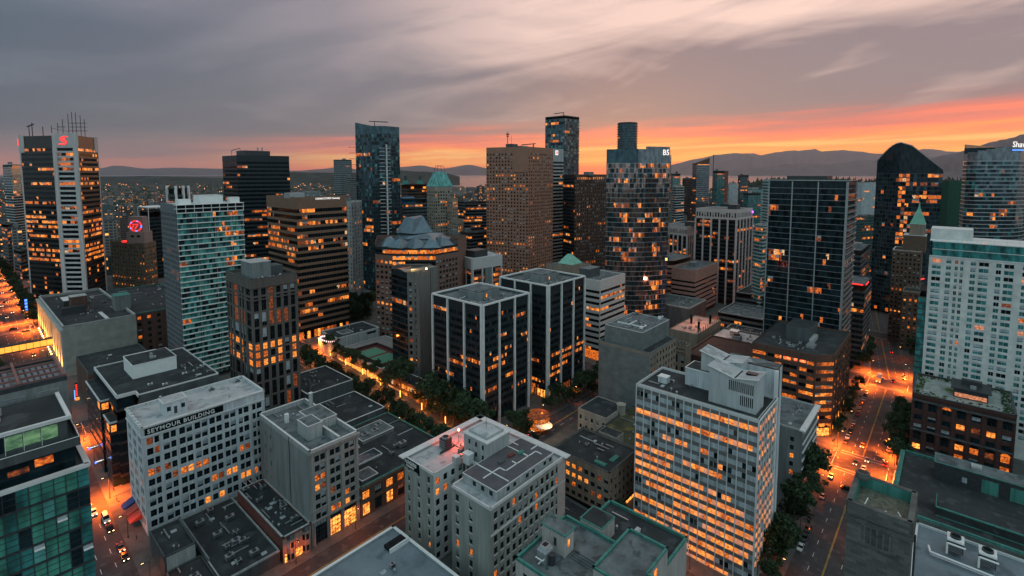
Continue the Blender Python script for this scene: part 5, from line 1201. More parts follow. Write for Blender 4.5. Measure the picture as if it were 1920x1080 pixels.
    pat = [(1.2, 3.6), (6.6, 2.0), (9.9, 1.2), (11.9, 1.2), (15.6, 2.0), (18.6, 3.6), (24.6, 1.9), (27.4, 3.4), (33.5, 2), (36.4, 3.4), (42, 2), (45, 3.4), (51, 2), (54, 3.4), (60, 2), (63, 3.4), (70, 2), (74, 3.4), (79, 2)]
    for a, w_ in pat: cols.append((a, a+w_))
    Lh = [[(R.choice(['d', 'a', 'p']) if R.random() < .045 else 0) for _ in cols] for _ in rows]
    gsel = b.win_mesh
    b.frm = trim
    b.punched(3, cols, rows, tileb, .25, lits=Lh, style='mull', glassm=gteal)
    b.used.add(2); q = b.mb(); q.fquad(b.F[2], 0, b.F[2][3], b.zb, zt, 0, tileb); q.build('wall', b.root)
    b.wall(tileb)
    q = b.mb(); q.box(x0+1.5, x1, y0, y1-1, zt, zt+7.4, gteal)
    for k in range(34): q.box(x0+1.42, x0+1.497, y1-1-k*2.4, y1-.85-k*2.4, zt, zt+7.4, metald)
    for z_ in (zt+3.6, zt+7.4): q.box(x0+1.3, x1, y0, y1-.9, z_, z_+.3, trim)
    q.box(x0-.3, x0+1.5, y0, y1, zt, zt+.4, trim); q.build('glass_crown', b.root)
    q = b.mb(); q.box(x0+8, x0+24, y1-16, y1+.2, zt+7.7, zt+13.5, tileb); q.box(x0+2, x0+8, y1-17, y1+.2, zt+7.7, zt+8, white); q.build('white_roof_box', b.root)
    q = b.mb()
    for k in range(3): q.cyl(x0+3, y1-6-k*7, zt+7.7, zt+8.3, .2, lb, 8)
    q.build('roof_lamp', b.root)
    q = b.mb()
    for k in range(8): q.box(x0+1.4, x0+1.5, y1-2-k*4.3, y1-1.9-k*4.3, zt+7.7, zt+9.4, trim)
    q.box(x0+1.4, x0+1.5, y1-34, y1-1.9, zt+9.3, zt+9.4, trim); q.build('railing', b.root)
    b.finish()
    b2 = Bld('glass_podium', 'narrow dark green glass wing on the left flank of the white hotel', (x0+1, y1+.1, x0+20, y1+3.2), P(1735, 545, x=x0)[2]); b2.bands(b2.zb+1, 3.1, int((b2.zt-2)/3.1), gteal, metald, gfrac=.8, bay=1.6, p=.03, sp=.03); b2.wall(metald); b2.roof(roofd, metald, .3, .2)
rightside()

def condo():
    x1 = 12.; _, y0, zt = P(165, 868, x=x1); x0 = -34.
    b = Bld('glass_condominium', 'green curtained glass apartment block with dark terraces at the street corner', (x0, y0, x1, y0+24), zt); site(x0, x1, y0, y0+40)
    fh = 2.95; F = b.F[0]; W = F[3]; nf = 14
    for f in range(nf):
        zl = zt-.5-(f+1)*fh; q = b.mb(); n = int(W/1.3); bw = W/n; t = b.mb()
        for c in range(n):
            rr = R.random(); s2 = (c//2) % 3
            m = (gteall if s2 == 0 and rr < .2 else ggreen if s2 != 2 else gteal) if rr < .66 else gdark if rr < .85 else ggreen if rr < .992 else ld
            q.fquad(F, c*bw, (c+1)*bw, zl+.15, zl+fh, 0, m); q.fbox(F, c*bw-.05, c*bw+.05, zl+.15, zl+fh, -.02, .07, metald)
            if rr < .16: q.fbox(F, c*bw+.1, c*bw+bw-.1, zl+2.15, zl+2.25, .1, .55, white); q.fquad(F, c*bw+.1, (c+1)*bw-.1, zl+2.25, zl+2.8, .05, gcurt)
        q.fbox(F, 0, W, zl+1.9, zl+1.96, -.02, .06, metald); q.fbox(F, 0, W, zl+1.0, zl+1.05, -.02, .06, metald)
        q.build('window_band', b.root); t.fbox(F, 0, W, zl-.12, zl+.15-.003, -.3, .22, metald); t.build('floor_edge', b.root)
    b.used.add(0); q = b.mb()
    F1 = b.F[1]
    b.wall(concd); q.fbox(F, -.1, W+.1, zt-.5, zt+.0, -.4, .3, trim); q.fbox(F1, 0, F1[3], zt-.5, zt, -.4, .3, trim); q.build('parapet', b.root)
    q = b.mb(); q.poly([(p[0], p[1], zt-.4) for p in b.p], roofd); q.build('terrace', b.root)
    # two set-back storeys
    q = b.mb(); yA = y0+1.6; z1 = zt+3.0
    q.box(x0, x1-1.2, yA, y0+24, zt-.4, z1, gdark); q.build('set_back_storey', b.root)
    q = b.mb(); q.box(x1-5.6, x1-3.6, yA-.05, yA-.004, zt+1.2, zt+2.3, la); q.box(x1-8.4, x1-6.2, yA-.05, yA-.004, zt+.9, zt+1.7, ld); q.build('lit_window', b.root)
    q = b.mb(); q.box(x0, x1-.6, y0+.4, y0+24, z1, z1+.35, concd); q.box(x0, x1-.6, y0+.4, y0+.6, z1+.35, z1+1.2, concd); q.box(x1-.8, x1-.6, y0+.6, y0+24, z1+.35, z1+1.2, concd); q.bar((x0, y0+.5, z1+1.3), (x1-.7, y0+.5, z1+1.3), .05, white); q.bar((x1-.7, y0+.5, z1+1.3), (x1-.7, y0+20, z1+1.3), .05, white); q.build('balcony', b.root)
    yC = y0+3; z2 = z1+.35; z3 = z2+3.2; xC = x1-1.7
    q = b.mb(); q.box(x0, xC, yC, y0+15, z2, z3, concd); q.build('upper_storey', b.root)
    for k in range(12):
        q = b.mb(); a = xC-1.0-(k+1)*1.9; m = (lgr if k in (0, 1, 2) else gdark if k in (3, 5) else concl if k == 6 else gteal if k == 7 else gdark); q.box(a+.08, a+1.82, yC-.06, yC-.004, z2+.7 if k > 2 else z2+.9, z3-.35, m); q.box(a, a+.08, yC-.1, yC-.002, z2+.2, z3-.2, trim); q.build('window', b.root)
    q = b.mb(); q.box(x0, xC+.5, yC-.5, yC, z3, z3+.5, trim); q.box(xC, xC+.5, yC+.001, y0+15, z3, z3+.5, trim); q.build('roof_edge', b.root)
    q = b.mb(); q.box(x0, xC, yC, y0+15, z3+.001, z3+.2, roofd); q.build('roof', b.root)
    q = b.mb(); q.bar((x0, yC+5, z3+.5), (xC-6.8, yC+5, z3+.5), .14, metal, 8); q.bar((xC-6.8, yC+5, z3+.5), (xC-6.8, yC+7.4, z3+.5), .14, metal, 8); q.bar((xC-6.6, yC+7.4, z3+.5), (xC-6.6, yC+7.4, z3+1.6), .16, metal, 8); q.build('roof_pipe', b.root)
    # louvred concrete plant block and steel trellis
    yP = y0+16; _, _, zp = P(123, 713, y=yP); xp = along(126, 'y', yP, zp)
    q = b.mb(); q.box(x0, xp, yP, yP+14, zt-30, zp, conc); q.build('plant_block', b.root)
    for a, c in ((xp-3.2, xp-.9), (xp-6.2, xp-4.1)):
        a2, c2 = xp-(xp-a)*1.25, xp-(xp-c)*1.25
        q = b.mb()
        for k in range(16): q.box(a2, c2, yP-.16, yP-.003, zp-5.6+k*.3, zp-5.42+k*.3, metal)
        q.build('louvre', b.root)
    q = b.mb(); zr = zp+.001
    q.box(x0, xp, yP, yP+.4, zr, zr+.8, metald); q.box(x0, xp, yP+13.6, yP+14, zr, zr+.8, metald)
    rust = mat('rusty_steel', (.22, .10, .09), var=.3)
    for a in (xp-.5, xp-6, xp-12): q.box(a, a+.35, yP, yP+14, zr+.8, zr+1.15, rust)
    for k in range(5): q.box(x0, xp, yP+1+k*3, yP+1.2+k*3, zr+.5, zr+.8, rust)
    q.build('steel_trellis', b.root)
    for e in (5.2, 11.2):
        for j in range(3):
            q = b.mb(); q.box(xp-e, xp-e+4.6, yP+1.9+j*3.6, yP+4.7+j*3.6, zr, zr+.1, metald)
            for k in range(6): q.box(xp-e+k*.8, xp-e+.5+k*.8, yP+2+j*3.6, yP+4.6+j*3.6, zr+.1, zr+.25, metal)
            q.build('grille', b.root)
    b2 = Bld('glass_stair_tower', 'small blue glass tower top at the left edge in front of the skybridge', (-14, 150, 14, 175), 66.); site(-14, 14, 150, 175)
    xx = along(20, 'y', 150, 66)
    b2.bands(b2.zb+2, 3.6, 16, gblue, metald, gfrac=.85, bay=2, p=.02, sp=.05); b2.wall(metald); b2.roof(roofm, trim, .5, .3, trim)
condo()
# ------------------------------------------------------------------ middle distance and far towers
def Q(px, d): return P(px, 325, d=d)[:2]
def ZT(px, py, d): return P(px, py, d=d)[2]
def quad4(l, f, r): (lx, ly), (fx, fy), (rx, ry) = l, f, r; return [l, f, r, (lx+rx-fx, ly+ry-fy)]
def spoly(p): xs = [a for a, _ in p]; ys = [b for _, b in p]; site(min(xs), max(xs), min(ys), max(ys))
def T(name, label, poly, zt, cat='tower', group=None, zb=None):
    if len(poly) == 4 and not isinstance(poly[0], tuple): x0, y0, x1, y1 = poly; poly = [(x0, y0), (x1, y0), (x1, y1), (x0, y1)]
    spoly(poly); return Bld(name, label, poly, zt, cat, group, zb)
def top_units(b, n=3, seed=1):
    r = random.Random(seed); cx_ = sum(p[0] for p in b.p)/len(b.p); cy_ = sum(p[1] for p in b.p)/len(b.p)
    s = min(math.hypot(p[0]-cx_, p[1]-cy_) for p in b.p)*.5
    for k in range(n): a, c = r.uniform(-s, s), r.uniform(-s, s); b.boxpart('roof_house', cx_+a-s*.35, cx_+a+s*.35, cy_+c-s*.3, cy_+c+s*.3, b.zt-1, b.zt+r.uniform(1.5, 3.5), r.choice([concd, conc, metal]))

def scotia():
    A, B_, Cc, D = Q(42, 400), Q(103, 390), Q(149, 390), Q(186, 421); E_ = (D[0]+40, D[1]+30); zt = ZT(125, 251, 390)
    b = T('bank_tower', 'black tower with white ladder-like centre strip and red bank emblem under rooftop aerials', [A, B_, Cc, D, Q(181, 452), Q(66, 445)], zt)
    fh = 3.75; nf = int((zt-9.5-b.zb)/fh); z0 = zt-9.2-nf*fh
    wht = mat('white_stone', (.5, .47, .46), var=.1, streak=True)
    hot = {0: (.0, .7), 4: (.3, 1), 7: (.2, .9), 8: (0, 0), 11: (0, .9), 14: (0, .6), 15: (0, 1), 16: (0, 1), 18: (0, 1), 21: (0, 1), 22: (0, 1), 23: (0, 1)}
    def rl(f, i, fr):
        k = nf-1-f; a = hot.get(k)
        if i == 2: a = (0, 1) if k in (0, 4, 7, 13, 15, 17, 18, 20, 21, 22) else a if k > 18 else None
        return (a is not None and a[0] <= fr < a[1] and R.random() < .72) or R.random() < .06
    for i_ in (0, 2): b.bands(z0, fh, nf, gblack, MT.get('brown_black_spandrel') or mat('brown_black_spandrel', (.02, .014, .013), rough=.35), gfrac=.55, bay=2.3, rowlit=rl, only=[i_], sp=.02, litf=lambda: R.choice([la, la, lb]))
    hotc = {1, 2, 3, 4, 7, 12, 14, 15, 19, 20, 21}
    b.bands(z0, fh, nf, gblack, wht, gfrac=.62, bay=3.0, rowlit=lambda f, i, fr: (nf-1-f) in hotc and R.random() < .8, only=[1], sp=.5, stype='ladder_rung')
    b.wall(gblack)
    F1 = b.F[1]; q = b.mb(); q.fbox(F1, 0, F1[3], zt-9.2, zt+.5, -1, .6, wht); q.build('head_panel', b.root)
    for u0, u1 in ((0, 3.2), (F1[3]-3.2, F1[3])): q = b.mb(); q.fbox(F1, u0, u1, z0, zt-9.2, -.5, .75, wht); q.build('ladder_stile', b.root)
    q = b.mb()
    for i in (0, 2): q.fbox(b.F[i], 0, b.F[i][3], zt-9.2, zt-1.2, -.5, -.1, MT['brown_black_spandrel'])
    q.build('crown', b.root)
    q = b.mb(); q.fbox(b.F[0], -1.5, 4.5, zt-14, zt-.5, -3, .3, wht); q.fbox(b.F[0], -1, .4, b.zb, zt-14, -3, .2, wht); q.build('corner_pier', b.root)
    q = b.mb(); q.fbox(b.F[2], b.F[2][3]-5.5, b.F[2][3]+.3, zt-13, zt-.5, -3, .3, wht); q.fbox(b.F[2], b.F[2][3]-.9, b.F[2][3]+.3, b.zb, zt-13, -3, .3, wht); q.build('corner_pier', b.root)
    q = b.mb(); q.poly([(p[0], p[1], zt-1.5) for p in b.p], roofd); q.build('roof', b.root)
    # emblem: a red S-shaped ribbon round a globe
    F = F1; O, u, n = F[:3]; cu = F[3]/2-.5; cz = zt-4.9
    def pt(a, z, d=.75): return (O[0]+u[0]*a+n[0]*d, O[1]+u[1]*a+n[1]*d, z)
    q = b.mb(); path = [(3.4, 2.7), (-.5, 2.7), (-2.2, 1.7), (-2.3, .6), (-1, -.1), (1.2, -.3), (2.4, -1.1), (2.1, -2.2), (.6, -2.9), (-3.6, -2.9)]
    for a, c in zip(path, path[1:]): q.bar(pt(cu+a[0], cz+a[1]), pt(cu+c[0], cz+c[1]), .42, redn, 6)
    for k in range(12): a0, a1 = math.pi*k/6, math.pi*(k+1)/6; q.bar(pt(cu+1.5*math.cos(a0), cz+1.3*math.sin(a0)+.1), pt(cu+1.5*math.cos(a1), cz+1.3*math.sin(a1)+.1), .16, redn, 4)
    for k in (-.7, 0, .8): q.bar(pt(cu-1.4, cz+k), pt(cu+1.4, cz+k), .12, redn, 4)
    q.build('bank_emblem', b.root)
    q = b.mb(); q.fbox(b.F[5], b.F[5][3]-5, b.F[5][3]-3, zt-10, zt-3, .3, .5, redn) if 0 else q.fbox(b.F[0], -1.9, -1.3, zt-8.5, zt-3, -.2, .5, redn); q.build('side_emblem', b.root)
    q = b.mb(); cx_, cy_ = (B_[0]+Cc[0])/2+6, (B_[1]+Cc[1])/2+5
    ux, uy = Rx, Ry
    def w(l, f, z): return (cx_+ux*l+Fx*f, cy_+uy*l+Fy*f, zt+z)
    for l, h in ((-8, 12), (-3.5, 16), (-.5, 17.5), (2.5, 17), (6, 15), (9, 12), (-12, 9), (-17, 7)): q.bar(w(l, 0, -1.5), w(l, 0, h), .22, metald)
    for zz in (3, 6, 9): q.bar(w(-4, 0, zz), w(9.5, 0, zz), .16, metald); q.bar(w(-4, 2, zz), w(9.5, 2, zz), .16, metald)
    q.bar(w(-17, 0, 5), w(-4, 0, 2.5), .15, metald); q.bar(w(-12, 0, 6), w(-6, 0, 6), .3, metald); q.build('aerials', b.root)
    q = b.mb(); X, Y = A[0]+6, A[1]+3
    for l in (0, 2.5, 11): q.bar((X+ux*l, Y+uy*l, zt-1.5), (X+ux*l, Y+uy*l, zt+(10 if l == 2.5 else 7)), .3, metald)
    q.bar((X-ux*1.5, Y-uy*1.5, zt+7), (X+ux*4, Y+uy*4, zt+9), .5, metald); q.build('satellite_mast', b.root)
    x, y = Q(30, 620); z = ZT(30, 308, 620)
    b = T('apartment_tower', 'pale blue glass apartment tower at the left edge behind the black bank tower', quad4(Q(6, 625), Q(22, 610), Q(52, 640)), z)
    b.bands(b.zb+2, 3.2, int((b.zt-b.zb-4)/3.2), gblue, concl, gfrac=.72, bay=3, p=.1, sp=.4); b.wall(conc); b.roof(roofm, concl); top_units(b, 2)
    q = b.mb(); q.fbox(b.F[1], 1, b.F[1][3]-1, z-4, z-1.5, .42, .46, ld); q.build('lit_window', b.root)
    for k, (l, r_, py, d, lb_) in enumerate(((-6, 16, 420, 560, 'dark narrow office building at the left edge below the pale apartment tower'), (14, 40, 470, 500, 'dark low office building in front of the pale apartment tower'), (36, 58, 520, 455, 'small dark building at the foot of the black bank tower'))):
        b = T('office_building', lb_, quad4(Q(l, d+12), Q((l+r_)/2, d), Q(r_, d+12)), ZT(l, py, d), 'building'); b.bands(b.zb+2, 3.6, max(1, int((b.zt-b.zb-3)/3.6)), gdark, concd, gfrac=.55, bay=3, p=.2); b.wall(concd); b.roof(roofd, concd)
scotia()

def parkade():
    x0 = 40.; _, y0, zt = P(118, 613, x=x0); y1 = along(72, 'x', x0, zt)-1; x1 = along(255, 'y', y0, zt)
    wall_ = brick('stained_grey_wall', (.31, .305, .27), (.26, .26, .235), (.17, .17, .16), 1, 5.2, 2.4)
    b = T('department_store', 'big windowless grey building with glowing lamp lit columns along the street', (x0, y0, x1, y1), zt, 'building')
    b.wall(wall_); b.roof(roofd, wall_, 1.4, .6, concl)
    n = 22
    for k in range(n):
        q = b.mb(); y = y0+1.2+k*(y1-y0-3)/(n-1); q.box(x0-1.1, x0, y-.55, y+.55, b.zb, zt-3, concl); q.build('column', b.root)
    q = b.mb(); q.box(x0-1.6, x0, y0-.2, y1, zt-3, zt-1.6, concl); q.build('cornice', b.root)
    for k in range(n-1):
        y = y0+1.2+(k+.5)*(y1-y0-3)/(n-1); z = G(y)+.6
        q = b.mb(); q.box(x0-1.8, x0-1.2, y-.35, y+.35, z-.3, z+.3, lampm); q.build('uplight', b.root)
        if k % 2 == 0:
            l = bpy.data.lights.new('uplight_beam', 'SPOT'); l.energy = 60000; l.color = (1, .34, .06); l.spot_size = rad(64); l.spot_blend = .8; l.shadow_soft_size = .3
            o = bpy.data.objects.new('uplight_beam', l); C.objects.link(o); o.parent = b.root; o.location = (x0-2.6-b.o[0], y-b.o[1], z+.6-b.o[2]); o.rotation_euler = (math.pi, rad(7), 0)
    hx, hy, _ = P(132, 600, z=zt)
    b.boxpart('brown_roof_block', *[v for v in (x0+9, x0+17)], y0+42, y0+50, zt-1.4, zt+8, brown, concl)
    b.boxpart('roof_house', x0+28, x0+36, y0+24, y0+34, zt-1.4, zt+8, conc, copper); b.boxpart('roof_house', x0+7, x0+15, y0+54, y0+68, zt-1.4, zt+4, metald, trim); b.boxpart('roof_house', x0+4, x0+15, y0+36, y0+40, zt-1.4, zt+3, metald)
    b.boxpart('roof_path', x0+20, x0+22, y0+8, y0+30, zt-1.36, zt-1.3, trim); b.boxpart('roof_path', x0+4, x0+12, y0+3, y0+7, zt-1.36, zt-1.3, metal); b.clutter(14, zt-1.4, x0+5, x1-5, y0+8, y1-8, 50)
    b = T('brick_building', 'dark brick building with few lit windows and low roofs behind the windowless building', (x1+.2, y0+6, x1+36, y1-10), zt-1, 'building')
    b.punched(0, regular(b.F[0][3], 7, 2), storeys(b.zb+3, 4, 6, 2), brown, .2, p=.22); b.wall(brown); b.roof(roofd, concd, 1, .4, copper); b.clutter(9, zt-2, x1+3, x1+32, y0+10, y1-15, 51); b.finish()
    b = T('low_building', 'low dark shop building between the windowless building and the stepped dark block', (x0+2, 316, x0+30, 350), 37, 'building'); b.wall(brown); b.roof(roofd, concd); b.clutter(3, 36, x0+6, x0+26, 320, 345, 52)
    # skybridge over the street
    X, Y, Z = P(95, 640, x=40.); Zb = 32.; Yb = P(100, 638, x=40)[1]; Y = 392.
    Y = P(100, 640, x=39)[1]; zc = P(100, 640, x=39)[2]
    for yy in [Y]:
        t = empty('skybridge', (40, yy, G(yy)), 'covered footbridge glowing yellow above the street beside the windowless building', 'bridge'); q = MB((40, yy, G(yy))); zc = max(zc, G(yy)+6.5)
        q.box(-24, 39.9, yy+.3, yy+3.2, zc-1.8, zc+1.6, emit('bridge_window_glow', (1, .38, .04), 1.1)); q.build('glazing', t)
        q = MB((40, yy, G(yy))); q.box(-24, 39.9, yy, yy+3.5, zc+1.6, zc+2.2, metald); q.build('roof', t); q = MB((40, yy, G(yy))); q.box(-24, 39.9, yy, yy+3.5, zc-2.4, zc-1.8, metald)
        for k in range(22): q.box(-24+k*3, -23.8+k*3, yy+.1, yy+.29, zc-1.8, zc+1.6, metald)
        q.build('deck', t)
    print('skybridge', Y, zc)
parkade()

def leftmid():
    # beige hotel with the red sign tower
    A, B_, D = Q(198, 470), Q(262, 455), Q(285, 472); zt = ZT(240, 455, 460)
    b = T('beige_hotel', 'beige brick hotel with lit windows and pale roof house under the red ring sign', quad4(A, B_, D), zt, 'building')
    hb = mat('tan_brick', (.20, .145, .10), var=.2, streak=True); b.punched(0, regular(b.F[0][3], 12, 1.4), storeys(b.zb+3, 3.5, int((zt-b.zb-4)/3.5), 1.7), hb, .2, p=.22); b.punched(1, regular(b.F[1][3], 6, 1.2), storeys(b.zb+3, 3.5, int((zt-b.zb-4)/3.5), 1.7), hb, .2, p=.12)
    b.wall(hb); b.roof(roofd, hb); X, Y = Q(251, 462); ux, uy = Rx, Ry
    def rot(l, f): return (X+ux*l+Fx*f, Y+uy*l+Fy*f)
    q = b.mb(); s = 8; c = [rot(-s, -3), rot(s, -3), rot(s, 8), rot(-s, 8)]; q.hexa([(*p, zt-1) for p in c], [(*p, zt+10) for p in c], pinkst)
    q.build('roof_house', b.root)
    q = b.mb(); c = [rot(-6.6, -1.5), rot(6.6, -1.5), rot(6.6, 5), rot(-6.6, 5)]; zs = zt+10; q.hexa([(*p, zs) for p in c], [(*p, zs+14) for p in c], pinkst); q.build('sign_house', b.root)
    q = b.mb()
    for k in range(26):
        a = 2*math.pi*k/26; l, z = 5.2*math.cos(a), 4.6*math.sin(a); p = rot(l, -1.8); q.cyl(p[0], p[1], zs+5.4+z-.45, zs+5.4+z+.45, .5, redn if k % 5 else bluen, 6)
    for a, c_ in (((-2.6, 1.4), (2.2, 1.4)), ((2.2, 1.4), (-.6, -2.8)), ((-4.5, 3.4), (-4.5, 3.3)), ((-3.4, -2), (-1.8, .4))): q.bar((*rot(a[0], -1.9), zs+5.4+a[1]), (*rot(c_[0], -1.9), zs+5.4+c_[1]-.01), .4, redn, 5)
    q.build('ring_sign', b.root)
    for k in (-4, 1.5): q = b.mb(); c = [rot(k, -3.06), rot(k+3, -3.06), rot(k+3, -3.01), rot(k, -3.01)]; q.hexa([(*p, zt+5) for p in c], [(*p, zt+7) for p in c], gdark); q.build('window', b.root)
    q = b.mb(); c = [rot(-15, 0), rot(-9, 0), rot(-9, 4), rot(-15, 4)]; q.hexa([(*p, zt) for p in c], [(*p, zt+1.4) for p in c], redn); q.build('red_lit_roof', b.root); b.finish()
    # teal balcony apartment tower
    x0, y0, x1, y1, zt = fp(330, 383, 300, 455, y=318); zt = 118.
    b = T('apartment_tower', 'teal glass apartment tower with white balcony edges on every floor', (x0, y0, x1, y1), zt)
    fh = 2.95; nf = 32; z0 = zt-4.5-nf*fh
    b.bands(z0, fh, nf, gteal, white, gfrac=.86, bay=1.5, p=.07, hot=.2, only=[0], sp=1.25, glasspick=lambda: R.choice([gteal]*4+[gteall]*3+[gdark, gblue]), stype='balcony_slab', mull=metald)
    b.piers(lambda W: [W*.0+.2, W*.28, W*.55, W*.8, W-.2], z0, zt-4, .22, metal, .35, only=[0])
    grid = mat('grey_lattice', (.13, .14, .15), var=.15)
    b.punched(3, regular(b.F[3][3], 11, 1.5), storeys(z0, 2.95, nf, 1.9, .5), grid, .35, p=.04, style='plain', glassm=gblue)
    b.wall(grid)
    q = b.mb()
    for f in (0, 1): q.fbox(b.F[0], 0, b.F[0][3], zt-4.5+f*2.2, zt-2.6+f*2.2, -2, -1.6, gdark); q.fbox(b.F[0], -.4, b.F[0][3]+.4, zt-2.6+f*2.2, zt-2.3+f*2.2, -3, 1.2, white)
    for k in range(9): q.fbox(b.F[0], k*b.F[0][3]/8-.12, k*b.F[0][3]/8+.12, zt-4.5, zt-.2, .5, .8, white)
    q.build('crown_frame', b.root); q = b.mb(); q.poly([(p[0], p[1], zt-.5) for p in b.p], roofl); q.build('roof', b.root)
    b.boxpart('roof_house', x0+2, x0+8, y0+3, y0+9, zt-.5, zt+2.6, white); b.boxpart('roof_house', x0+13, x1-9, y0+5, y0+16, zt-.5, zt+4.2, white, trim); b.boxpart('roof_house', x1-6, x1-1, y0+2, y0+7, zt-.5, zt+3, white)
    q = b.mb(); q.bar((x0+20, y0+8, zt+4), (x0+20, y0+8, zt+13), .15, metald); q.build('aerial', b.root); b.finish()
    # grid framed brown tower
    x0, y0, x1, y1, zt = 89.9, 237.5, 111.2, 268, 87.
    b = T('framed_office_tower', 'dark brown tower with tall framed window grid, three floors lit amber', (x0, y0, x1, y1), zt)
    W = x1-x0; st_ = mat('dark_brown_frame', (.11, .095, .085), var=.2, streak=True)
    rows = []; z = zt-4.8; k = 0
    hs = [3.6]+[6.9]*3+[3.5]*3+[6.9]*6
    Ls = []
    for h in hs:
        rows.append((z-h+.5, z)); Ls.append(h); z -= h+.35
        if z-8 < b.zb: break
    idx = len(rows)
    Lv = []
    for j, h in enumerate(Ls): Lv.append([(R.choice(['a', 'b', 'b', 'a']) if R.random() < .82 else 0) if h == 3.5 else ('d' if R.random() < .1 else 0) for _ in range(6)])
    Lv = Lv[::-1]
    b.punched(0, [(.9+i*3.4, 3.0+i*3.4) for i in range(6)], rows, st_, .45, lits=Lv, style='cross', glassm=gblack)
    b.punched(3, [(.8, 2.8), (4.2, 6.2), (8.4, 13.8), (16, 18), (19.5, 21.5), (24, 29)], rows, st_, .45, lits=[[(x or 0) for x in r] for r in Lv], style='cross', glassm=gblack)
    b.wall(st_); b.roof(roofd, st_, 1, .5, concd)
    for z_ in (zt-4.2, zt-10): q = b.mb(); q.fbox(b.F[0], -.4, W+.4, z_, z_+.4, .003, .6, st_); q.fbox(b.F[3], -.4, b.F[3][3]+.4, z_, z_+.4, .003, .6, st_); q.build('string_course', b.root)
    b.boxpart('roof_house', x0+3, x0+12, y0+7, y0+19, zt-1, zt+6.2, conc, concl); b.boxpart('roof_house', x0+13, x0+19, y0+10, y0+18, zt-1, zt+3.2, concd); b.clutter(5, zt-1, x0+2, x1-4, y0+2, y0+6, 60); b.finish()
    # banded bronze tower with the lettered parapet
    x0, y0, x1, y1, zt = fp(555, 370, 500, 649, x=160)
    b = T('banded_office_tower', 'bronze banded office tower with small white lettering on its parapet', (x0, y0, x1, y1), zt)
    bz = mat('bronze_spandrel', (.17, .105, .07), rough=.5, var=.15)
    b.bands(b.zb+6, 4.42, int((zt-b.zb-9)/4.42), gblack, bz, gfrac=.58, bay=1.9, p=.2, hot=.35, sp=.3, mull=metald)
    q = b.mb()
    for i in (0, 3): q.fbox(b.F[i], 0, b.F[i][3], b.zb+6+4.42*int((zt-b.zb-9)/4.42), zt, -.4, .32, bz)
    q.build('parapet', b.root); b.wall(bz); q = b.mb(); q.poly([(p[0], p[1], zt-.9) for p in b.p], roofd); q.build('roof', b.root)
    q = b.mb(); [q.fbox(b.F[0], .4+k*2.5, 2.3+k*2.5, b.zb, b.zb+5.8, -.8, -.5, R.choice([la, lh, ld, gblack, la])) for k in range(int(b.F[0][3]/2.5))]; q.build('lobby', b.root)
    sign_text(b, b.F[0], b.F[0][3]*.36, zt-2.1, .4, 'CANACCORD Genuity', 1.9, whiten, 'sign_lettering', bold=.02); b.clutter(10, zt-.9, x0+4, x1-5, y0+3, y1-4, 61); top_units(b, 2, 6)
    # tall dark tower behind
    b = T('dark_office_tower', 'dark glass tower with flat roof and rooftop screen behind the bronze banded tower', quad4(Q(418, 505), Q(445, 480), Q(543, 505)), ZT(445, 291, 480))
    b.bands(b.zb+4, 3.9, int((b.zt-b.zb-8)/3.9), gblack, MT['black_spandrel'], gfrac=.55, bay=2.2, p=.13, hot=.35, sp=.05); q = b.mb()
    for i in (0, 1): q.fbox(b.F[i], 0, b.F[i][3], b.zt-5, b.zt, -.3, .1, MT['black_spandrel'])
    q.build('parapet', b.root); b.wall(gblack); q = b.mb(); q.poly([(p[0], p[1], b.zt-.9) for p in b.p], roofd); q.build('roof', b.root)
    X, Y = Q(478, 500); b.boxpart('roof_house', X-12, X+12, Y-8, Y+12, b.zt-.9, b.zt+4.8, metald); q = b.mb(); a = Q(436, 492); c = Q(452, 497); q.bar((*a, b.zt+5), (*c, b.zt+7.5), .3, metald); q.bar((*a, b.zt), (*a, b.zt+5), .2, metald); q.bar((*c, b.zt), (*c, b.zt+7.5), .2, metald); q.build('window_washing_crane', b.root)
    for px in (485, 493): X, Y = Q(px, 498); b.vent(X, Y, b.zt+4.8, 1.2, 3)
    # slim stone tower beside
    b = T('slim_stone_tower', 'slim grey stone tower squeezed between the bronze tower and the blue glass tower', quad4(Q(646, 432), Q(657, 425), Q(677, 445)), ZT(660, 378, 425))
    b.punched(0, regular(b.F[0][3], 2, 1.6), storeys(b.zb+3, 3.2, int((b.zt-b.zb-6)/3.2), 1.8), concl, .2, p=.15, style='plain'); b.punched(1, regular(b.F[1][3], 4, 1.5), storeys(b.zb+3, 3.2, int((b.zt-b.zb-6)/3.2), 1.8), conc, .2, p=.12, style='plain'); b.wall(conc); b.roof(roofm, concl); top_units(b, 1); b.finish()
    for k, (l, f, r_, py, d, lab) in enumerate(((626, 640, 660, 299, 900, 'hazy grey stepped tower alone on the skyline left of the blue glass tower'), (648, 655, 674, 330, 840, 'lower pale block joined against the hazy grey skyline tower'))):
        b = T('distant_tower', lab, quad4(Q(l, d+15), Q(f, d), Q(r_, d+15)), ZT(l, py, d)); b.bands(b.zb+3, 3.4, int((b.zt-b.zb-5)/3.4), gblue, conc, gfrac=.5, bay=3, p=.04, sp=.2); b.wall(conc); b.roof(roofd, conc); top_units(b, 1, k)
    # blue glass tower with balconies
    d = 470; A, B_, Cc, D = Q(668, d+14), Q(698, d), Q(722, d), Q(750, d+13); zt = ZT(722, 236, d)
    b = T('blue_glass_tower', 'tall dark blue glass tower with slanted top and column of white balconies', [A, B_, Cc, D, (D[0]+12, D[1]+18), (A[0]+20, A[1]+16)], zt)
    nf = int((zt-b.zb-10)/3.4); z0 = zt-7-nf*3.4
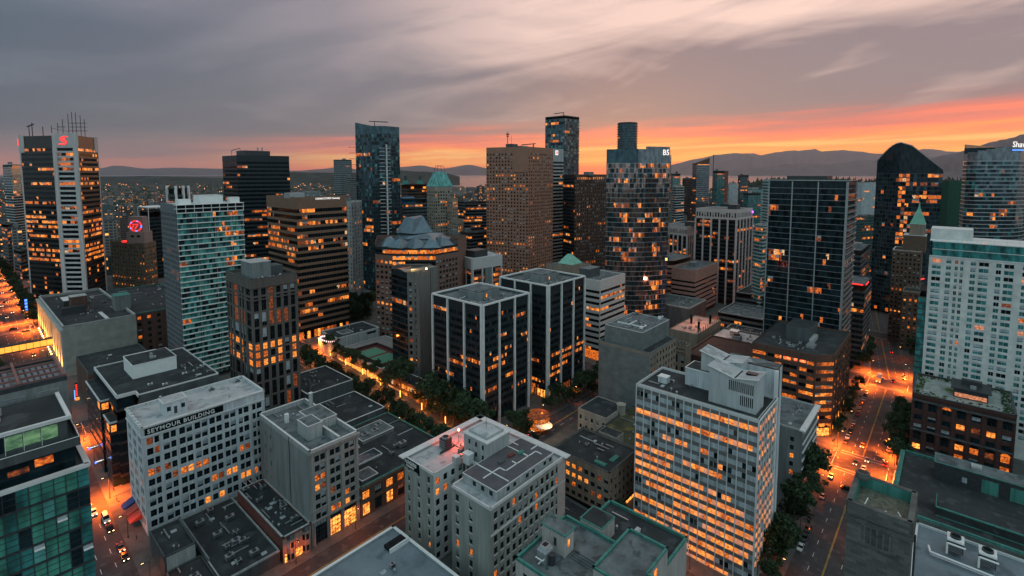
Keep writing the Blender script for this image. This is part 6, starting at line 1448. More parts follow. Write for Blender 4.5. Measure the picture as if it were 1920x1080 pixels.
    b.bands(z0, 3.4, nf, gblue, mat('blue_black_panel', (.03, .05, .06), rough=.2), gfrac=.82, bay=2.4, p=.06, hot=.25, sp=.02, glasspick=lambda: R.choice([gblue]*7+[gteal]+[gdark]*5), mull=metald)
    q = b.mb()
    for i in (0, 1, 2): q.fbox(b.F[i], 0, b.F[i][3], zt-7, zt, -.3, .02, gblue)
    O, u, n, W, _ = b.F[0]; p0 = (O[0], O[1]); q.hexa([(A[0], A[1], zt), (B_[0], B_[1], zt), (B_[0]+Fx*3, B_[1]+Fy*3, zt), (A[0]+Fx*3, A[1]+Fy*3, zt)], [(A[0], A[1], zt+4.5), (B_[0], B_[1], zt-.2+.3), (B_[0]+Fx*3, B_[1]+Fy*3, zt+.1), (A[0]+Fx*3, A[1]+Fy*3, zt+4.5)], gblue)
    q.build('glass_screen', b.root); b.wall(gblue); q = b.mb(); q.poly([(p[0], p[1], zt-.5) for p in b.p], roofd); q.build('roof', b.root)
    q = b.mb(); q.fbox(b.F[2], .5, 1.3, b.zb+8, zt-17, .9, 2.2, trim); q.build('white_pier', b.root)
    for f in range(int((zt-40-b.zb)/3.4)):
        z_ = z0+(nf-4-f)*3.4
        if z_ < b.zb+10: break
        q = b.mb(); q.fbox(b.F[1], b.F[1][3]*.62, b.F[1][3]+.2, z_, z_+.35, 0, 1.8, trim); q.fbox(b.F[2], -.2, 5.2, z_, z_+.35, 0, 1.8, trim); q.fbox(b.F[2], -.2, 5.2, z_+.36, z_+1.2, 1.7, 1.78, gblue); q.build('balcony', b.root)
    for f in range(9):
        z_ = zt-19-f*3.4*1.6; q = b.mb(); l = 7-f*.3; q.hexa([(A[0]-Rx*l, A[1]-Ry*l, z_), (A[0], A[1], z_), (A[0]+Fx*2, A[1]+Fy*2, z_), (A[0]-Rx*l+Fx*2, A[1]-Ry*l+Fy*2, z_)], [(A[0]-Rx*l, A[1]-Ry*l, z_+.3), (A[0], A[1], z_+.3), (A[0]+Fx*2, A[1]+Fy*2, z_+.3), (A[0]-Rx*l+Fx*2, A[1]-Ry*l+Fy*2, z_+.3)], metald); q.build('fin', b.root)
    q = b.mb(); a = Q(694, d+8); c = Q(729, d+8); m_ = Q(704, d+8); q.bar((*a, zt+5), (*c, zt+4.2), .45, metald); q.bar((*m_, zt-.5), (*m_, zt+5), .4, metald); q.build('window_washing_crane', b.root)
leftmid()

def centremid():
    # slender tower with barrel roof in front of the crystal roofed tower
    x0 = 176.; y0 = 216.; 
    zt = P(800, 507, d=292)[2]; A, B_, Cc, D = Q(730, 300), Q(760, 288), Q(783, 287), Q(818, 300)
    b = T('slender_tower', 'slender tower of dark glass bay with curved blue roof and plain grey stone shaft', [A, B_, Cc, D, (D[0]+6, D[1]+14), (A[0]+10, A[1]+8)], zt)
    sm = mat('grey_ribbed_stone', (.155, .15, .14), streak=True, var=.12)
    nf = int((zt-b.zb-6)/3.7); b.bands(b.zb+3, 3.7, nf, gblack, MT['black_spandrel'], gfrac=.7, bay=2, p=.03, only=[0], sp=.03, glasspick=lambda: R.choice([gblack, gdark]), rowlit=lambda f, i, fr: f == nf-4)
    b.punched(1, regular(b.F[1][3], 2, 1.7), storeys(b.zb+3, 3.7, nf, 2.3, .6), sm, .4, p=.06, style='plain'); b.wall(sm)
    F = b.F[2]; q = b.mb(); q.fbox(F, -.6, F[3]*.55, b.zb, zt+1, -6, .6, sm); q.fbox(F, F[3]*.55+.6, F[3], b.zb, zt+1, -6, .6, sm); q.build('stone_shaft', b.root)
    q = b.mb(); q.poly([(p[0], p[1], zt-.5) for p in b.p], roofd); q.build('roof', b.root)
    q = b.mb(); F = b.F[0]; O, u, n = F[:3]; L_ = F[3]; r_ = L_/2
    for k in range(10):
        a0, a1 = math.pi*k/10, math.pi*(k+1)/10
        def pp(a, dd): l = L_/2-r_*math.cos(a); return (O[0]+u[0]*l-n[0]*dd, O[1]+u[1]*l-n[1]*dd, zt-4+4.5*math.sin(a))
        q.poly([pp(a0, 0), pp(a1, 0), pp(a1, 9), pp(a0, 9)], gmirror); q.poly([(O[0]+u[0]*L_/2, O[1]+u[1]*L_/2, zt-4), pp(a1, 0), pp(a0, 0)], gblue)
    q.build('barrel_roof', b.root)
    X, Y = Q(797, 290); q = b.mb(); q.cyl(X, Y, zt+1, zt+1.8, .4, lampm, 8); q.build('roof_lamp', b.root)
    l = bpy.data.lights.new('roof_light', 'POINT'); l.energy = 2500; l.color = (1, .6, .2); lo = bpy.data.objects.new('roof_light', l); C.objects.link(lo); lo.parent = b.root; X, Y = Q(768, 289); lo.location = (X-b.o[0], Y-b.o[1], zt+2.5-b.o[2]); b.finish()
    # stone and glass tower with crystal roof
    A, B_, Cc, D, E_ = Q(700, 352), Q(733, 345), Q(815, 345), Q(857, 362), Q(857, 395); zt = ZT(770, 455, 345); zw = ZT(715, 468, 345)
    b = T('crystal_roof_tower', 'brown stone tower with black glass middle and faceted crystal shaped roof', [A, B_, Cc, D, (D[0]+22, D[1]+14), (A[0]+22, A[1]+30)], zt)
    pk = mat('brown_grid_stone', (.17, .10, .08), var=.15)
    n_ = int((zt-b.zb-12)/3.7)
    for i, c in ((0, 4), (2, 7)): b.punched(i, regular(b.F[i][3], c, b.F[i][3]/c*.62), storeys(b.zb+3, 3.7, n_, 2.0, .8), pk, .3, p=.2, style='plain', z1=zt-9)
    b.bands(b.zb+3, 3.7, n_, gblack, MT['black_spandrel'], gfrac=.62, bay=2.2, p=.1, hot=.2, only=[1], sp=.03)
    b.bands(b.zb+3+3.7*n_, 4.2, 2, gblack, MT['black_spandrel'], gfrac=.6, bay=2.2, p=.8, hot=1, sp=-.1, only=[0, 1, 2], litf=lambda: R.choice([la, lb]), set0=-.3); b.wall(pk); zc_ = b.zb+3+3.7*n_+8.4
    q = b.mb(); q.poly([(p[0], p[1], zc_) for p in b.p], roofd); q.build('roof', b.root)
    cr = mat('crystal_roof_metal', (.12, .17, .20), rough=.3, metal=.3, var=.2, scale=.3)
    X, Y = Q(785, 372); zt2 = ZT(785, 405, 372)
    def facet(cx_, cy_, rr, z0, z1, n=8, top=.35, ph=0):
        q = b.mb(); bt = [(cx_+rr*math.cos(ph+2*math.pi*k/n), cy_+rr*math.sin(ph+2*math.pi*k/n)) for k in range(n)]
        tp = [(cx_+rr*top*math.cos(ph+2*math.pi*(k)/n)*(1.2 if k % 2 else .8), cy_+rr*top*math.sin(ph+2*math.pi*k/n)*(1.2 if k % 2 else .8)) for k in range(n)]
        q.hexa([(*p, z0) for p in bt], [(*p, z1-(1.5 if k % 2 else 0)) for k, p in enumerate(tp)], cr); q.build('crystal_facet', b.root)
    facet(X, Y, 23, zc_+.02, zc_+4.5, 8, .86, .3); facet(X+1, Y, 19, zc_+4.5, zc_+8, 6, .72, .35); facet(X-2, Y+3, 14, zc_+8, zt2, 5, .6, .2)
    for px, dd, ph in ((728, 358, .3), (748, 350, 1.0), (828, 360, .7), (808, 350, .1), (778, 349, .7)): x_, y_ = Q(px, dd); facet(x_, y_, 8.5, zc_+.02, zc_+6.2, 4, .34, ph)
    b.finish()
    # black glass low block left of it and dark green roofed hotel, blue roof
    b = T('barrel_roof_building', 'dark stone building with two small green barrel roofs and dormer lights on the skyline', quad4(Q(752, 575), Q(765, 560), Q(812, 575)), ZT(765, 345, 560)); b.bands(b.zb+3, 3.6, int((b.zt-b.zb-5)/3.6), gdark, brown, gfrac=.5, bay=2.6, p=.1, sp=.2); b.wall(brown); b.roof(roofd, brown)
    for px in (760, 787): 
        X, Y = Q(px, 572); q = b.mb(); q.cyl(X, Y, b.zt-1, b.zt+4, 5, MT['green_copper'], 16, 2.5); q.cyl(X, Y, b.zt+4, b.zt+9, 1.6, concd, 8); q.build('copper_dome', b.root)
    q = b.mb(); q.fquad(b.F[1], 3, 6.5, b.zt-6, b.zt-3, .1, lb); q.fquad(b.F[1], 17, 21, b.zt-6, b.zt-3, .1, lb); q.build('dormer_window', b.root)
    b = T('blue_roofed_building', 'dark building with bright blue sloping roof left of the stepped pale tower', quad4(Q(750, 520), Q(755, 510), Q(800, 522)), ZT(760, 372, 510)); b.bands(b.zb+3, 3.6, int((b.zt-b.zb-5)/3.6), gdark, concd, gfrac=.5, bay=2.6, p=.12, sp=.2); b.wall(concd)
    q = b.mb(); F = b.F[1]; L_ = F[3]*.6; O, u, n = F[:3]; pt = lambda a, dd, z: (O[0]+u[0]*a-n[0]*dd, O[1]+u[1]*a-n[1]*dd, z)
    q.hexa([pt(0, 0, b.zt-8), pt(L_, 0, b.zt-8), pt(L_, 12, b.zt-8), pt(0, 12, b.zt-8)], [pt(0, 0, b.zt-7.8), pt(L_, 0, b.zt-7.8), pt(L_, 12, b.zt+1), pt(0, 12, b.zt+1)], mat('blue_metal_roof', (.03, .15, .26), rough=.35, var=.15)); q.build('blue_roof', b.root)
    b.roof(roofd, concd)
    # stepped pale tower with glass pyramid
    b = T('pyramid_top_tower', 'pale stepped stone tower crowned by pale green glass pyramid', quad4(Q(800, 560), Q(815, 550), Q(848, 562)), ZT(815, 350, 550))
    ps = mat('pale_warm_stone', (.36, .31, .25), var=.15, streak=True)
    for i in (0, 1): b.punched(i, regular(b.F[i][3], int(b.F[i][3]/3), 1.7), storeys(b.zb+3, 3.6, int((b.zt-b.zb-5)/3.6), 2.1), ps, .25, p=.16, style='plain')
    b.wall(ps); b.roof(roofm, ps)
    cxy = (sum(p[0] for p in b.p)/4, sum(p[1] for p in b.p)/4); q = b.mb(); sc_ = lambda f: [(cxy[0]+(p[0]-cxy[0])*f, cxy[1]+(p[1]-cxy[1])*f) for p in b.p]
    z1 = ZT(822, 322, 560); q.hexa([(*p, b.zt) for p in sc_(1.06)], [(*p, z1) for p in sc_(.45)], gteall); q.build('glass_pyramid', b.root)
    q = b.mb(); z2 = ZT(822, 311, 560)
    for p, r_ in zip(sc_(.45), sc_(.28)): q.bar((*p, z1), (*r_, z2), .25, metald)
    for p, r_ in zip(sc_(.28), sc_(.28)[1:]+sc_(.28)[:1]): q.bar((*p, z2), (*r_, z2), .25, metald)
    q.build('pyramid_frame', b.root); b.finish()
    for k, (l, f, r_, py, d) in enumerate(((838, 848, 858, 372, 545), (846, 858, 868, 412, 535))):
        b = T('stepped_stone_wing', ('upper', 'lower')[k]+' pale stone step descending right of the glass pyramid tower', quad4(Q(l, d+9), Q(f, d), Q(r_, d+10)), ZT(f, py, d), 'building')
        for i in (0, 1): b.punched(i, regular(b.F[i][3], max(2, int(b.F[i][3]/3)), 1.7), storeys(b.zb+3, 3.6, int((b.zt-b.zb-5)/3.6), 2.1), ps, .25, p=.3, style='plain')
        b.wall(ps); b.roof(roofm, ps); b.finish()
    for l, f, r_, py, d, lab, gm, sm_ in ((858, 872, 914, 378, 620, 'dark banded office block with lit floors left of the brown gridded tower', gblack, concd), (862, 880, 915, 436, 520, 'low dark block with rooftop plant left of the brown gridded tower', gblack, concd)):
        b = T('office_building', lab, quad4(Q(l, d+14), Q(f, d), Q(r_, d+14)), ZT(f, py, d), 'building'); b.bands(b.zb+3, 3.7, int((b.zt-b.zb-4)/3.7), gm, sm_, gfrac=.55, bay=2.6, p=.22, hot=.5, sp=.1); b.wall(sm_); b.roof(roofd, sm_); top_units(b, 2)
    X, Y = Q(913, 505); t = text_obj('e', .1, .1, redn) if 0 else None
    # white framed low office block
    b = T('white_framed_office', 'low office with broad white concrete roof band and lit glass bays', quad4(Q(853, 395), Q(884, 372), Q(940, 392)), ZT(884, 485, 372), 'building')
    wc = mat('white_concrete_band', (.45, .43, .42), var=.1); nf = int((b.zt-b.zb-8)/4)
    b.bands(b.zb+2, 4., nf, gblack, brown, gfrac=.6, bay=3, p=.4, hot=.8, sp=-.5, set0=-.6); q = b.mb()
    for i in (0, 1): q.fbox(b.F[i], -.3, b.F[i][3]+.3, b.zb+2+4*nf, b.zt, -1, .8, wc)
    q.build('roof_band', b.root); b.wall(wc); q = b.mb(); q.poly([(p[0], p[1], b.zt-.6) for p in b.p], roofl); q.build('roof', b.root); b.piers(lambda W: [.4, W*.33, W*.66, W-.4], b.zb, b.zt-3, 1.2, wc, .7, only=[0, 1])
    X, Y = Q(893, 388); b.boxpart('roof_house', X-7, X+7, Y-5, Y+6, b.zt-.6, b.zt+4.5, metald); F = b.F[1]; q = b.mb(); q.fbox(F, F[3]*.42, F[3]*.62, b.zb, b.zt-4, -.5, .5, conc); q.build('stair_core', b.root)
    # brown gridded tower
    A, B_, D = Q(912, 497), Q(991, 480), Q(1037, 512); zt = ZT(990, 275, 480)
    b = T('gridded_stone_tower', 'tall brown stone tower covered in a grid of small square windows, mast on its roof', quad4(A, B_, D), zt)
    tb = mat('rosy_brown_granite', (.29, .145, .10), var=.15, scale=.2); fh = 3.32; n_ = int((zt-b.zb-8)/fh)
    def LL(nc): return rows_lit(n_, nc, .13, .35, .6)
    for i, c in ((0, 13), (1, 12)):
        if i == 0:
            W = b.F[0][3]; cols = [(W*k/14+.7, W*k/14+2.3) for k in range(14)]
        else: W = b.F[1][3]; cols = regular(W, 12, 1.7)
        b.punched(i, cols, storeys(b.zb+3, fh, n_, 1.75, .8), tb, .35, lits=LL(len(cols)), style='plain', glassm=gblack)
    q = b.mb(); F = b.F[0]; q.fbox(F, F[3]*.66, F[3]-.02, zt-24, zt-.2, .004, .9, tb); q.build('corner_panel', b.root)
    b.wall(tb); b.roof(roofm, tb, 1, .5); X, Y = Q(952, 505); q = b.mb(); q.bar((X, Y, zt-1), (X, Y, zt+16), .35, metald); q.cyl(X, Y, zt+13, zt+14, 1.8, metald, 8); q.cyl(X, Y, zt+11, zt+12, 1.2, metald, 8); X, Y = Q(959, 505); q.bar((X, Y, zt-1), (X, Y, zt+12), .15, metald); q.build('mast', b.root)
    q = b.mb(); a, c = Q(978, 495), Q(1004, 500); q.bar((*a, zt+2.6), (*c, zt+4), .5, metald); m_ = Q(1000, 499); q.bar((*m_, zt-1), (*m_, zt+4), .6, metald); q.build('window_washing_crane', b.root); top_units(b, 2, 9); b.finish(1.0)
    b = T('striped_office_tower', 'white and black striped tower with small lit sign behind the brown gridded tower', quad4(Q(1024, 560), Q(1028, 548), Q(1056, 565)), ZT(1040, 278, 548))
    b.bands(b.zb+3, 3.8, int((b.zt-b.zb-12)/3.8), gblack, concl, gfrac=.55, bay=2.5, p=.1, hot=.3, sp=.3); q = b.mb()
    for i in (0, 1): q.fbox(b.F[i], 0, b.F[i][3], b.zb+3+3.8*int((b.zt-b.zb-12)/3.8), b.zt, -.3, .3, concl)
    q.build('parapet', b.root); q = b.mb(); F = b.F[1]; q.fbox(F, F[3]*.45, F[3]*.62, b.zt-7, b.zt-2, .32, .6, whiten); q.fbox(F, F[3]*.5, F[3]*.58, b.zt-6, b.zt-3, .61, .7, redn); q.build('lit_sign', b.root); b.wall(concl); b.roof(roofm, concl)
    b = T('blue_glass_tower', 'slender blue green glass tower rising highest above the skyline with cap crane', quad4(Q(1022, 640), Q(1058, 620), Q(1085, 640)), ZT(1040, 216, 620))
    b.bands(b.zb+3, 3.6, int((b.zt-b.zb-5)/3.6), gblue, MT['blue_black_panel'], gfrac=.8, bay=3, p=.05, sp=.05, glasspick=lambda: R.choice([gblue]*6+[gteal, gmirror, gdark, gdark]), mull=metald); b.wall(gblue); b.roof(roofd, MT['blue_black_panel']); q = b.mb(); a, c = Q(1038, 635), Q(1056, 635); q.bar((*a, b.zt+3.5), (*c, b.zt+5), .5, metald); q.bar((*c, b.zt-1), (*c, b.zt+5), .5, metald); q.build('window_washing_crane', b.root)
    for f in range(40):
        F = b.F[1]; z_ = b.zb+60+f*3.6
        if z_ > b.zt-4: break
        q = b.mb(); q.fbox(F, F[3]-.4, F[3]+1.3, z_, z_+.4, -4, .6, metald); q.build('balcony', b.root)
    b = T('dark_office_tower', 'flat topped dark brown tower between the striped tower and the B5 tower', quad4(Q(1056, 545), Q(1078, 520), Q(1137, 540)), ZT(1078, 327, 520))
    b.punched(1, regular(b.F[1][3], 16, 1.3), storeys(b.zb+3, 3.7, int((b.zt-b.zb-5)/3.7), 2.4, .6), brown, .4, p=.08, style='plain', glassm=gblack); b.bands(b.zb+3, 3.7, int((b.zt-b.zb-5)/3.7), gblack, MT['black_spandrel'], gfrac=.6, bay=2.6, p=.15, sp=.05, only=[0]); b.wall(brown); b.roof(roofd, brown); top_units(b, 2, 4); b.finish(9)
    # curved glass tower lettered B5
    n = 9; pts = []
    for k in range(n): t = k/(n-1); px = 1137+(1255-1137)*t; pts.append(Q(px, 412-11*math.sin(math.pi*(.12+.76*t)) if t < 1 else 408))
    zt = ZT(1195, 278, 390); b = T('curved_glass_tower', 'glass tower with bulging curved front lettered B5 at the top right', pts+[(pts[-1][0]+30, pts[-1][1]+12), (pts[0][0]+38, pts[0][1]+8)], zt)
    fh = 3.95; nf = int((zt-b.zb-14)/fh); z0 = zt-11-nf*fh; mg = glass('sunset_tinted_glass', (.30, .20, .175), .08, metal=.85, var=.5)  # pinkish sunset sheen is mixed into this glass colour, not reflected
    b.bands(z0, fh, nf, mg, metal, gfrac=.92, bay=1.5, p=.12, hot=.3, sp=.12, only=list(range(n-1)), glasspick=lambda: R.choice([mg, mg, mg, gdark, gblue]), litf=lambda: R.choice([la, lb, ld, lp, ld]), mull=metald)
    q = b.mb()
    for i in range(n-1): q.fbox(b.F[i], 0, b.F[i][3], z0+nf*fh, zt+(2 if i > 4 else 0), -.4, .2, gmirror if i > 3 else gblue)
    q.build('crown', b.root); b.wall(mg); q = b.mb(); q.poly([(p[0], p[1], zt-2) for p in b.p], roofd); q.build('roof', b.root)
    sign_text(b, b.F[n-2], .5, zt-4.6, .4, 'B5', 6.2, whiten, 'sign_lettering', bold=.08)
    X, Y = Q(1175, 690); pts = [(X+13*math.cos(a*math.pi/8), Y+13*math.sin(a*math.pi/8)) for a in range(16)]
    b = T('round_apartment_tower', 'dark round tower with balcony rings rising behind the B5 tower', pts, ZT(1175, 229, 680)); b.bands(b.zb+3, 3.3, int((b.zt-b.zb-4)/3.3), gblue, metald, gfrac=.7, bay=3, p=.02, sp=.9, stype='balcony_ring'); b.wall(metald); b.roof(roofd, metald)
    # white ribbed banded block behind the twin towers
    x0, y0, x1, y1, zt = 288, 176.9, 322, 199, 63.4
    b = T('white_banded_office', 'white concrete office block with long dark window bands beside the twin black towers', (x0, y0, x1, y1), zt, 'building'); wb = mat('white_rendered_band', (.52, .46, .43), var=.1, scale=.3); fh = 3.95; nf = int((zt-5-b.zb-5)/fh)
    b.bands(zt-5.2-nf*fh, fh, nf, gblack, wb, gfrac=.5, bay=2, p=.14, hot=.3, sp=.5, mull=metald, only=[0, 3]); q = b.mb()
    for i in (0, 3): q.fbox(b.F[i], 0, b.F[i][3], zt-5.2, zt, -.4, .5, wb)
    q.build('parapet', b.root); q = b.mb()
    for i in (0, 3): q.fbox(b.F[i], 0, b.F[i][3], b.zb, zt-5.2-nf*fh, -1.2, -.8, la)
    q.build('lobby', b.root); b.wall(wb); q = b.mb(); q.poly([(p[0], p[1], zt-.9) for p in b.p], roofm); q.build('roof', b.root); b.boxpart('roof_house', x0+6, x0+20, y0+12, y0+20, zt-.9, zt+5, concd, conc); b.piers([.35], b.zb, zt-5, .5, wb, .7, only=[0, 3]); b.clutter(5, zt-.9, x0+3, x1-4, y0+2, y0+9, 71)
    # banded brown block and its rounded wing
    x0, y0, x1, y1 = 432, 169, 486, 190; zt = 50.4
    b = T('banded_brown_block', 'pinkish brown block with horizontal dark window bands behind the building site', (x0, y0, x1, y1), zt, 'building'); pb = mat('pink_brown_render', (.33, .20, .165), var=.12, scale=.3)
    b.bands(b.zb+3, 4.1, int((zt-b.zb-7)/4.1), gblack, pb, gfrac=.42, bay=2.4, p=.12, hot=.2, sp=.5); q = b.mb()
    for i in (0, 3): q.fbox(b.F[i], 0, b.F[i][3], b.zb+3+4.1*int((zt-b.zb-7)/4.1), zt, -.4, .5, pb)
    q.build('parapet', b.root); b.wall(pb); q = b.mb(); q.poly([(p[0], p[1], zt-.7) for p in b.p], roofm); q.build('roof', b.root); b.boxpart('roof_house', x0+20, x0+30, y0+8, y0+14, zt-.7, zt+3, conc)
    pts = [Q(1213, 480), Q(1222, 462), Q(1243, 452), Q(1268, 452), Q(1300, 475), Q(1268, 500)]
    b = T('rounded_banded_wing', 'rounded pinkish wing left of the banded brown block with sloping grey roof', pts, ZT(1240, 487, 455), 'building'); b.bands(b.zb+3, 4.1, int((b.zt-b.zb-7)/4.1), gblack, pb, gfrac=.42, bay=2.4, p=.12, hot=.2, sp=.5); b.wall(pb); b.roof(roofm, pb, .6); top_units(b, 2, 3)
    # white column towers
    for l, f, r_, py, d, lab, ncol, grp in ((1307, 1384, 1414, 393, 480, 'black glass tower striped by white columns with arcaded white top and purple light', (5, 5), 0), (1250, 1292, 1310, 425, 520, 'smaller white columned block left of the larger columned tower', (4, 3), 0)):
        b = T('white_column_tower', lab, quad4(Q(l, d+24), Q(f, d), Q(r_, d+25)), ZT(f, py, d)); wc2 = mat('pinkish_white_stone', (.48, .40, .38), var=.08, scale=.3); nf = int((b.zt-b.zb-12)/3.8)
        b.bands(b.zt-10-nf*3.8, 3.8, nf, gblack, MT['black_spandrel'], gfrac=.6, bay=2.2, p=.17, hot=.35, sp=.02)
        b.piers(lambda W, n_=5: [W*k/n_ for k in range(n_+1)], b.zb, b.zt-10, 1.5, wc2, .9, only=[0]); b.piers(lambda W: [W*k/5 for k in range(6)], b.zb, b.zt-10, 1.5, wc2, .9, only=[1])
        for i in (0, 1):
            W = b.F[i][3]; n_ = 15 if i == 0 else 12
            b.punched(i, regular(W, n_, W/n_*.55), [(b.zt-8, b.zt-3.6)], wc2, .5, p=0, style='plain', z0=b.zt-10)
        b.wall(wc2); b.roof(roofm, wc2, .9); X, Y = Q((l+r_)/2+18, d+16); b.boxpart('roof_house', X-6, X+6, Y-4, Y+4, b.zt-.9, b.zt+4, metald); b.finish(9)
        if f == 1384: q = b.mb(); q.fbox(b.F[1], b.F[1][3]-3, b.F[1][3]-1.4, b.zt-5, b.zt-3, .95, 1.2, emit('purple_sign', (.45, .08, 1), 4)); q.build('purple_sign', b.root)
centremid()

def rightmid():
    # tall dark tower by the wide street
    x0, y0, x1, y1, zt = 349.8, 48.6, 384.4, 90.9, 131.
    b = T('dark_glass_tower', 'huge dark glass tower with thin white floor lines and four pale vertical ribs', (x0, y0, x1, y1), zt); fh = 3.55; nf = int((zt-b.zb-14)/fh); z0 = zt-5-nf*fh
    hot = {(3, nf-4): (0, .12), (3, nf-12): (.02, .25), (3, nf-13): (.02, .18), (3, nf-17): (.02, .1), (3, nf-18): (.55, .75), (3, nf-9): (.62, .68), (3, nf-24): (.6, .75), (3, nf-26): (.55, .66), (3, nf-28): (.3, .5), (3, nf-32): (.7, .98)}
    def rl(f, i, fr):
        a = hot.get((i, f)); return (a is not None and a[0] <= fr < a[1]) or R.random() < .018
    b.bands(z0, fh, nf, gdark, metal, gfrac=.955, bay=1.5, only=[0, 3], rowlit=rl, sp=.16, glasspick=lambda: R.choice([gdark, gdark, gblack]), stype='floor_line')
    b.piers(lambda W: [.3, W*.32, W*.65, W-.3], z0, zt-1, .55, metal, .5, only=[3], name='rib'); b.piers(lambda W: [.3, W-.3], b.zb, zt-1, .6, metal, .5, only=[0], name='rib')
    q = b.mb()
    for i in (0, 3): q.fbox(b.F[i], 0, b.F[i][3], z0+nf*fh, zt, -.3, .1, gdark); q.fbox(b.F[i], 0, b.F[i][3], zt-.5, zt, .1, .5, metal)
    q.build('crown', b.root); b.wall(gdark); q = b.mb(); q.poly([(p[0], p[1], zt-.8) for p in b.p], roofd); q.build('roof', b.root)
    q = b.mb()
    r = random.Random(3)
    for k in range(300): a = Vector((r.gauss(0, 1), r.gauss(0, 1), r.gauss(0, .6))).normalized()*r.uniform(.3, .8); c = a.orthogonal()*.6; p = Vector((x0+1+r.random()*4, y0+r.random()*(y1-y0), zt-.3+r.random()*.8)); q.poly([p-a, p-c, p+a, p+c], leafm)
    q.build('roof_planting', b.root, 'stuff')
    for f in range(nf):
        if f % 1 == 0: q = b.mb(); q.fbox(b.F[0], .6, b.F[0][3]-.6, z0+f*fh, z0+f*fh+.25, .5, 1.3, metal); q.build('balcony', b.root)
    b.boxpart('roof_house', x0+8, x0+26, y0+12, y0+34, zt-.8, zt+2.4, metald)
    b = T('balcony_apartment_tower', 'apartment tower with stacked pale balconies peeking left of the huge dark glass tower', quad4(Q(1419, 425), Q(1434, 415), Q(1450, 425)), ZT(1434, 422, 415)); b.bands(b.zb+3, 3., int((b.zt-b.zb-4)/3), gteal, concl, gfrac=.7, bay=2.2, p=.12, sp=1); b.wall(conc); b.roof(roofm, concl)
    b = T('balcony_apartment_tower', 'pale scalloped balcony tower rising directly behind the huge dark tower', quad4(Q(1432, 520), Q(1442, 510), Q(1456, 520)), ZT(1440, 336, 510)); b.bands(b.zb+3, 3., int((b.zt-b.zb-4)/3), gteal, concl, gfrac=.6, bay=2.2, p=.04, sp=1); b.wall(conc); b.roof(roofm, concl)
    # right of it, down the street
    for k, (xa, xb, ya, yb, z, lab) in enumerate(((386.5, 388.9, 44, 64, 64, ''), (409, 445, 44, 75, 60, 'narrow glass office beside the wide street with red roof sign'), (450, 500, 52, 85, 78, 'grey glass office block down the wide street behind the red roof sign'))):
        if not lab: continue
        b = T('street_office', lab, (xa, ya, xb, yb), z, 'building'); b.bands(b.zb+4, 3.7, int((b.zt-b.zb-6)/3.7), gdark, concd, gfrac=.6, bay=2, p=.14, hot=.3, sp=.2, mull=metald); b.wall(concd); b.roof(roofm, concd, .8)
        if xa == 409: q = b.mb(); q.fbox(b.F[0], 1, 14, z-.6, z+.2, .3, .6, redn); q.fbox(b.F[3], b.F[3][3]-12, b.F[3][3]-1, z-.6, z+.2, .3, .6, redn); q.build('red_light_strip', b.root)
        top_units(b, 2, k)
    x0, y1 = 600, 57.; y0 = 10.; pts = [(x0, y1-6), (x0-6, y1-16), (x0-6, y0+6), (x0, y0), (x0+30, y0), (x0+30, y1)]
    zl = ZT(1690, 268, 500); zr = P(1768, 318, x=x0)[2]
    A = (604., P(1645, 300, x=604)[1]); pk = P(1690, 268, x=596); D = P(1768, 318, x=602)
    za = P(1645, 300, x=604)[2]
    b = T('pointed_glass_tower', 'dark glass tower with curved pointed gable top and vertical strip of lights', [A, (594, pk[1]), (594, pk[1]-8), (602, D[1]), (636, D[1]), (636, A[1])], D[2]-2)
    fh = 3.9; nf = int((b.zt-b.zb-4)/fh); 
    def rl(f, i, fr):
        k = nf-1-f
        if i == 1: return R.random() < .7
        if i == 2: return {0: fr > .5, 2: .1 < fr < 1, 5: True, 6: .1 < fr < .8, 9: fr < .6, 12: fr < .5, 13: .2 < fr < .7, 17: fr < .4, 20: fr < .5}.get(k, False) and R.random() < .8 or R.random() < .03
        return R.random() < .03
    b.bands(b.zb+3, fh, nf, gdark, MT['blue_black_panel'], gfrac=.8, bay=2.6, only=[0, 1, 2], rowlit=rl, sp=.03, mull=metald, glasspick=lambda: R.choice([gdark, gblue, gdark, gblue, gblack]))
    q = b.mb(); zt = b.zb+3+fh*nf; P0, P1, P2, P3 = A, (594, pk[1]), (594, pk[1]-8), (602, D[1])
    top = [za-1, pk[2], pk[2]-3, D[2]]; pp = [P0, P1, P2, P3]; bk = [(636, A[1]), (636, pk[1]), (636, pk[1]-8), (636, D[1])]
    for k in range(3):
        n_ = 6
        for j in range(n_):
            t0, t1 = j/n_, (j+1)/n_; f_ = lambda t: top[k]+(top[k+1]-top[k])*(math.sin(t*math.pi/2) if k == 0 else t)
            a = [pp[k][i]+(pp[k+1][i]-pp[k][i])*t0 for i in (0, 1)]; c = [pp[k][i]+(pp[k+1][i]-pp[k][i])*t1 for i in (0, 1)]; e = [bk[k][i]+(bk[k+1][i]-bk[k][i])*t0 for i in (0, 1)]; g_ = [bk[k][i]+(bk[k+1][i]-bk[k][i])*t1 for i in (0, 1)]
            q.hexa([(*a, zt), (*c, zt), (*g_, zt), (*e, zt)], [(*a, f_(t0)), (*c, f_(t1)), (*g_, f_(t1)-3), (*e, f_(t0)-3)], gdark)
            q.bar((*a, f_(t0)+.3), (*c, f_(t1)+.3), .5, metal, 4)
    q.build('gable_crown', b.root); b.wall(gdark)
    # heritage tower with green pyramid
    x0 = 500.; y1 = 37.; y0 = 19.; 
    b = T('heritage_brick_tower', 'stepped brown brick heritage tower with green copper pyramid roof and pale stone trim', (x0, y0, x0+24, y1), P(1700, 470, x=x0)[2]); hb = mat('heritage_brick', (.105, .07, .05), var=.2)
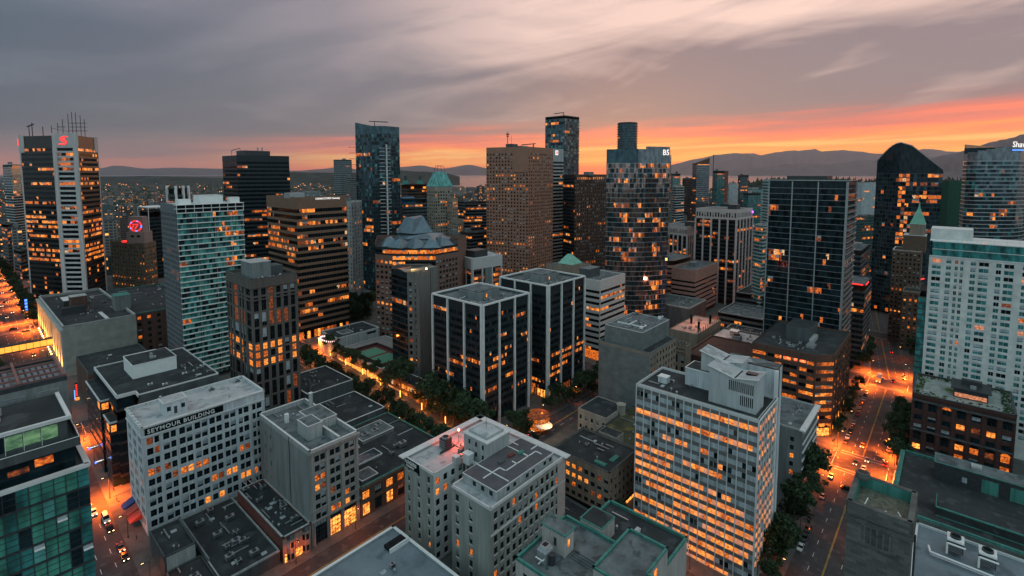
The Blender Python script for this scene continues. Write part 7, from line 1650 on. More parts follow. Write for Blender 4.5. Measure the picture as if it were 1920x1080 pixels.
    b.punched(3, regular(18, 7, 1.2), storeys(b.zb+3, 3.5, int((b.zt-b.zb-4)/3.5), 1.9), hb, .3, p=.16, style='plain', glassm=gdark); b.wall(hb); b.roof(roofd, beige, .8, .6, trim)
    b.boxpart('upper_tier', x0+2, x0+20, y0-2, y1-6, b.zt-1, b.zt+12, hb, trim); b.boxpart('upper_tier', x0+4, x0+17, y0-1, y1-9.5, b.zt+12, b.zt+21, beige, trim)
    q = b.mb(); z = b.zt+21.2; q.hexa([(x0+4, y0-1, z), (x0+17, y0-1, z), (x0+17, y1-9.5, z), (x0+4, y1-9.5, z)], [(x0+10, y0+3.2, z+13), (x0+11, y0+3.2, z+13), (x0+11, y0+4, z+13), (x0+10, y0+4, z+13)], mat('pale_green_copper', (.16, .36, .27), var=.2)); q.cyl(x0+10.5, y0+3.6, z+13, z+17, .7, MT['pale_green_copper'], 8, .3); q.build('pyramid_roof', b.root); b.finish()
    b = T('heritage_brick_wing', 'lower brown brick wing at the foot of the green pyramid heritage tower', (x0-20, y0-14, x0-1, y0+9), b.zt-28, 'building'); b.punched(3, regular(b.F[3][3], 7, 1.3), storeys(b.zb+3, 3.5, int((b.zt-b.zb-4)/3.5), 1.9), hb, .3, p=.12, style='plain'); b.wall(hb); b.roof(roofd, beige); b.finish()
    b = T('theatre_building', 'low flat pale roofed hall with lit marquee along the far end of the street', (560, 66, 590, 100), 34, 'building'); b.wall(beige); b.roof(roofl, beige); q = b.mb(); q.fbox(b.F[0], 0, 28, 10, 12, .1, 3, lh); q.build('marquee', b.root)
    b = T('dark_tower_block', 'dark glass block filling the gap left of the pointed glass tower', (640, 85, 680, 120), P(1625, 405, x=640)[2]); b.bands(b.zb+3, 3.8, int((b.zt-b.zb-4)/3.8), gdark, concd, gfrac=.6, bay=3, p=.12, hot=.3, sp=.2); b.wall(concd); b.roof(roofl, concd); top_units(b, 2)
    # Shaw tower
    n = 8; pts = [Q(1805, 470), Q(1812, 455)]+[Q(1830+16*k, 448-3*math.sin(k*.5)) for k in range(6)]; pts += [Q(1925, 452), Q(1945, 490)]
    zt = ZT(1900, 262, 450)
    b = T('sign_topped_glass_tower', 'grey green glass tower with white Shaw lettering and blue light line at right edge', pts+[Q(1870, 520)], zt-3)
    b.bands(b.zb+3, 3.5, int((b.zt-b.zb-16)/3.5), gblue, metal, gfrac=.8, bay=2.6, p=.035, sp=.3, only=list(range(9)), glasspick=lambda: R.choice([gblue]*5+[gmirror, gteal, gdark]), mull=metald); q = b.mb(); zz = b.zb+3+3.5*int((b.zt-b.zb-16)/3.5)
    for i in range(9): q.fbox(b.F[i], 0, b.F[i][3], zz, zt-12+(i*1.2), -.3, .1, gmirror)
    q.build('crown', b.root); b.wall(gblue); q = b.mb(); q.poly([(p[0], p[1], zt-12) for p in b.p], roofd); q.build('roof', b.root)
    zs = ZT(1900, 276, 448); o = sign_text(b, b.F[6], -.5, zs, .6, 'Shaw)', 7, whiten, 'sign_lettering', bold=.05)
    q = b.mb()
    for i in (6, 7): q.fbox(b.F[i], 0, b.F[i][3], zs-3, zs-2.2, .2, .6, bluen)
    q.build('blue_light_line', b.root)
    b = T('netted_building', 'building wrapped in bright green construction netting', quad4(Q(1768, 570), Q(1780, 560), Q(1806, 565)), ZT(1785, 338, 560)); b.wall(mat('green_netting', (.012, .075, .045), var=.3, scale=.5)); b.roof(roofd, metald)
    for k, (l, f, r_, py, d, lab, sm_) in enumerate(((1700, 1722, 1746, 520, 395, 'low office with red light band between heritage tower and white hotel', concd), (1727, 1735, 1745, 560, 330, 'dark green glass strip building beside the white hotel', metald))):
        if k == 1: continue
        b = T('office_building', lab, quad4(Q(l+20, d+8), Q(f+6, d), Q(r_, d+8)), ZT(f, py, d), 'building'); b.bands(b.zb+3, 3.7, int((b.zt-b.zb-4)/3.7), gdark, sm_, gfrac=.6, bay=2.6, p=.4, sp=.1); b.wall(sm_); b.roof(roofd, sm_); q = b.mb(); q.fbox(b.F[1], 1, b.F[1][3]-1, b.zt-3, b.zt-2, .2, .5, redn); q.build('red_light_strip', b.root)
    # skyline towers between the columned tower and the sea
    for k, (l, f, r_, py, d, lab, gm, sm_, st_) in enumerate((
        (1298, 1306, 1330, 306, 780, 'glass tower with slanted lit top and needle spire', gmirror, metald, 'slant'),
        (1337, 1345, 1365, 320, 830, 'teal glass tower with dark red side wall right of the needle spire', gteal, metald, 'red'),
        (1384, 1388, 1404, 328, 900, 'slim dark blue tower standing against the forest', gblue, metald, ''),
        (1360, 1368, 1385, 344, 860, 'pale apartment block between the red sided tower and slim blue tower', gcurt, concl, ''),
        (1404, 1412, 1440, 352, 820, 'long pale apartment block with green edges left of the huge dark tower', gteal, concl, ''),
        (1395, 1404, 1428, 362, 700, 'dark green leafy glass block right of the slim blue tower', gteal, metald, ''),
        (1280, 1286, 1300, 334, 900, 'dark brick apartment block just left of the spired tower', gdark, brown, ''),
        (1256, 1262, 1276, 325, 760, 'green grey apartment tower right behind the B5 tower', gteal, conc, ''),
        (1262, 1268, 1284, 350, 640, 'dark tower with white balcony stack below the B5 tower corner', gdark, concl, ''),
        (1600, 1610, 1644, 405, 560, 'pale panelled tower with lit edge right of the huge dark tower', gteal, conc, ''),
        (1606, 1618, 1650, 342, 900, 'hazy pale apartment block beyond the huge dark tower', gcurt, concl, ''))):
        b = T('skyline_tower', lab, quad4(Q(l, d+10), Q(f, d), Q(r_, d+12)), ZT(f, py, d)); b.bands(b.zb+3, 3.2, int((b.zt-b.zb-4)/3.2), gm, sm_, gfrac=.66, bay=3, p=.08, sp=.2); b.wall(sm_); b.roof(roofd, sm_); top_units(b, 1, k)
        if st_ == 'slant':
            F = b.F[1]; q = b.mb(); z1 = ZT(1327, 296, 790); O, u, n = F[:3]; pt = lambda a, dd, z: (O[0]+u[0]*a-n[0]*dd, O[1]+u[1]*a-n[1]*dd, z)
            q.hexa([pt(0, 0, b.zt), pt(F[3], 0, b.zt), pt(F[3], 1, b.zt), pt(0, 1, b.zt)], [pt(0, 0, b.zt+1), pt(F[3], 0, z1), pt(F[3], 1, z1), pt(0, 1, b.zt+1)], brown); q.build('slanted_screen', b.root)
            q = b.mb(); X, Y = Q(1337, 795); q.bar((X, Y, b.zb), (X, Y, ZT(1337, 290, 795)), .6, metald); q.build('spire', b.root)
            q = b.mb(); q.fbox(F, 1, F[3]-1, b.zt-2.5, b.zt-1.5, .3, .5, lb); q.build('crown_lights', b.root)
        if st_ == 'red': q = b.mb(); q.fbox(b.F[1], b.F[1][3]*.72, b.F[1][3]+.2, b.zb, b.zt, -3, .6, redb); q.build('red_wall', b.root)
rightmid()

def lowmid():
    # court roofs, pavilion with copper pyramids, building site
    b = T('court_building', 'long low stepped concrete building with sloping glass roof by dark trees', (400, 232, 470, 262), 36, 'building'); b.wall(conc); b.roof(roofm, conc); b.boxpart('glass_roof', 405, 450, 240, 258, 35, 41, roofm); b.clutter(8, 35, 405, 460, 235, 255, 80)
    x, y = Q(1068, 400); b = T('copper_roof_pavilion', 'old gallery with pale green copper pyramid roofs between towers', (x-12, y-12, x+14, y+14), ZT(1068, 495, 400), 'building'); b.wall(beige); b.roof(roofm, beige, .5)
    for a, c, s, h in ((-4, -4, 7, 7), (6, 4, 5, 5)): q = b.mb(); z = b.zt; q.box(x+a-s, x+a+s, y+c-s, y+c+s, z-.5, z+2, beige); q.hexa([(x+a-s, y+c-s, z+2), (x+a+s, y+c-s, z+2), (x+a+s, y+c+s, z+2), (x+a-s, y+c+s, z+2)], [(x+a-1, y+c-1, z+2+h), (x+a+1, y+c-1, z+2+h), (x+a+1, y+c+1, z+2+h), (x+a-1, y+c+1, z+2+h)], mat('light_copper', (.2, .42, .33), var=.2)); q.build('copper_pyramid', b.root)
    q = b.mb(); q.fquad(b.F[3], 2, 24, b.zt-8, b.zt-5, .1, la); q.build('lit_window', b.root)
    b = T('dark_roof_building', 'low dark building with pale rimmed roof below the banded brown block', (392, 157, 428, 205), 27, 'building'); b.wall(concd); b.roof(mat('teal_grey_roof', (.09, .12, .12), var=.4, scale=.15), concl, .8, .5, concl); b.clutter(14, 26.2, 395, 422, 160, 200, 81)
    b = T('site_building', 'old building under works with pink lit deck, railings and black columns', (340, 130, 386, 150.), 24, 'building'); b.wall(beige); b.roof(mat('pink_deck', (.40, .27, .23), var=.3, scale=.3), beige, .6, .3); 
    for k in range(10): q = b.mb(); q.box(342+k*4.4, 342.5+k*4.4, 130, 130.4, 23.6, 27, beige); q.build('railing_post', b.root)
    for u, v in ((10, 3), (32, 3), (24, 14)): q = b.mb(); q.cyl(340+u, 130+v, 23.4, 30, .9, gblack, 8); q.build('column', b.root)
    l = bpy.data.lights.new('site_light', 'POINT'); l.energy = 9000; l.color = (1, .42, .26); lo = bpy.data.objects.new('site_light', l); C.objects.link(lo); lo.parent = b.root; lo.location = (24, 6, 40-b.o[2])
    b.clutter(14, 23.4, 345, 380, 132, 146, 82)
    for x_, y_, x2, y2, z_, lb_, rm_ in ((408, 96, 446, 140, 24, 'low grey roofed block between the huge dark tower and the building site', roofm), (449, 92, 500, 139, 33, 'mid rise with dim windows behind the huge dark tower', roofd), (392, 96, 405, 128, 17, 'narrow low roof at the foot of the huge dark tower', roofd)):
        b = T('low_building', lb_, (x_, y_, x2, y2), z_, 'building'); b.bands(b.zb+3, 4, int((z_-b.zb-4)/4), gblack, concd, gfrac=.5, bay=2.6, p=.2, sp=.1); b.wall(concd); b.roof(rm_, concd, .8, .4, concl); b.clutter(9, z_-.8, x_+2, x2-3, y_+3, y2-3, int(x_))
    b = T('plaza_building', 'pale round plaza deck with small kiosk beside the dark curved wall', (352, 96, 386, 128), 18, 'building'); b.wall(conc); b.roof(roofl, conc, .5); q = b.mb(); q.cyl(366, 112, 17.5, 21, 3.4, conc, 16); q.cyl(366, 112, 21, 21.3, 2.2, gblack, 16); q.build('round_kiosk', b.root); b.clutter(10, 17.5, 355, 380, 100, 122, 83)
    q = b.mb(); q.boxes = 0; q.box(373, 378, 114, 119, 17.5, 21, pinkst); q.box(372.6, 378.4, 113.6, 119.4, 21, 21.4, white); q.build('kiosk', b.root)
    b = T('dark_curved_building', 'dark red brown low building behind the slab and the octagonal block', (300, 84, 345, 122), 24, 'building'); b.wall(mat('dark_maroon_wall', (.05, .022, .02), var=.3)); b.roof(mat('maroon_roof', (.045, .025, .022), var=.4), brown, .6, .5, brown)
    b = T('ornate_terracotta_building', 'cream ornate building with crenellated parapet and arched bays', (291, 118, 299.5, 138), 31, 'building'); b.punched(3, regular(20, 5, 2.2), [(6, 11), (13, 18), (20, 25)], beige, .6, p=.05, style='mull')
    b.wall(beige); b.roof(roofd, beige, .7, .5); q = b.mb()
    for k in range(11): q.fbox(b.F[3], k*2-.35, k*2+.35, 31, 32.4+.8*(k % 5 == 0), -.5, .3, beige)
    for z_ in (27, 29.4): q.fbox(b.F[3], 0, 20, z_, z_+.5, .003, .6, beige)
    q.build('crenellation', b.root); b.finish()
    b = T('street_terrace', 'row of dim low roofs behind the grey blank walled building', (291, 139, 330, 141.5+8), 21, 'building'); b.wall(concd); b.roof(roofd, concd)
    # tower crane
    x, y = 402., 214.; x, y = P(1243, 600, d=400)[:2]
    t = empty('tower_crane', (x, y, G(y)), 'blue lattice tower crane with lit cab above the low dark roofs', 'crane'); blue = mat('blue_paint', (.03, .08, .16), rough=.5); zt = ZT(1243, 485, 400)
    def lattice(a, c, w_, nm, n):
        q = MB((x, y, G(y))); a = Vector(a); c = Vector(c); d_ = (c-a).normalized(); s1 = d_.orthogonal().normalized()*w_; s2 = d_.cross(s1).normalized()*w_; cs = [s1+s2, s1-s2, -s1-s2, s2-s1]
        for k in cs: q.bar(a+k, c+k, .13, blue, 4)
        for j in range(n):
            p0, p1 = a+(c-a)*j/n, a+(c-a)*(j+1)/n
            for k in range(4): q.bar(p0+cs[k], p1+cs[(k+1) % 4], .07, blue, 3)
        return q.build(nm, t)
    g0 = G(y); lattice((x, y, g0), (x, y, zt), 1.1, 'mast', 16); a = P(1222, 430, d=392); lattice((x, y, zt+2), (a[0], a[1], a[2]+4), .7, 'jib', 14); c_ = P(1258, 484, d=402); lattice((x, y, zt+1), c_, .7, 'counter_jib', 5)
    q = MB((x, y, g0)); q.box(x-1.6, x+1.6, y-3.4, y-1.2, zt-1.5, zt+1.3, blue); q.box(x-1.66, x-1.61, y-3.2, y-1.4, zt-1, zt+1, emit('cab_light', (1, .6, .12), 1.3)); q.build('cab', t)
    # plaza block by the tree lined street: podium, tennis court, white pavilion
    b = T('retail_podium', 'low podium carrying a green tennis court with dark red surround', (163, 246, 200, 296), 21.5, 'building'); b.wall(mat('pink_podium', (.36, .28, .25), var=.15)); b.roof(mat('podium_roof', (.25, .22, .21), var=.2, scale=.4), pinkst, .4, .3, trim)
    q = b.mb(); q.box(165.5, 185, 249, 284, 21.12, 21.3, mat('dark_red_court', (.14, .03, .03), var=.15)); q.build('court_surround', b.root)
    q = b.mb(); q.box(168.5, 182, 253, 266, 21.304, 21.33, mat('green_court', (.10, .26, .17), var=.1)); q.box(168.5, 182, 268, 281, 21.304, 21.33, MT['green_court']); q.build('court_surface', b.root)
    for a in ((165.5, 185, 249, 249.12), (165.5, 185, 283.9, 284), (165.5, 165.62, 249, 284), (184.9, 185, 249, 284)): q = b.mb(); q.box(*a, 21.3, 23.2, mat('court_fence', (.07, .03, .03))); q.build('court_fence', b.root)
    q = b.mb(); q.fquad(b.F[3], 2, 48, b.zb+1.2, b.zb+4.6, .05, lh); q.build('shop_window', b.root)
    b = T('low_white_building', 'long low grey building with flat roof and small dark windows behind the tennis court', (166, 300, 198, 322), 27, 'building'); b.wall(concl); b.roof(roofd, concl, .6, .4, trim); b.boxpart('roof_step', 172, 180, 304, 312, 26.4, 27.4, conc, trim, roofm); b.clutter(5, 26.4, 170, 190, 303, 318, 84)
    q = b.mb()
    q.fquad(b.F[0], 22, 29, 24.2, 25.8, .03, gblack); q.build('strip_window', b.root)
    b = T('glass_corner_pavilion', 'glass fronted pavilion with rooftop garlanded by pinkish lights', (161, 300.5, 165.5, 316), 25, 'building'); b.wall(concl); b.roof(roofd, concl); q = b.mb()
    for k in range(22): a = 2*math.pi*k/22; q.cyl(163.3+3.6*math.cos(a), 308+7.5*math.sin(a), 25.2, 26, .45, emit('pink_fairy_light', (1, .55, .5), 1.6), 6)
    q.build('light_garland', b.root)
    b = T('arcade_building', 'brown colonnaded low building with glowing glass hall under the slender tower', (165, 206, 176, 245), 17.5, 'building'); b.bands(b.zb+.5, 4.6, 2, lh, browng, gfrac=.75, bay=2.6, p=.5, hot=1, sp=.4, glasspick=lambda: R.choice([la, gdark, gdark]), only=[3, 0], mull=browng); b.wall(browng); b.roof(roofd, browng, .6, .4, trim); b.clutter(4, 16.9, 166, 173, 208, 240, 85)
    # left far street front
    for k, (xa, xb, ya, yb, z, lab) in enumerate(((-30, 10, 330, 372, 52, 'dark block on the far side of the left street below the skybridge'), (-26, 10, 396, 470, 48, 'dim block across the left street beyond the skybridge'), (-30, 10, 500, 560, 56, 'dim block with blue lit signs at the far left crossing'))):
        if k == 0: continue
        b = T('street_block', lab, (xa, ya, xb, yb), z, 'building'); b.bands(b.zb+4, 3.8, int((b.zt-b.zb-6)/3.8), gdark, concd, gfrac=.5, bay=3, p=.1, sp=.1); b.wall(concd); b.roof(roofd, concd)
    # curved fin building and white canopy roof building left of the teal tower
    b = T('curved_fin_building', 'office with white curved concrete fins and lit floors behind the teal tower', quad4(Q(312, 430), Q(325, 418), Q(350, 430)), ZT(325, 352, 420)); b.bands(b.zb+3, 3.8, int((b.zt-b.zb-8)/3.8), gblack, concd, gfrac=.5, bay=2.2, p=.5, hot=.6, sp=.05); b.wall(concd); b.roof(roofd, concd)
    for i, u in ((0, .5), (1, 1), (1, 8), (1, 13)): q = b.mb(); q.fbox(b.F[i], u-.6, u+.6, b.zb, b.zt+1.5, -.5, 1.3, white); q.build('white_fin', b.root)
    b = T('canopy_roof_building', 'glass building under a thin white canopy roof on slim posts', quad4(Q(258, 520), Q(275, 505), Q(306, 520)), ZT(275, 395, 510)); b.bands(b.zb+3, 3.8, int((b.zt-b.zb-7)/3.8), gdark, metald, gfrac=.7, bay=2.6, p=.1, sp=.05); b.wall(metald); b.roof(roofd, metald); q = b.mb(); cxy = (sum(p[0] for p in b.p)/4, sum(p[1] for p in b.p)/4); c = [(cxy[0]+(p[0]-cxy[0])*1.15, cxy[1]+(p[1]-cxy[1])*1.15) for p in b.p]; q.hexa([(*p, b.zt+3) for p in c], [(*p, b.zt+3.8) for p in c], white)
    for p in c: q.bar((*p, b.zb+20), (*p, b.zt+3), .35, white)
    q.build('white_canopy', b.root)
lowmid()

# ------------------------------------------------------------------ the city beyond: individual far buildings, then the mass of the smallest
FF = [far_facade('far_grey_facade', (.13, .135, .14), (.03, .035, .04), p=.07), far_facade('far_brown_facade', (.10, .075, .06), (.02, .02, .025), p=.10), far_facade('far_teal_facade', (.07, .11, .115), (.03, .06, .065), cw=4, frac=.7, p=.06), far_facade('far_pale_facade', (.24, .235, .22), (.04, .05, .055), cw=4, p=.06), far_facade('far_dark_facade', (.035, .04, .045), (.015, .02, .02), cw=2.8, frac=.55, p=.12)]
def far_city():
    r = random.Random(5); done = []; n = 0; tries = 0
    def clear(x, y, s): return all(not (a-s < x < b+s and c-s < y < d+s) for a, b, c, d in SITES)
    labs = {'l': 'distant low or mid rise building in the city behind the towers on the left', 'm': 'distant apartment block in the crowd of buildings beyond the downtown towers', 'r': 'distant high rise standing in the far city in front of the bay'}
    spec = []
    while len(spec) < 1500 and tries < 40000:
        tries += 1; px = r.uniform(-40, 1960); d = 400+r.random()**1.5*3300
        x, y = Q(px, d)
        if d < 470 and px > 150: continue
        s = r.uniform(9, 17)+(d > 1500)*r.uniform(0, 10)
        if any(a-s/2-2 < x < b+s/2+2 for a, b in XR[:6]) and d < 900: continue
        if any(a-s/2-2 < y-bend(x, y) < b+s/2+2 for a, b in YR[:5]) and d < 900: continue
        if not clear(x, y, s*.7): continue
        if any(abs(x-a) < (s+c)*.6 and abs(y-b) < (s+c)*.6 for a, b, c in done): continue
        if px > 1350 and d > 2100: continue
        if 700 < px < 1350 and d > 3300: continue
        # keep under the skyline of the photograph
        lim = 348 if px > 1250 else 360 if px > 700 else 372
        if px < 420: lim = 385 - (d > 1500)*18
        if 860 < px < 915: lim = 345
        hmax = ZT(px, lim+max(0, (800-d))*.12, d)-G(y)
        h = min(hmax, max(7, r.gauss(34, 22) if d < 1500 else r.gauss(20, 14) if px < 700 else r.gauss(34, 20)))
        if h < 6: h = r.uniform(6, 10)
        done.append((x, y, s)); spec.append((d, px, x, y, s, h))
    spec.sort(key=lambda t: t[0]/(t[5]+10))
    cache = {}
    rest = MB()
    for k, (d, px, x, y, s, h) in enumerate(spec):
        m = FF[r.randrange(5)]; sx_, sy_ = s*r.uniform(.4, .6), s*r.uniform(.4, .6); gz = max(-1.2, G(y) if d < 1500 else -1.2)
        if k < 300:
            q = MB((x, y, gz)); q.box(x-sx_, x+sx_, y-sy_, y+sy_, gz-1, gz+h, m); t = empty('distant_building', (x, y, gz), labs['l' if px < 620 else 'm' if px < 1200 else 'r'], 'building', 'far city buildings '+('left of the blue glass tower' if px < 620 else 'behind the central towers' if px < 1200 else 'near the bay'))
            q.build('wall', t); q = MB((x, y, gz)); q.box(x-sx_, x+sx_, y-sy_, y+sy_, gz+h+.002, gz+h+.5, roofd)
            u = r.uniform(.2, .45); q.box(x-sx_*u, x+sx_*u, y-sy_*u, y+sy_*u, gz+h+.5, gz+h+r.uniform(2.5, 5), conc); q.build('roof', t)
        else: rest.box(x-sx_, x+sx_, y-sy_, y+sy_, gz-1, gz+h, m)
    rest.build('far_suburb', None, 'stuff')
    # treetops and lights scattered between the far houses
    q = MB()
    for k in range(2600):
        px = r.uniform(-40, 1960); d = 700+r.random()**1.2*(5200 if px < 800 else 1900); x, y = Q(px, d); gz = max(-1.2, G(y) if d < 1400 else -1.2)
        if d < 1000 and (not clear(x, y, 8)): continue
        s = r.uniform(4, 8)*(1+d/3000); q.cyl(x, y, gz, gz+r.uniform(8, 13), s, leafd, 6, s*.4)
    q.build('far_tree_canopy', None, 'stuff')
    fl = [emit('far_orange_light', (1, .33, .07), 7), emit('far_white_light', (1, .7, .45), 6), emit('far_red_light', (1, .1, .04), 7)]
    q = MB()
    for k in range(900):
        px = r.uniform(-20, 1940); d = 650+r.random()**1.1*(5500 if px < 830 else 2200); x, y = Q(px, d)
        if r.random() < .8: x, y = (round(x/140)*140, y) if r.random() < .5 else (x, round(y/170)*170)
        gz = max(-1.2, G(y) if d < 1400 else -1.2)+r.uniform(9, 16)
        if d < 1200 and not clear(x, y, 10): continue
        s = .35+d*.0002; q.cyl(x, y, gz, gz+s*1.5, s, r.choice([fl[0]]*5+[fl[1]]*2+[fl[2]]), 5)
    q.build('far_street_lights', None, 'stuff')
far_city()
# ------------------------------------------------------------------ street furniture, vehicles, trees, people-scale things
LAMPC = (1.0, 0.14, 0.012)
def lamp_proto():
    q = MB(); q.cyl(0, 0, 0, 8.4, .11, metald, 8, .07); q.cyl(0, 0, 0, .5, .2, metald, 8); post = q.mesh('post')
    q = MB(); q.bar((0, 0, 8.3), (1.6, 0, 8.8), .06, metald, 5); arm = q.mesh('arm')
    q = MB(); q.box(1.4, 2.2, -.16, .16, 8.74, 8.92, metald); q.box(1.45, 2.15, -.12, .12, 8.66, 8.735, lampm); head = q.mesh('lamp_head')
    l = bpy.data.lights.new('street_light', 'SPOT'); l.energy = 1700; l.color = LAMPC; l.spot_size = rad(150); l.spot_blend = .6; l.shadow_soft_size = .3
    l2 = l.copy(); l2.energy = 60000; l2.spot_size = rad(150); l2.spot_blend = 1.0
    return post, arm, head, l, l2
LP = lamp_proto()
def lamp(x, y, rz, label, group, bright=False):
    o = empty('street_lamp', (x, y, G(y)+.13+0), label, 'street lamp', group, rz)
    o.location.y = y+bend(x, y)
    for nm, me in zip(('post', 'arm', 'lamp_head'), LP[:3]): c = bpy.data.objects.new(nm, me); C.objects.link(c); c.parent = o
    c = bpy.data.objects.new('street_light', LP[4 if bright else 3]); C.objects.link(c); c.parent = o; c.location = (1.8, 0, 8.5)
# lamps along the wide street on the right, both kerbs
for k, x in enumerate((176, 208, 238, 263, 286, 314, 350, 384, 410, 450, 490)):
    br = x in (263, 286, 384, 410)
    lamp(x, 38.2, -math.pi/2, 'street lamp on the left kerb of the wide right hand street', 'street lamps along the left kerb of the wide street', br)
    if k % 2 or br: lamp(x+6, 16.8, math.pi/2, 'street lamp on the right kerb of the wide right hand street', 'street lamps along the right kerb of the wide street', br)
for k, y in enumerate((180, 208, 236, 264, 288, 320, 360, 400, 440, 474, 502, 540)):
    lamp(35.2, y, math.pi, 'street lamp on the kerb of the left hand street below SEYMOUR BUILDING', 'street lamps along the left hand street', y in (236, 288, 474, 502, 440))
for x in (70, 92, 118, 138, 172, 200, 230, 262): lamp(x, 157.3, -math.pi/2, 'street lamp in the cross street behind ROGERS BUILDING', 'street lamps in the cross street behind ROGERS BUILDING')
for y in (315, 345, 375): lamp(162, y, math.pi, 'street lamp far up the tree lined street', 'street lamps far up the tree lined street', True)
for y in (62, 84): lamp(161.5, y, math.pi, 'street lamp in the gap behind the copper edged roofs', 'street lamps behind the copper edged roofs')
for x in (420, 450, 480): lamp(x, 142, math.pi/2, 'street lamp in the glowing street gap right of the white columned tower', 'street lamps in the glowing street gap', True)
lamp(60, 478, 0, 'street lamp at the far left crossing', 'street lamps at the far left crossing', True); lamp(20, 500, 0, 'street lamp at the far left crossing', 'street lamps at the far left crossing', True)
for k, y in enumerate(range(560, 960, 34)): lamp(35.2, y, math.pi, 'street lamp on the glowing street left of the black bank tower', 'street lamps left of the black bank tower', True)
for k, y in enumerate(range(520, 900, 15)):
    tree(38.6+R.uniform(-1, 1), y, 'ab'[k % 2], 'dark tree along the glowing street left of the black bank tower', 'dark trees left of the black bank tower', R.uniform(.9, 1.3))
# glowing column lamps of the tree lined street
glow = emit('column_lamp_glow', (1, .36, .06), 3)
def column_lamps():
    q = MB(); q.cyl(0, 0, 0, 1.3, .22, metald, 8); q.cyl(0, 0, 1.3, 5.1, .2, glow, 8); q.cyl(0, 0, 5.1, 5.4, .26, metald, 8); me = q.mesh('column_lamp')
    l = bpy.data.lights.new('column_light', 'POINT'); l.energy = 1500; l.color = (1, .26, .04); l.shadow_soft_size = .4
    for side, x in (('left', 146.2), ('right', 160.4)):
        for k in range(15):
            y = 168+k*9.4
            if side == 'right' and k % 2: continue
            o = empty('column_lamp', (x, y, G(y)+.13), 'glowing orange column lamp on the '+side+' side of the tree lined street', 'street lamp', 'column lamps on the '+side+' of the tree lined street')
            c = bpy.data.objects.new('lit_column', me); C.objects.link(c); c.parent = o
            if k % 2 == 0: c = bpy.data.objects.new('column_light', l); C.objects.link(c); c.parent = o; c.location = (-1.2 if side == 'right' else 1.2, 0, 3.4)
column_lamps()
# trees
for k in range(17):
    y = 164+k*8.6; tree(143.2+R.uniform(-.6, .6), y, 'ab'[k % 2], 'street tree with dark round crown on the left of the street of column lamps', 'trees on the left of the street of column lamps', R.uniform(1.1, 1.4))
    tree(163.2+R.uniform(-.6, .6), y+3, 'acb'[k % 3], 'street tree with dark round crown on the right of the street of column lamps', 'trees on the right of the street of column lamps', R.uniform(1.3, 1.7)*(.62 if y > 236 else 1)) if not 206 < y < 245 or k % 2 else None
for k, x in enumerate((180, 188, 196, 205, 214, 224, 233, 242, 251)): tree(x, 40.3, 'acb'[k % 3], 'leafy street tree along the pavement below the white gridded slab', 'trees along the pavement below the white gridded slab', R.uniform(1.0, 1.3))
for k, x in enumerate((286, 293, 300, 307, 314, 321, 329, 337)): tree(x, 14.8, 'cab'[k % 3], 'dark street tree along the front of the red brick building', 'dark trees along the front of the red brick building', R.uniform(1.0, 1.3))
for k, x in enumerate((300, 310, 322, 334, 350, 362, 372)): tree(x, 40.6, 'ab'[k % 2], 'small tree outside the octagonal brown block', 'small trees outside the octagonal brown block', R.uniform(.7, .9))
for k in range(8): tree(412+k*8, 46+R.uniform(-2, 2), 'ca'[k % 2], 'dark tree left of the far end of the wide street', 'dark trees left of the far end of the wide street', 1.0)
for k in range(22): tree(415+R.uniform(0, 80), 6+R.uniform(-16, 8), 'cak'[k % 3], 'tall dark tree in the wooded square below the heritage tower', 'trees of the dark wooded square below the heritage tower', R.uniform(1.2, 1.7))
for k in range(16): tree(368+R.uniform(0, 60), 215+R.uniform(0, 28), 'ca'[k % 2], 'dark tree beside the long low court building', 'trees beside the long low court building', R.uniform(.9, 1.3))
for k in range(14): X, Y = P(670+R.uniform(-18, 30), 560+R.uniform(0, 25), z=28)[:2]; tree(X, Y, 'ckc'[k % 3], 'dark evergreen between the bronze banded tower and the crystal roofed tower', 'dark evergreens between the bronze and crystal towers', R.uniform(.9, 1.3))
for k, (px, py) in enumerate(((985, 815), (1000, 832), (945, 850), (880, 800), (860, 790), (1060, 720), (1080, 735), (1100, 712), (1112, 740), (1068, 752))): X, Y, _ = P(px, py, z=8); tree(X, Y, 'abc'[k % 3], 'dark tree around the foot of the twin black towers', 'trees around the foot of the twin black towers', .8)
for k in range(12): tree(182+k*7.2, 158.6, 'abc'[k % 3], 'dark tree along the dim cross street below the twin black towers', 'dark trees along the cross street below the twin towers', R.uniform(.8, 1.1)) if not 196 < 182+k*7.2 < 208 else None
for k in range(8): tree(168.5+R.uniform(-1, 1), 168+k*5.5, 'cab'[k % 3], 'dense dark tree beside the left black tower', 'dense dark trees beside the left black tower', R.uniform(1.1, 1.5))
for k in range(8): tree(13.5, 330+k*17, 'ab'[k % 2], 'street tree on the far left pavement', 'trees on the far left pavement', .9)
for k in range(6): tree(37.6, 492+k*14, 'ab'[k % 2], 'tree below the black bank tower', 'trees below the black bank tower', .9)
for k, (x, y) in enumerate(((172, 60), (166.5, 92), (150, 40), (143, 30))): tree(x if k < 1 else x, y if k != 0 else 39.5, 'ab'[k % 2], 'tree low beside the foot of the white gridded slab', 'trees beside the foot of the white gridded slab', .8)
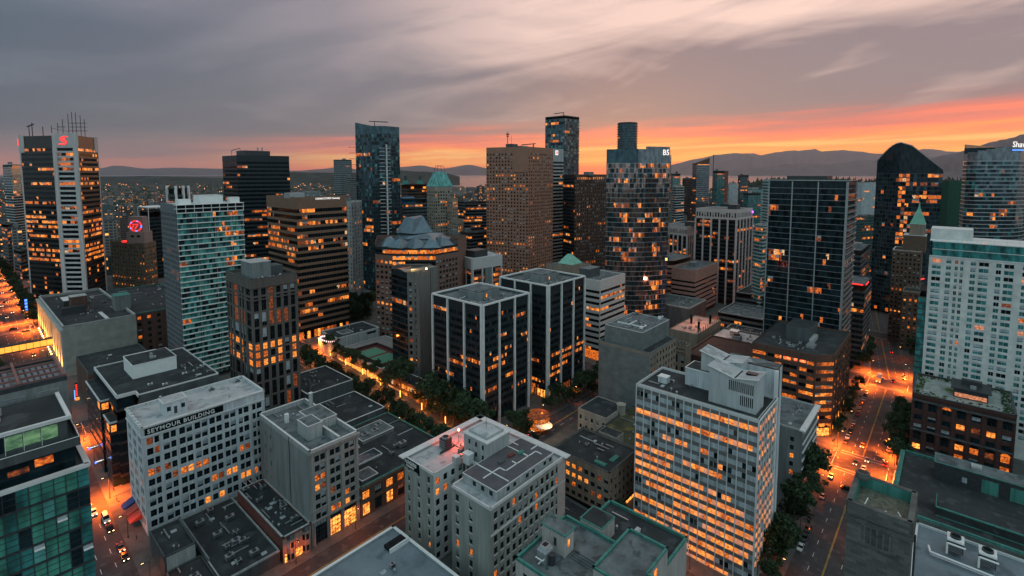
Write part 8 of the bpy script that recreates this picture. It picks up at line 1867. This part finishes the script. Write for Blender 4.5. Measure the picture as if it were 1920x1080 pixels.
# vehicles
tyre = mat('tyre_rubber', (.015, .015, .015), rough=.9)
def car_meshes(kind):
    b = MB(); L_, W, Hh = (4.5, 1.8, 1.45) if kind == 'car' else (5.2, 1.95, 2.1)
    hw = W/2; bm = bodym = None
    prof = [(-L_/2, .35), (-L_/2, .85), (-L_/2+.35, .95), (-L_/2+.9, Hh*.98 if kind == 'van' else 1.0), (L_/2-1.3, 1.0), (L_/2-.15, .8), (L_/2, .35)]
    return L_, W, Hh
def car_proto(kind, paint):
    L_, W, Hh = car_meshes(kind); h = W/2; out = []
    lo = .9 if kind == 'car' else 1.05
    def extr(prof, w0, w1, m, nm):
        q = MB(); n = len(prof)
        # prof: (x, z, half width)
        l = [(p[0], p[2], p[1]) for p in prof]; r_ = [(p[0], -p[2], p[1]) for p in prof]
        q.poly(l, m); q.poly(r_[::-1], m)
        for i in range(n): j = (i+1) % n; q.poly([l[i], r_[i], r_[j], l[j]][::-1], m)
        return (nm, q.mesh(nm))
    a = L_/2
    out.append(extr([(-a, .32, h*.94), (a, .32, h*.94), (a, .62, h*.96), (a-.25, .8, h), (a-1.15, lo, h), (-a+.5, lo+.02, h), (-a, .8, h*.96)], 0, 0, paint, 'body'))
    r0, r1 = (-a+.55, a-1.2) if kind == 'car' else (-a+.1, a-1.1)
    out.append(extr([(r0, lo, h*.93), (r1, lo, h*.93), (r1-.75, Hh-.04, h*.76), (r0+(.55 if kind == 'car' else .12), Hh-.04, h*.78)], 0, 0, gblack, 'window_glass'))
    out.append(extr([(r0+(.5 if kind == 'car' else .1), Hh-.05, h*.79), (r1-.72, Hh-.05, h*.77), (r1-.85, Hh+.02, h*.7), (r0+.65, Hh+.02, h*.7)], 0, 0, paint, 'roof'))
    ws = []
    for sx_ in (-a+.85, a-.85):
        for sy_ in (-h+.1, h-.1):
            q = MB(); n = 12; A = [(sx_+.32*math.cos(2*math.pi*i/n), sy_-.1, .32+.32*math.sin(2*math.pi*i/n)) for i in range(n)]; B2 = [(p[0], sy_+.1, p[2]) for p in A]
            q.hexa(A[::-1], B2[::-1], tyre); ws.append(('wheel', q.mesh('wheel')))
    for s in (-1, 1):
        q = MB(); q.box(a-.03, a+.03, s*h*.65-.18, s*h*.65+.18, .55, .75, headm); ws.append(('headlight', q.mesh('headlight')))
        q = MB(); q.box(-a-.03, -a+.03, s*h*.7-.16, s*h*.7+.16, .62, .82, tailm); ws.append(('tail_light', q.mesh('tail_light')))
    return out+ws
paints = {'white': mat('white_car_paint', (.55, .55, .53), rough=.25, var=.03), 'black': mat('black_car_paint', (.012, .012, .014), rough=.2, var=.05), 'silver': mat('silver_car_paint', (.28, .29, .30), rough=.3, metal=.5, var=.03), 'red': mat('red_car_paint', (.22, .015, .012), rough=.25, var=.05), 'yellow': mat('yellow_car_paint', (.5, .27, .03), rough=.3, var=.05), 'grey': mat('grey_car_paint', (.09, .095, .10), rough=.3, metal=.4, var=.03)}
PR = {}
def car(x, y, rz, colour, label, kind='car', group=None):
    if (kind, colour) not in PR: PR[(kind, colour)] = car_proto(kind, paints[colour])
    o = empty('parked_car' if group and 'parked' in group else 'car' if kind == 'car' else 'van', (x, y+bend(x, y), G(y)+.01), label, kind, group, rz)
    if abs(math.sin(rz)) > .7 and 60 < y < 480: o.rotation_euler = (0, -math.atan(.065)*math.sin(rz), rz)
    for nm, me in PR[(kind, colour)]:
        if group and 'parked' in group and nm in ('headlight', 'tail_light'): continue
        c = bpy.data.objects.new(nm, me); C.objects.link(c); c.parent = o
E_ = 0; W_ = math.pi; N_ = math.pi/2; S_ = -math.pi/2
def gp(px, py, z=0): return P(px, py, z=z)[:2]
for px, py, rz, c, lab, kd in ((1617, 837, W_, 'yellow', 'orange taxi heading towards the near crossing of the wide street', 'car'), (1604, 869, W_, 'grey', 'dark car left of the three waiting at the near crossing', 'car'), (1626, 864, W_, 'silver', 'silver car at the rear of the three waiting at the near crossing', 'car'), (1619, 880, W_, 'white', 'white car foremost of the three waiting at the near crossing', 'car'),
    (1672, 661, E_, 'red', 'small car driving away, red tail lights, far up the wide street', 'car'), (1675, 716, E_, 'black', 'black car with red tail lights past the second crossing', 'car'), (1662, 872, E_, 'red', 'car with red tail lights pulling away by the dark trees', 'car'), (1588, 918, S_, 'black', 'dark car with bright lights crossing in front of the stone tower', 'car'), (1668, 845, E_, 'silver', 'silver car half hidden under the dark trees', 'car')):
    x, y = gp(px, py); y = min(max(y, 18.8), 36.2) if rz in (E_, W_) else y; car(x, y-bend(x, y), rz, c, lab, kd)
def seycar(px, py, rz, c, lab, kd='car', gr=None, x=None):
    X, Y, _ = P(px, py, z=9); X, Y, _ = P(px, py, z=G(Y)); car(X if x is None else x, Y, rz, c, lab, kd, gr)
seycar(191, 955, S_, 'white', 'white car in the left hand street beside SEYMOUR BUILDING', x=29.5); seycar(202, 972, S_, 'white', 'white van behind the white car beside SEYMOUR BUILDING', 'van', x=31.8); seycar(207, 992, S_, 'black', 'black car nose to tail with the white van', x=31.8)
seycar(221, 1031, S_, 'grey', 'grey car with pale roof, second from the bottom in the left hand street', x=32.4); seycar(229, 1048, S_, 'black', 'black car lowest in the left hand street', x=32.4)
for k, y in enumerate((335, 348, 361, 378, 400, 420)): car(30.8, y, S_, ('silver', 'black', 'grey')[k % 3], ('silver', 'black', 'grey')[k % 3]+' car '+('nearest the skybridge', 'in the row', 'farther up')[(k//3)]+' along the glowing columns', 'car')
for k, (px, py) in enumerate(((48, 624), (25, 622), (35, 572), (33, 580), (12, 570), (57, 615))): X, Y, _ = P(px, py, z=26); car(X, Y, (0, 0, N_, N_, 0, N_)[k], ('silver', 'black', 'white')[k % 3], 'car with bright headlights near the far left crossing', 'car', 'cars around the far left crossing')
for k, y in enumerate(range(512, 900, 16)): car((22, 26, 30)[k % 3], y, N_ if k % 3 == 0 else S_, ('silver', 'black', 'white', 'red')[k % 4], 'small lit car in the traffic left of the black bank tower', 'car', 'traffic on the street left of the black bank tower')
for k, (x, y) in enumerate(((176, 152.5), (186, 152.8), (196, 152.6), (166, 147.5), (230, 147.5))): car(x, y, E_, ('white', 'silver', 'grey')[k % 3], 'car in the dim cross street right of ROGERS BUILDING', 'car', 'cars in the dim cross street right of ROGERS BUILDING')
def bus():
    x, y = gp(1646, 712); y = 32.5; o = empty('city_bus', (x, y, .02), 'city bus with lit front coming towards the second crossing', 'bus', None, W_); pt_ = mat('bus_paint', (.35, .33, .32), rough=.35)
    def B(nm, *a): q = MB(); q.box(*a); c = q.build(nm, o)
    B('body', -5.6, 5.6, -1.25, 1.25, .4, 3.1, pt_); B('side_window', -5.2, 5.0, -1.29, -1.256, 1.5, 2.6, lp); B('side_window', -5.2, 5.0, 1.256, 1.29, 1.5, 2.6, lp); B('windscreen', 5.606, 5.64, -1.1, 1.1, 1.2, 2.6, lb); B('roof_unit', -3.5, -.5, -.8, .8, 3.1, 3.4, white)
    for s in (-.9, .9): B('headlight', 5.606, 5.66, s-.2, s+.2, .6, .85, headm)
    for sx_ in (-3.7, 3.6):
        for s in (-1.1, 1.1):
            q = MB(); n = 12; A = [(sx_+.5*math.cos(2*math.pi*i/n), s-.16, .48+.48*math.sin(2*math.pi*i/n)) for i in range(n)]; q.hexa(A[::-1], [(p[0], s+.16+.02*s, p[2]) for p in A][::-1], tyre); q.build('wheel', o)
bus()
r2 = random.Random(44)
for k in range(34):
    x = 172+k*6.4+r2.uniform(-.5, .5)
    if 258 < x < 290 or 382 < x < 410 or r2.random() < .3: continue
    c = r2.choice(['silver', 'black', 'grey', 'white', 'red']); car(x, 35.9, W_, c, c+' car parked at the left kerb of the wide right hand street', 'car', c+' cars parked at the left kerb of the wide street')
for k in range(22):
    x = 288+k*6.2
    if 382 < x < 410 or r2.random() < .35: continue
    c = r2.choice(['silver', 'black', 'grey', 'white']); car(x, 19.2, E_, c, c+' car parked at the right kerb of the wide right hand street', 'car', c+' cars parked at the right kerb of the wide street')
def signal(x, y, rz, lab, col=tailm, grp=None):
    o = empty('traffic_light', (x, y+bend(x, y), G(y)+.13), lab, 'traffic light', grp, rz)
    q = MB(); q.cyl(0, 0, 0, 5.6, .1, metald, 8); q.build('post', o); q = MB(); q.bar((0, 0, 5.5), (5, 0, 5.7), .07, metald); q.build('arm', o)
    q = MB(); q.box(4.3, 4.6, -.16, .16, 4.7, 5.6, mat('signal_yellow', (.3, .2, .02))); q.build('signal_head', o); q = MB(); q.box(4.26, 4.296, -.1, .1, 5.3, 5.5, col); q.build('signal_lens', o)
for k, (x, y, rz) in enumerate(((264.8, 39.4, -math.pi/2), (284, 15.5, math.pi/2), (284, 39.4, math.pi), (386.8, 39.4, -math.pi/2), (405.5, 15.5, math.pi/2), (36, 292, math.pi), (36, 475, math.pi), (142.5, 158, 0))):
    signal(x, y, rz, 'traffic light on a mast arm at '+('the near crossing, left kerb', 'the near crossing, right kerb', 'the near crossing, far corner', 'the second crossing, left kerb', 'the second crossing, right kerb', 'the crossing beyond SEYMOUR BUILDING', 'the far left crossing', 'the corner behind ROGERS BUILDING')[k])
# neon and lit signs
def signs():
    X, Y, Z = P(144, 740, x=38.); o = empty('neon_sign', (X, Y, Z), 'tall red and blue neon blade sign over the left hand street', 'sign'); q = MB((X, Y, Z)); q.box(X-.5, X+.5, Y-.2, Y+.2, Z-1, Z+6, gblack); q.build('board', o)
    q = MB((X, Y, Z))
    for k in range(7): q.box(X-.3, X+.3, Y-.26, Y-.21, Z-.4+k*.85, Z+.2+k*.85, redn)
    q.build('red_letters', o); q = MB((X, Y, Z)); q.box(X-1.0, X-.6, Y-.26, Y-.2, Z-2, Z+2.6, bluen); q.build('blue_tube', o); q = MB((X, Y, Z)); q.cyl(X, Y-.3, Z-2.6, Z-1.4, .9, lb, 10); q.build('amber_ball', o)
    q = MB((X, Y, Z)); q.bar((X, Y, Z+2), (40.4, Y+1, Z+2), .08, metald); q.build('bracket', o)
    X, Y, Z = P(130, 728, x=20); 
    for px, py, lab in ((176, 838, 'upper'), (188, 864, 'lower')):
        X, Y, Z = P(px, py, x=36.5); o = empty('lit_sign', (X, Y, Z), lab+' of two white and blue lit projecting signs over the left hand pavement', 'sign'); q = MB((X, Y, Z)); q.box(X-1.8, X+1.2, Y-.25, Y+.25, Z-.5, Z+.5, metald); q.build('case', o); q = MB((X, Y, Z)); q.box(X-1.7, X+1.1, Y-.3, Y-.256, Z-.05, Z+.4, whiten); q.build('lit_face', o); q = MB((X, Y, Z)); q.box(X-1.8, X-1.3, Y-.34, Y-.305, Z-.5, Z+.5, bluen); q.build('blue_mark', o); q = MB((X, Y, Z)); q.box(X+1.2, 40.2, Y-.08, Y+.08, Z-.08, Z+.08, metald); q.build('bracket', o)
    X, Y, Z = P(49, 572, x=36.); o = empty('blue_neon_sign', (X, Y, Z), 'vertical blue neon letter sign in front of the black bank tower', 'sign'); q = MB((X, Y, Z)); q.box(X-.9, X+.9, Y-.2, Y+.2, Z-5, Z+5, gblack); q.build('board', o)
    for k in range(4): q = MB((X, Y, Z)); q.box(X-.7, X+.7, Y-.3, Y-.21, Z-4.4+k*2.4, Z-2.8+k*2.4, bluen); q.build('lit_letter', o)
    # red awnings at the foot of SEYMOUR BUILDING
    aw = mat('red_awning_cloth', (.45, .07, .05), var=.2); awb = mat('blue_awning_cloth', (.05, .07, .2), var=.2)
    for k, (y, m, c) in enumerate(((222, awb, 'dark blue'), (217, aw, 'red'), (212.5, aw, 'lower red'))):
        z = G(y)+4; q = MB((37, y, z)); q.hexa([(36.3, y-2, z-1), (40, y-2, z-1), (40, y+2, z-1), (36.3, y+2, z-1)], [(37.2, y-2, z-.4), (40, y-2, z+.9), (40, y+2, z+.9), (37.2, y+2, z-.4)], m); o = q.build('shop_awning'); tag(o, c+' shop awning on the street wall of SEYMOUR BUILDING', 'awning')
signs()
for k, (x, y) in enumerate(((36.6, 232), (37.5, 226), (37, 240), (36.9, 205), (152, 190), (150, 214), (156, 232), (151, 262), (262, 41), (290, 40.5), (270, 15.6))):
    c = R.choice(['dark coat', 'grey jacket', 'blue jeans and dark top', 'pale coat'])
    o = empty('person', (x, y, G(y)+.13), 'person in dark clothes walking on the '+('left hand pavement' if x < 60 else 'tree lined street' if x < 170 else 'crossing of the wide street'), 'person', 'people walking on the '+('left hand pavement' if x < 60 else 'tree lined street' if x < 170 else 'crossing of the wide street'), R.uniform(0, 6.28))
    if 'PM' not in globals():
        bm = bmesh.new(); me = bpy.data.meshes.new('body'); vs = [(0, 0, .95, .13), (0, 0, 1.2, .14), (0, 0, 1.42, .16), (0, 0, 1.53, .06), (0, 0, 1.66, .1), (-.1, 0, .88, .09), (-.12, .12, .48, .065), (-.12, .02, .06, .045), (-.12, .14, .03, .04), (.1, 0, .88, .09), (.12, -.1, .48, .065), (.12, -.28, .1, .045), (.12, -.17, .03, .04), (-.2, 0, 1.4, .055), (-.26, -.06, 1.12, .045), (-.25, .06, .86, .035), (.2, 0, 1.4, .055), (.26, .06, 1.12, .045), (.25, .16, .9, .035)]
        V = [bm.verts.new(v[:3]) for v in vs]
        for a, c2 in ((0, 1), (1, 2), (2, 3), (3, 4), (0, 5), (5, 6), (6, 7), (7, 8), (0, 9), (9, 10), (10, 11), (11, 12), (2, 13), (13, 14), (14, 15), (2, 16), (16, 17), (17, 18)): bm.edges.new((V[a], V[c2]))
        bm.to_mesh(me); ob = bpy.data.objects.new('tmp', me); C.objects.link(ob); md = ob.modifiers.new('s', 'SKIN'); md2 = ob.modifiers.new('u', 'SUBSURF'); md2.levels = 1
        for v, s in zip(me.skin_vertices[0].data if me.skin_vertices else [], vs): v.radius = (s[3], s[3])
        if not me.skin_vertices: 
            bm = bmesh.new(); bm.from_mesh(me); bm.verts.layers.skin.new(); bm.to_mesh(me)
            for v, s in zip(me.skin_vertices[0].data, vs): v.radius = (s[3], s[3])
        me.skin_vertices[0].data[0].use_root = True
        dg = bpy.context.evaluated_depsgraph_get(); PM = bpy.data.meshes.new_from_object(ob.evaluated_get(dg)); bpy.data.objects.remove(ob); PM.materials.append(mat('dark_clothes', (.03, .03, .035)))
    c = bpy.data.objects.new('body', PM); C.objects.link(c); c.parent = o
# ------------------------------------------------------------------ the air between here and the mountains
def haze():
    q = MB(); m = bpy.data.materials.new('haze_air'); m.use_nodes = True; nt = m.node_tree; nt.nodes.clear(); o = nt.nodes.new('ShaderNodeOutputMaterial'); v = nt.nodes.new('ShaderNodeVolumePrincipled')
    v.inputs['Density'].default_value = HAZE; v.inputs['Color'].default_value = (.86, .82, .9, 1); v.inputs['Anisotropy'].default_value = 0.5; nt.links.new(v.outputs[0], o.inputs['Volume'])
    q.box(-59000, 59000, -59000, 59000, -7.5, 3200, m); q.build('haze', None, 'stuff')
HAZE = 1.5e-5
haze()
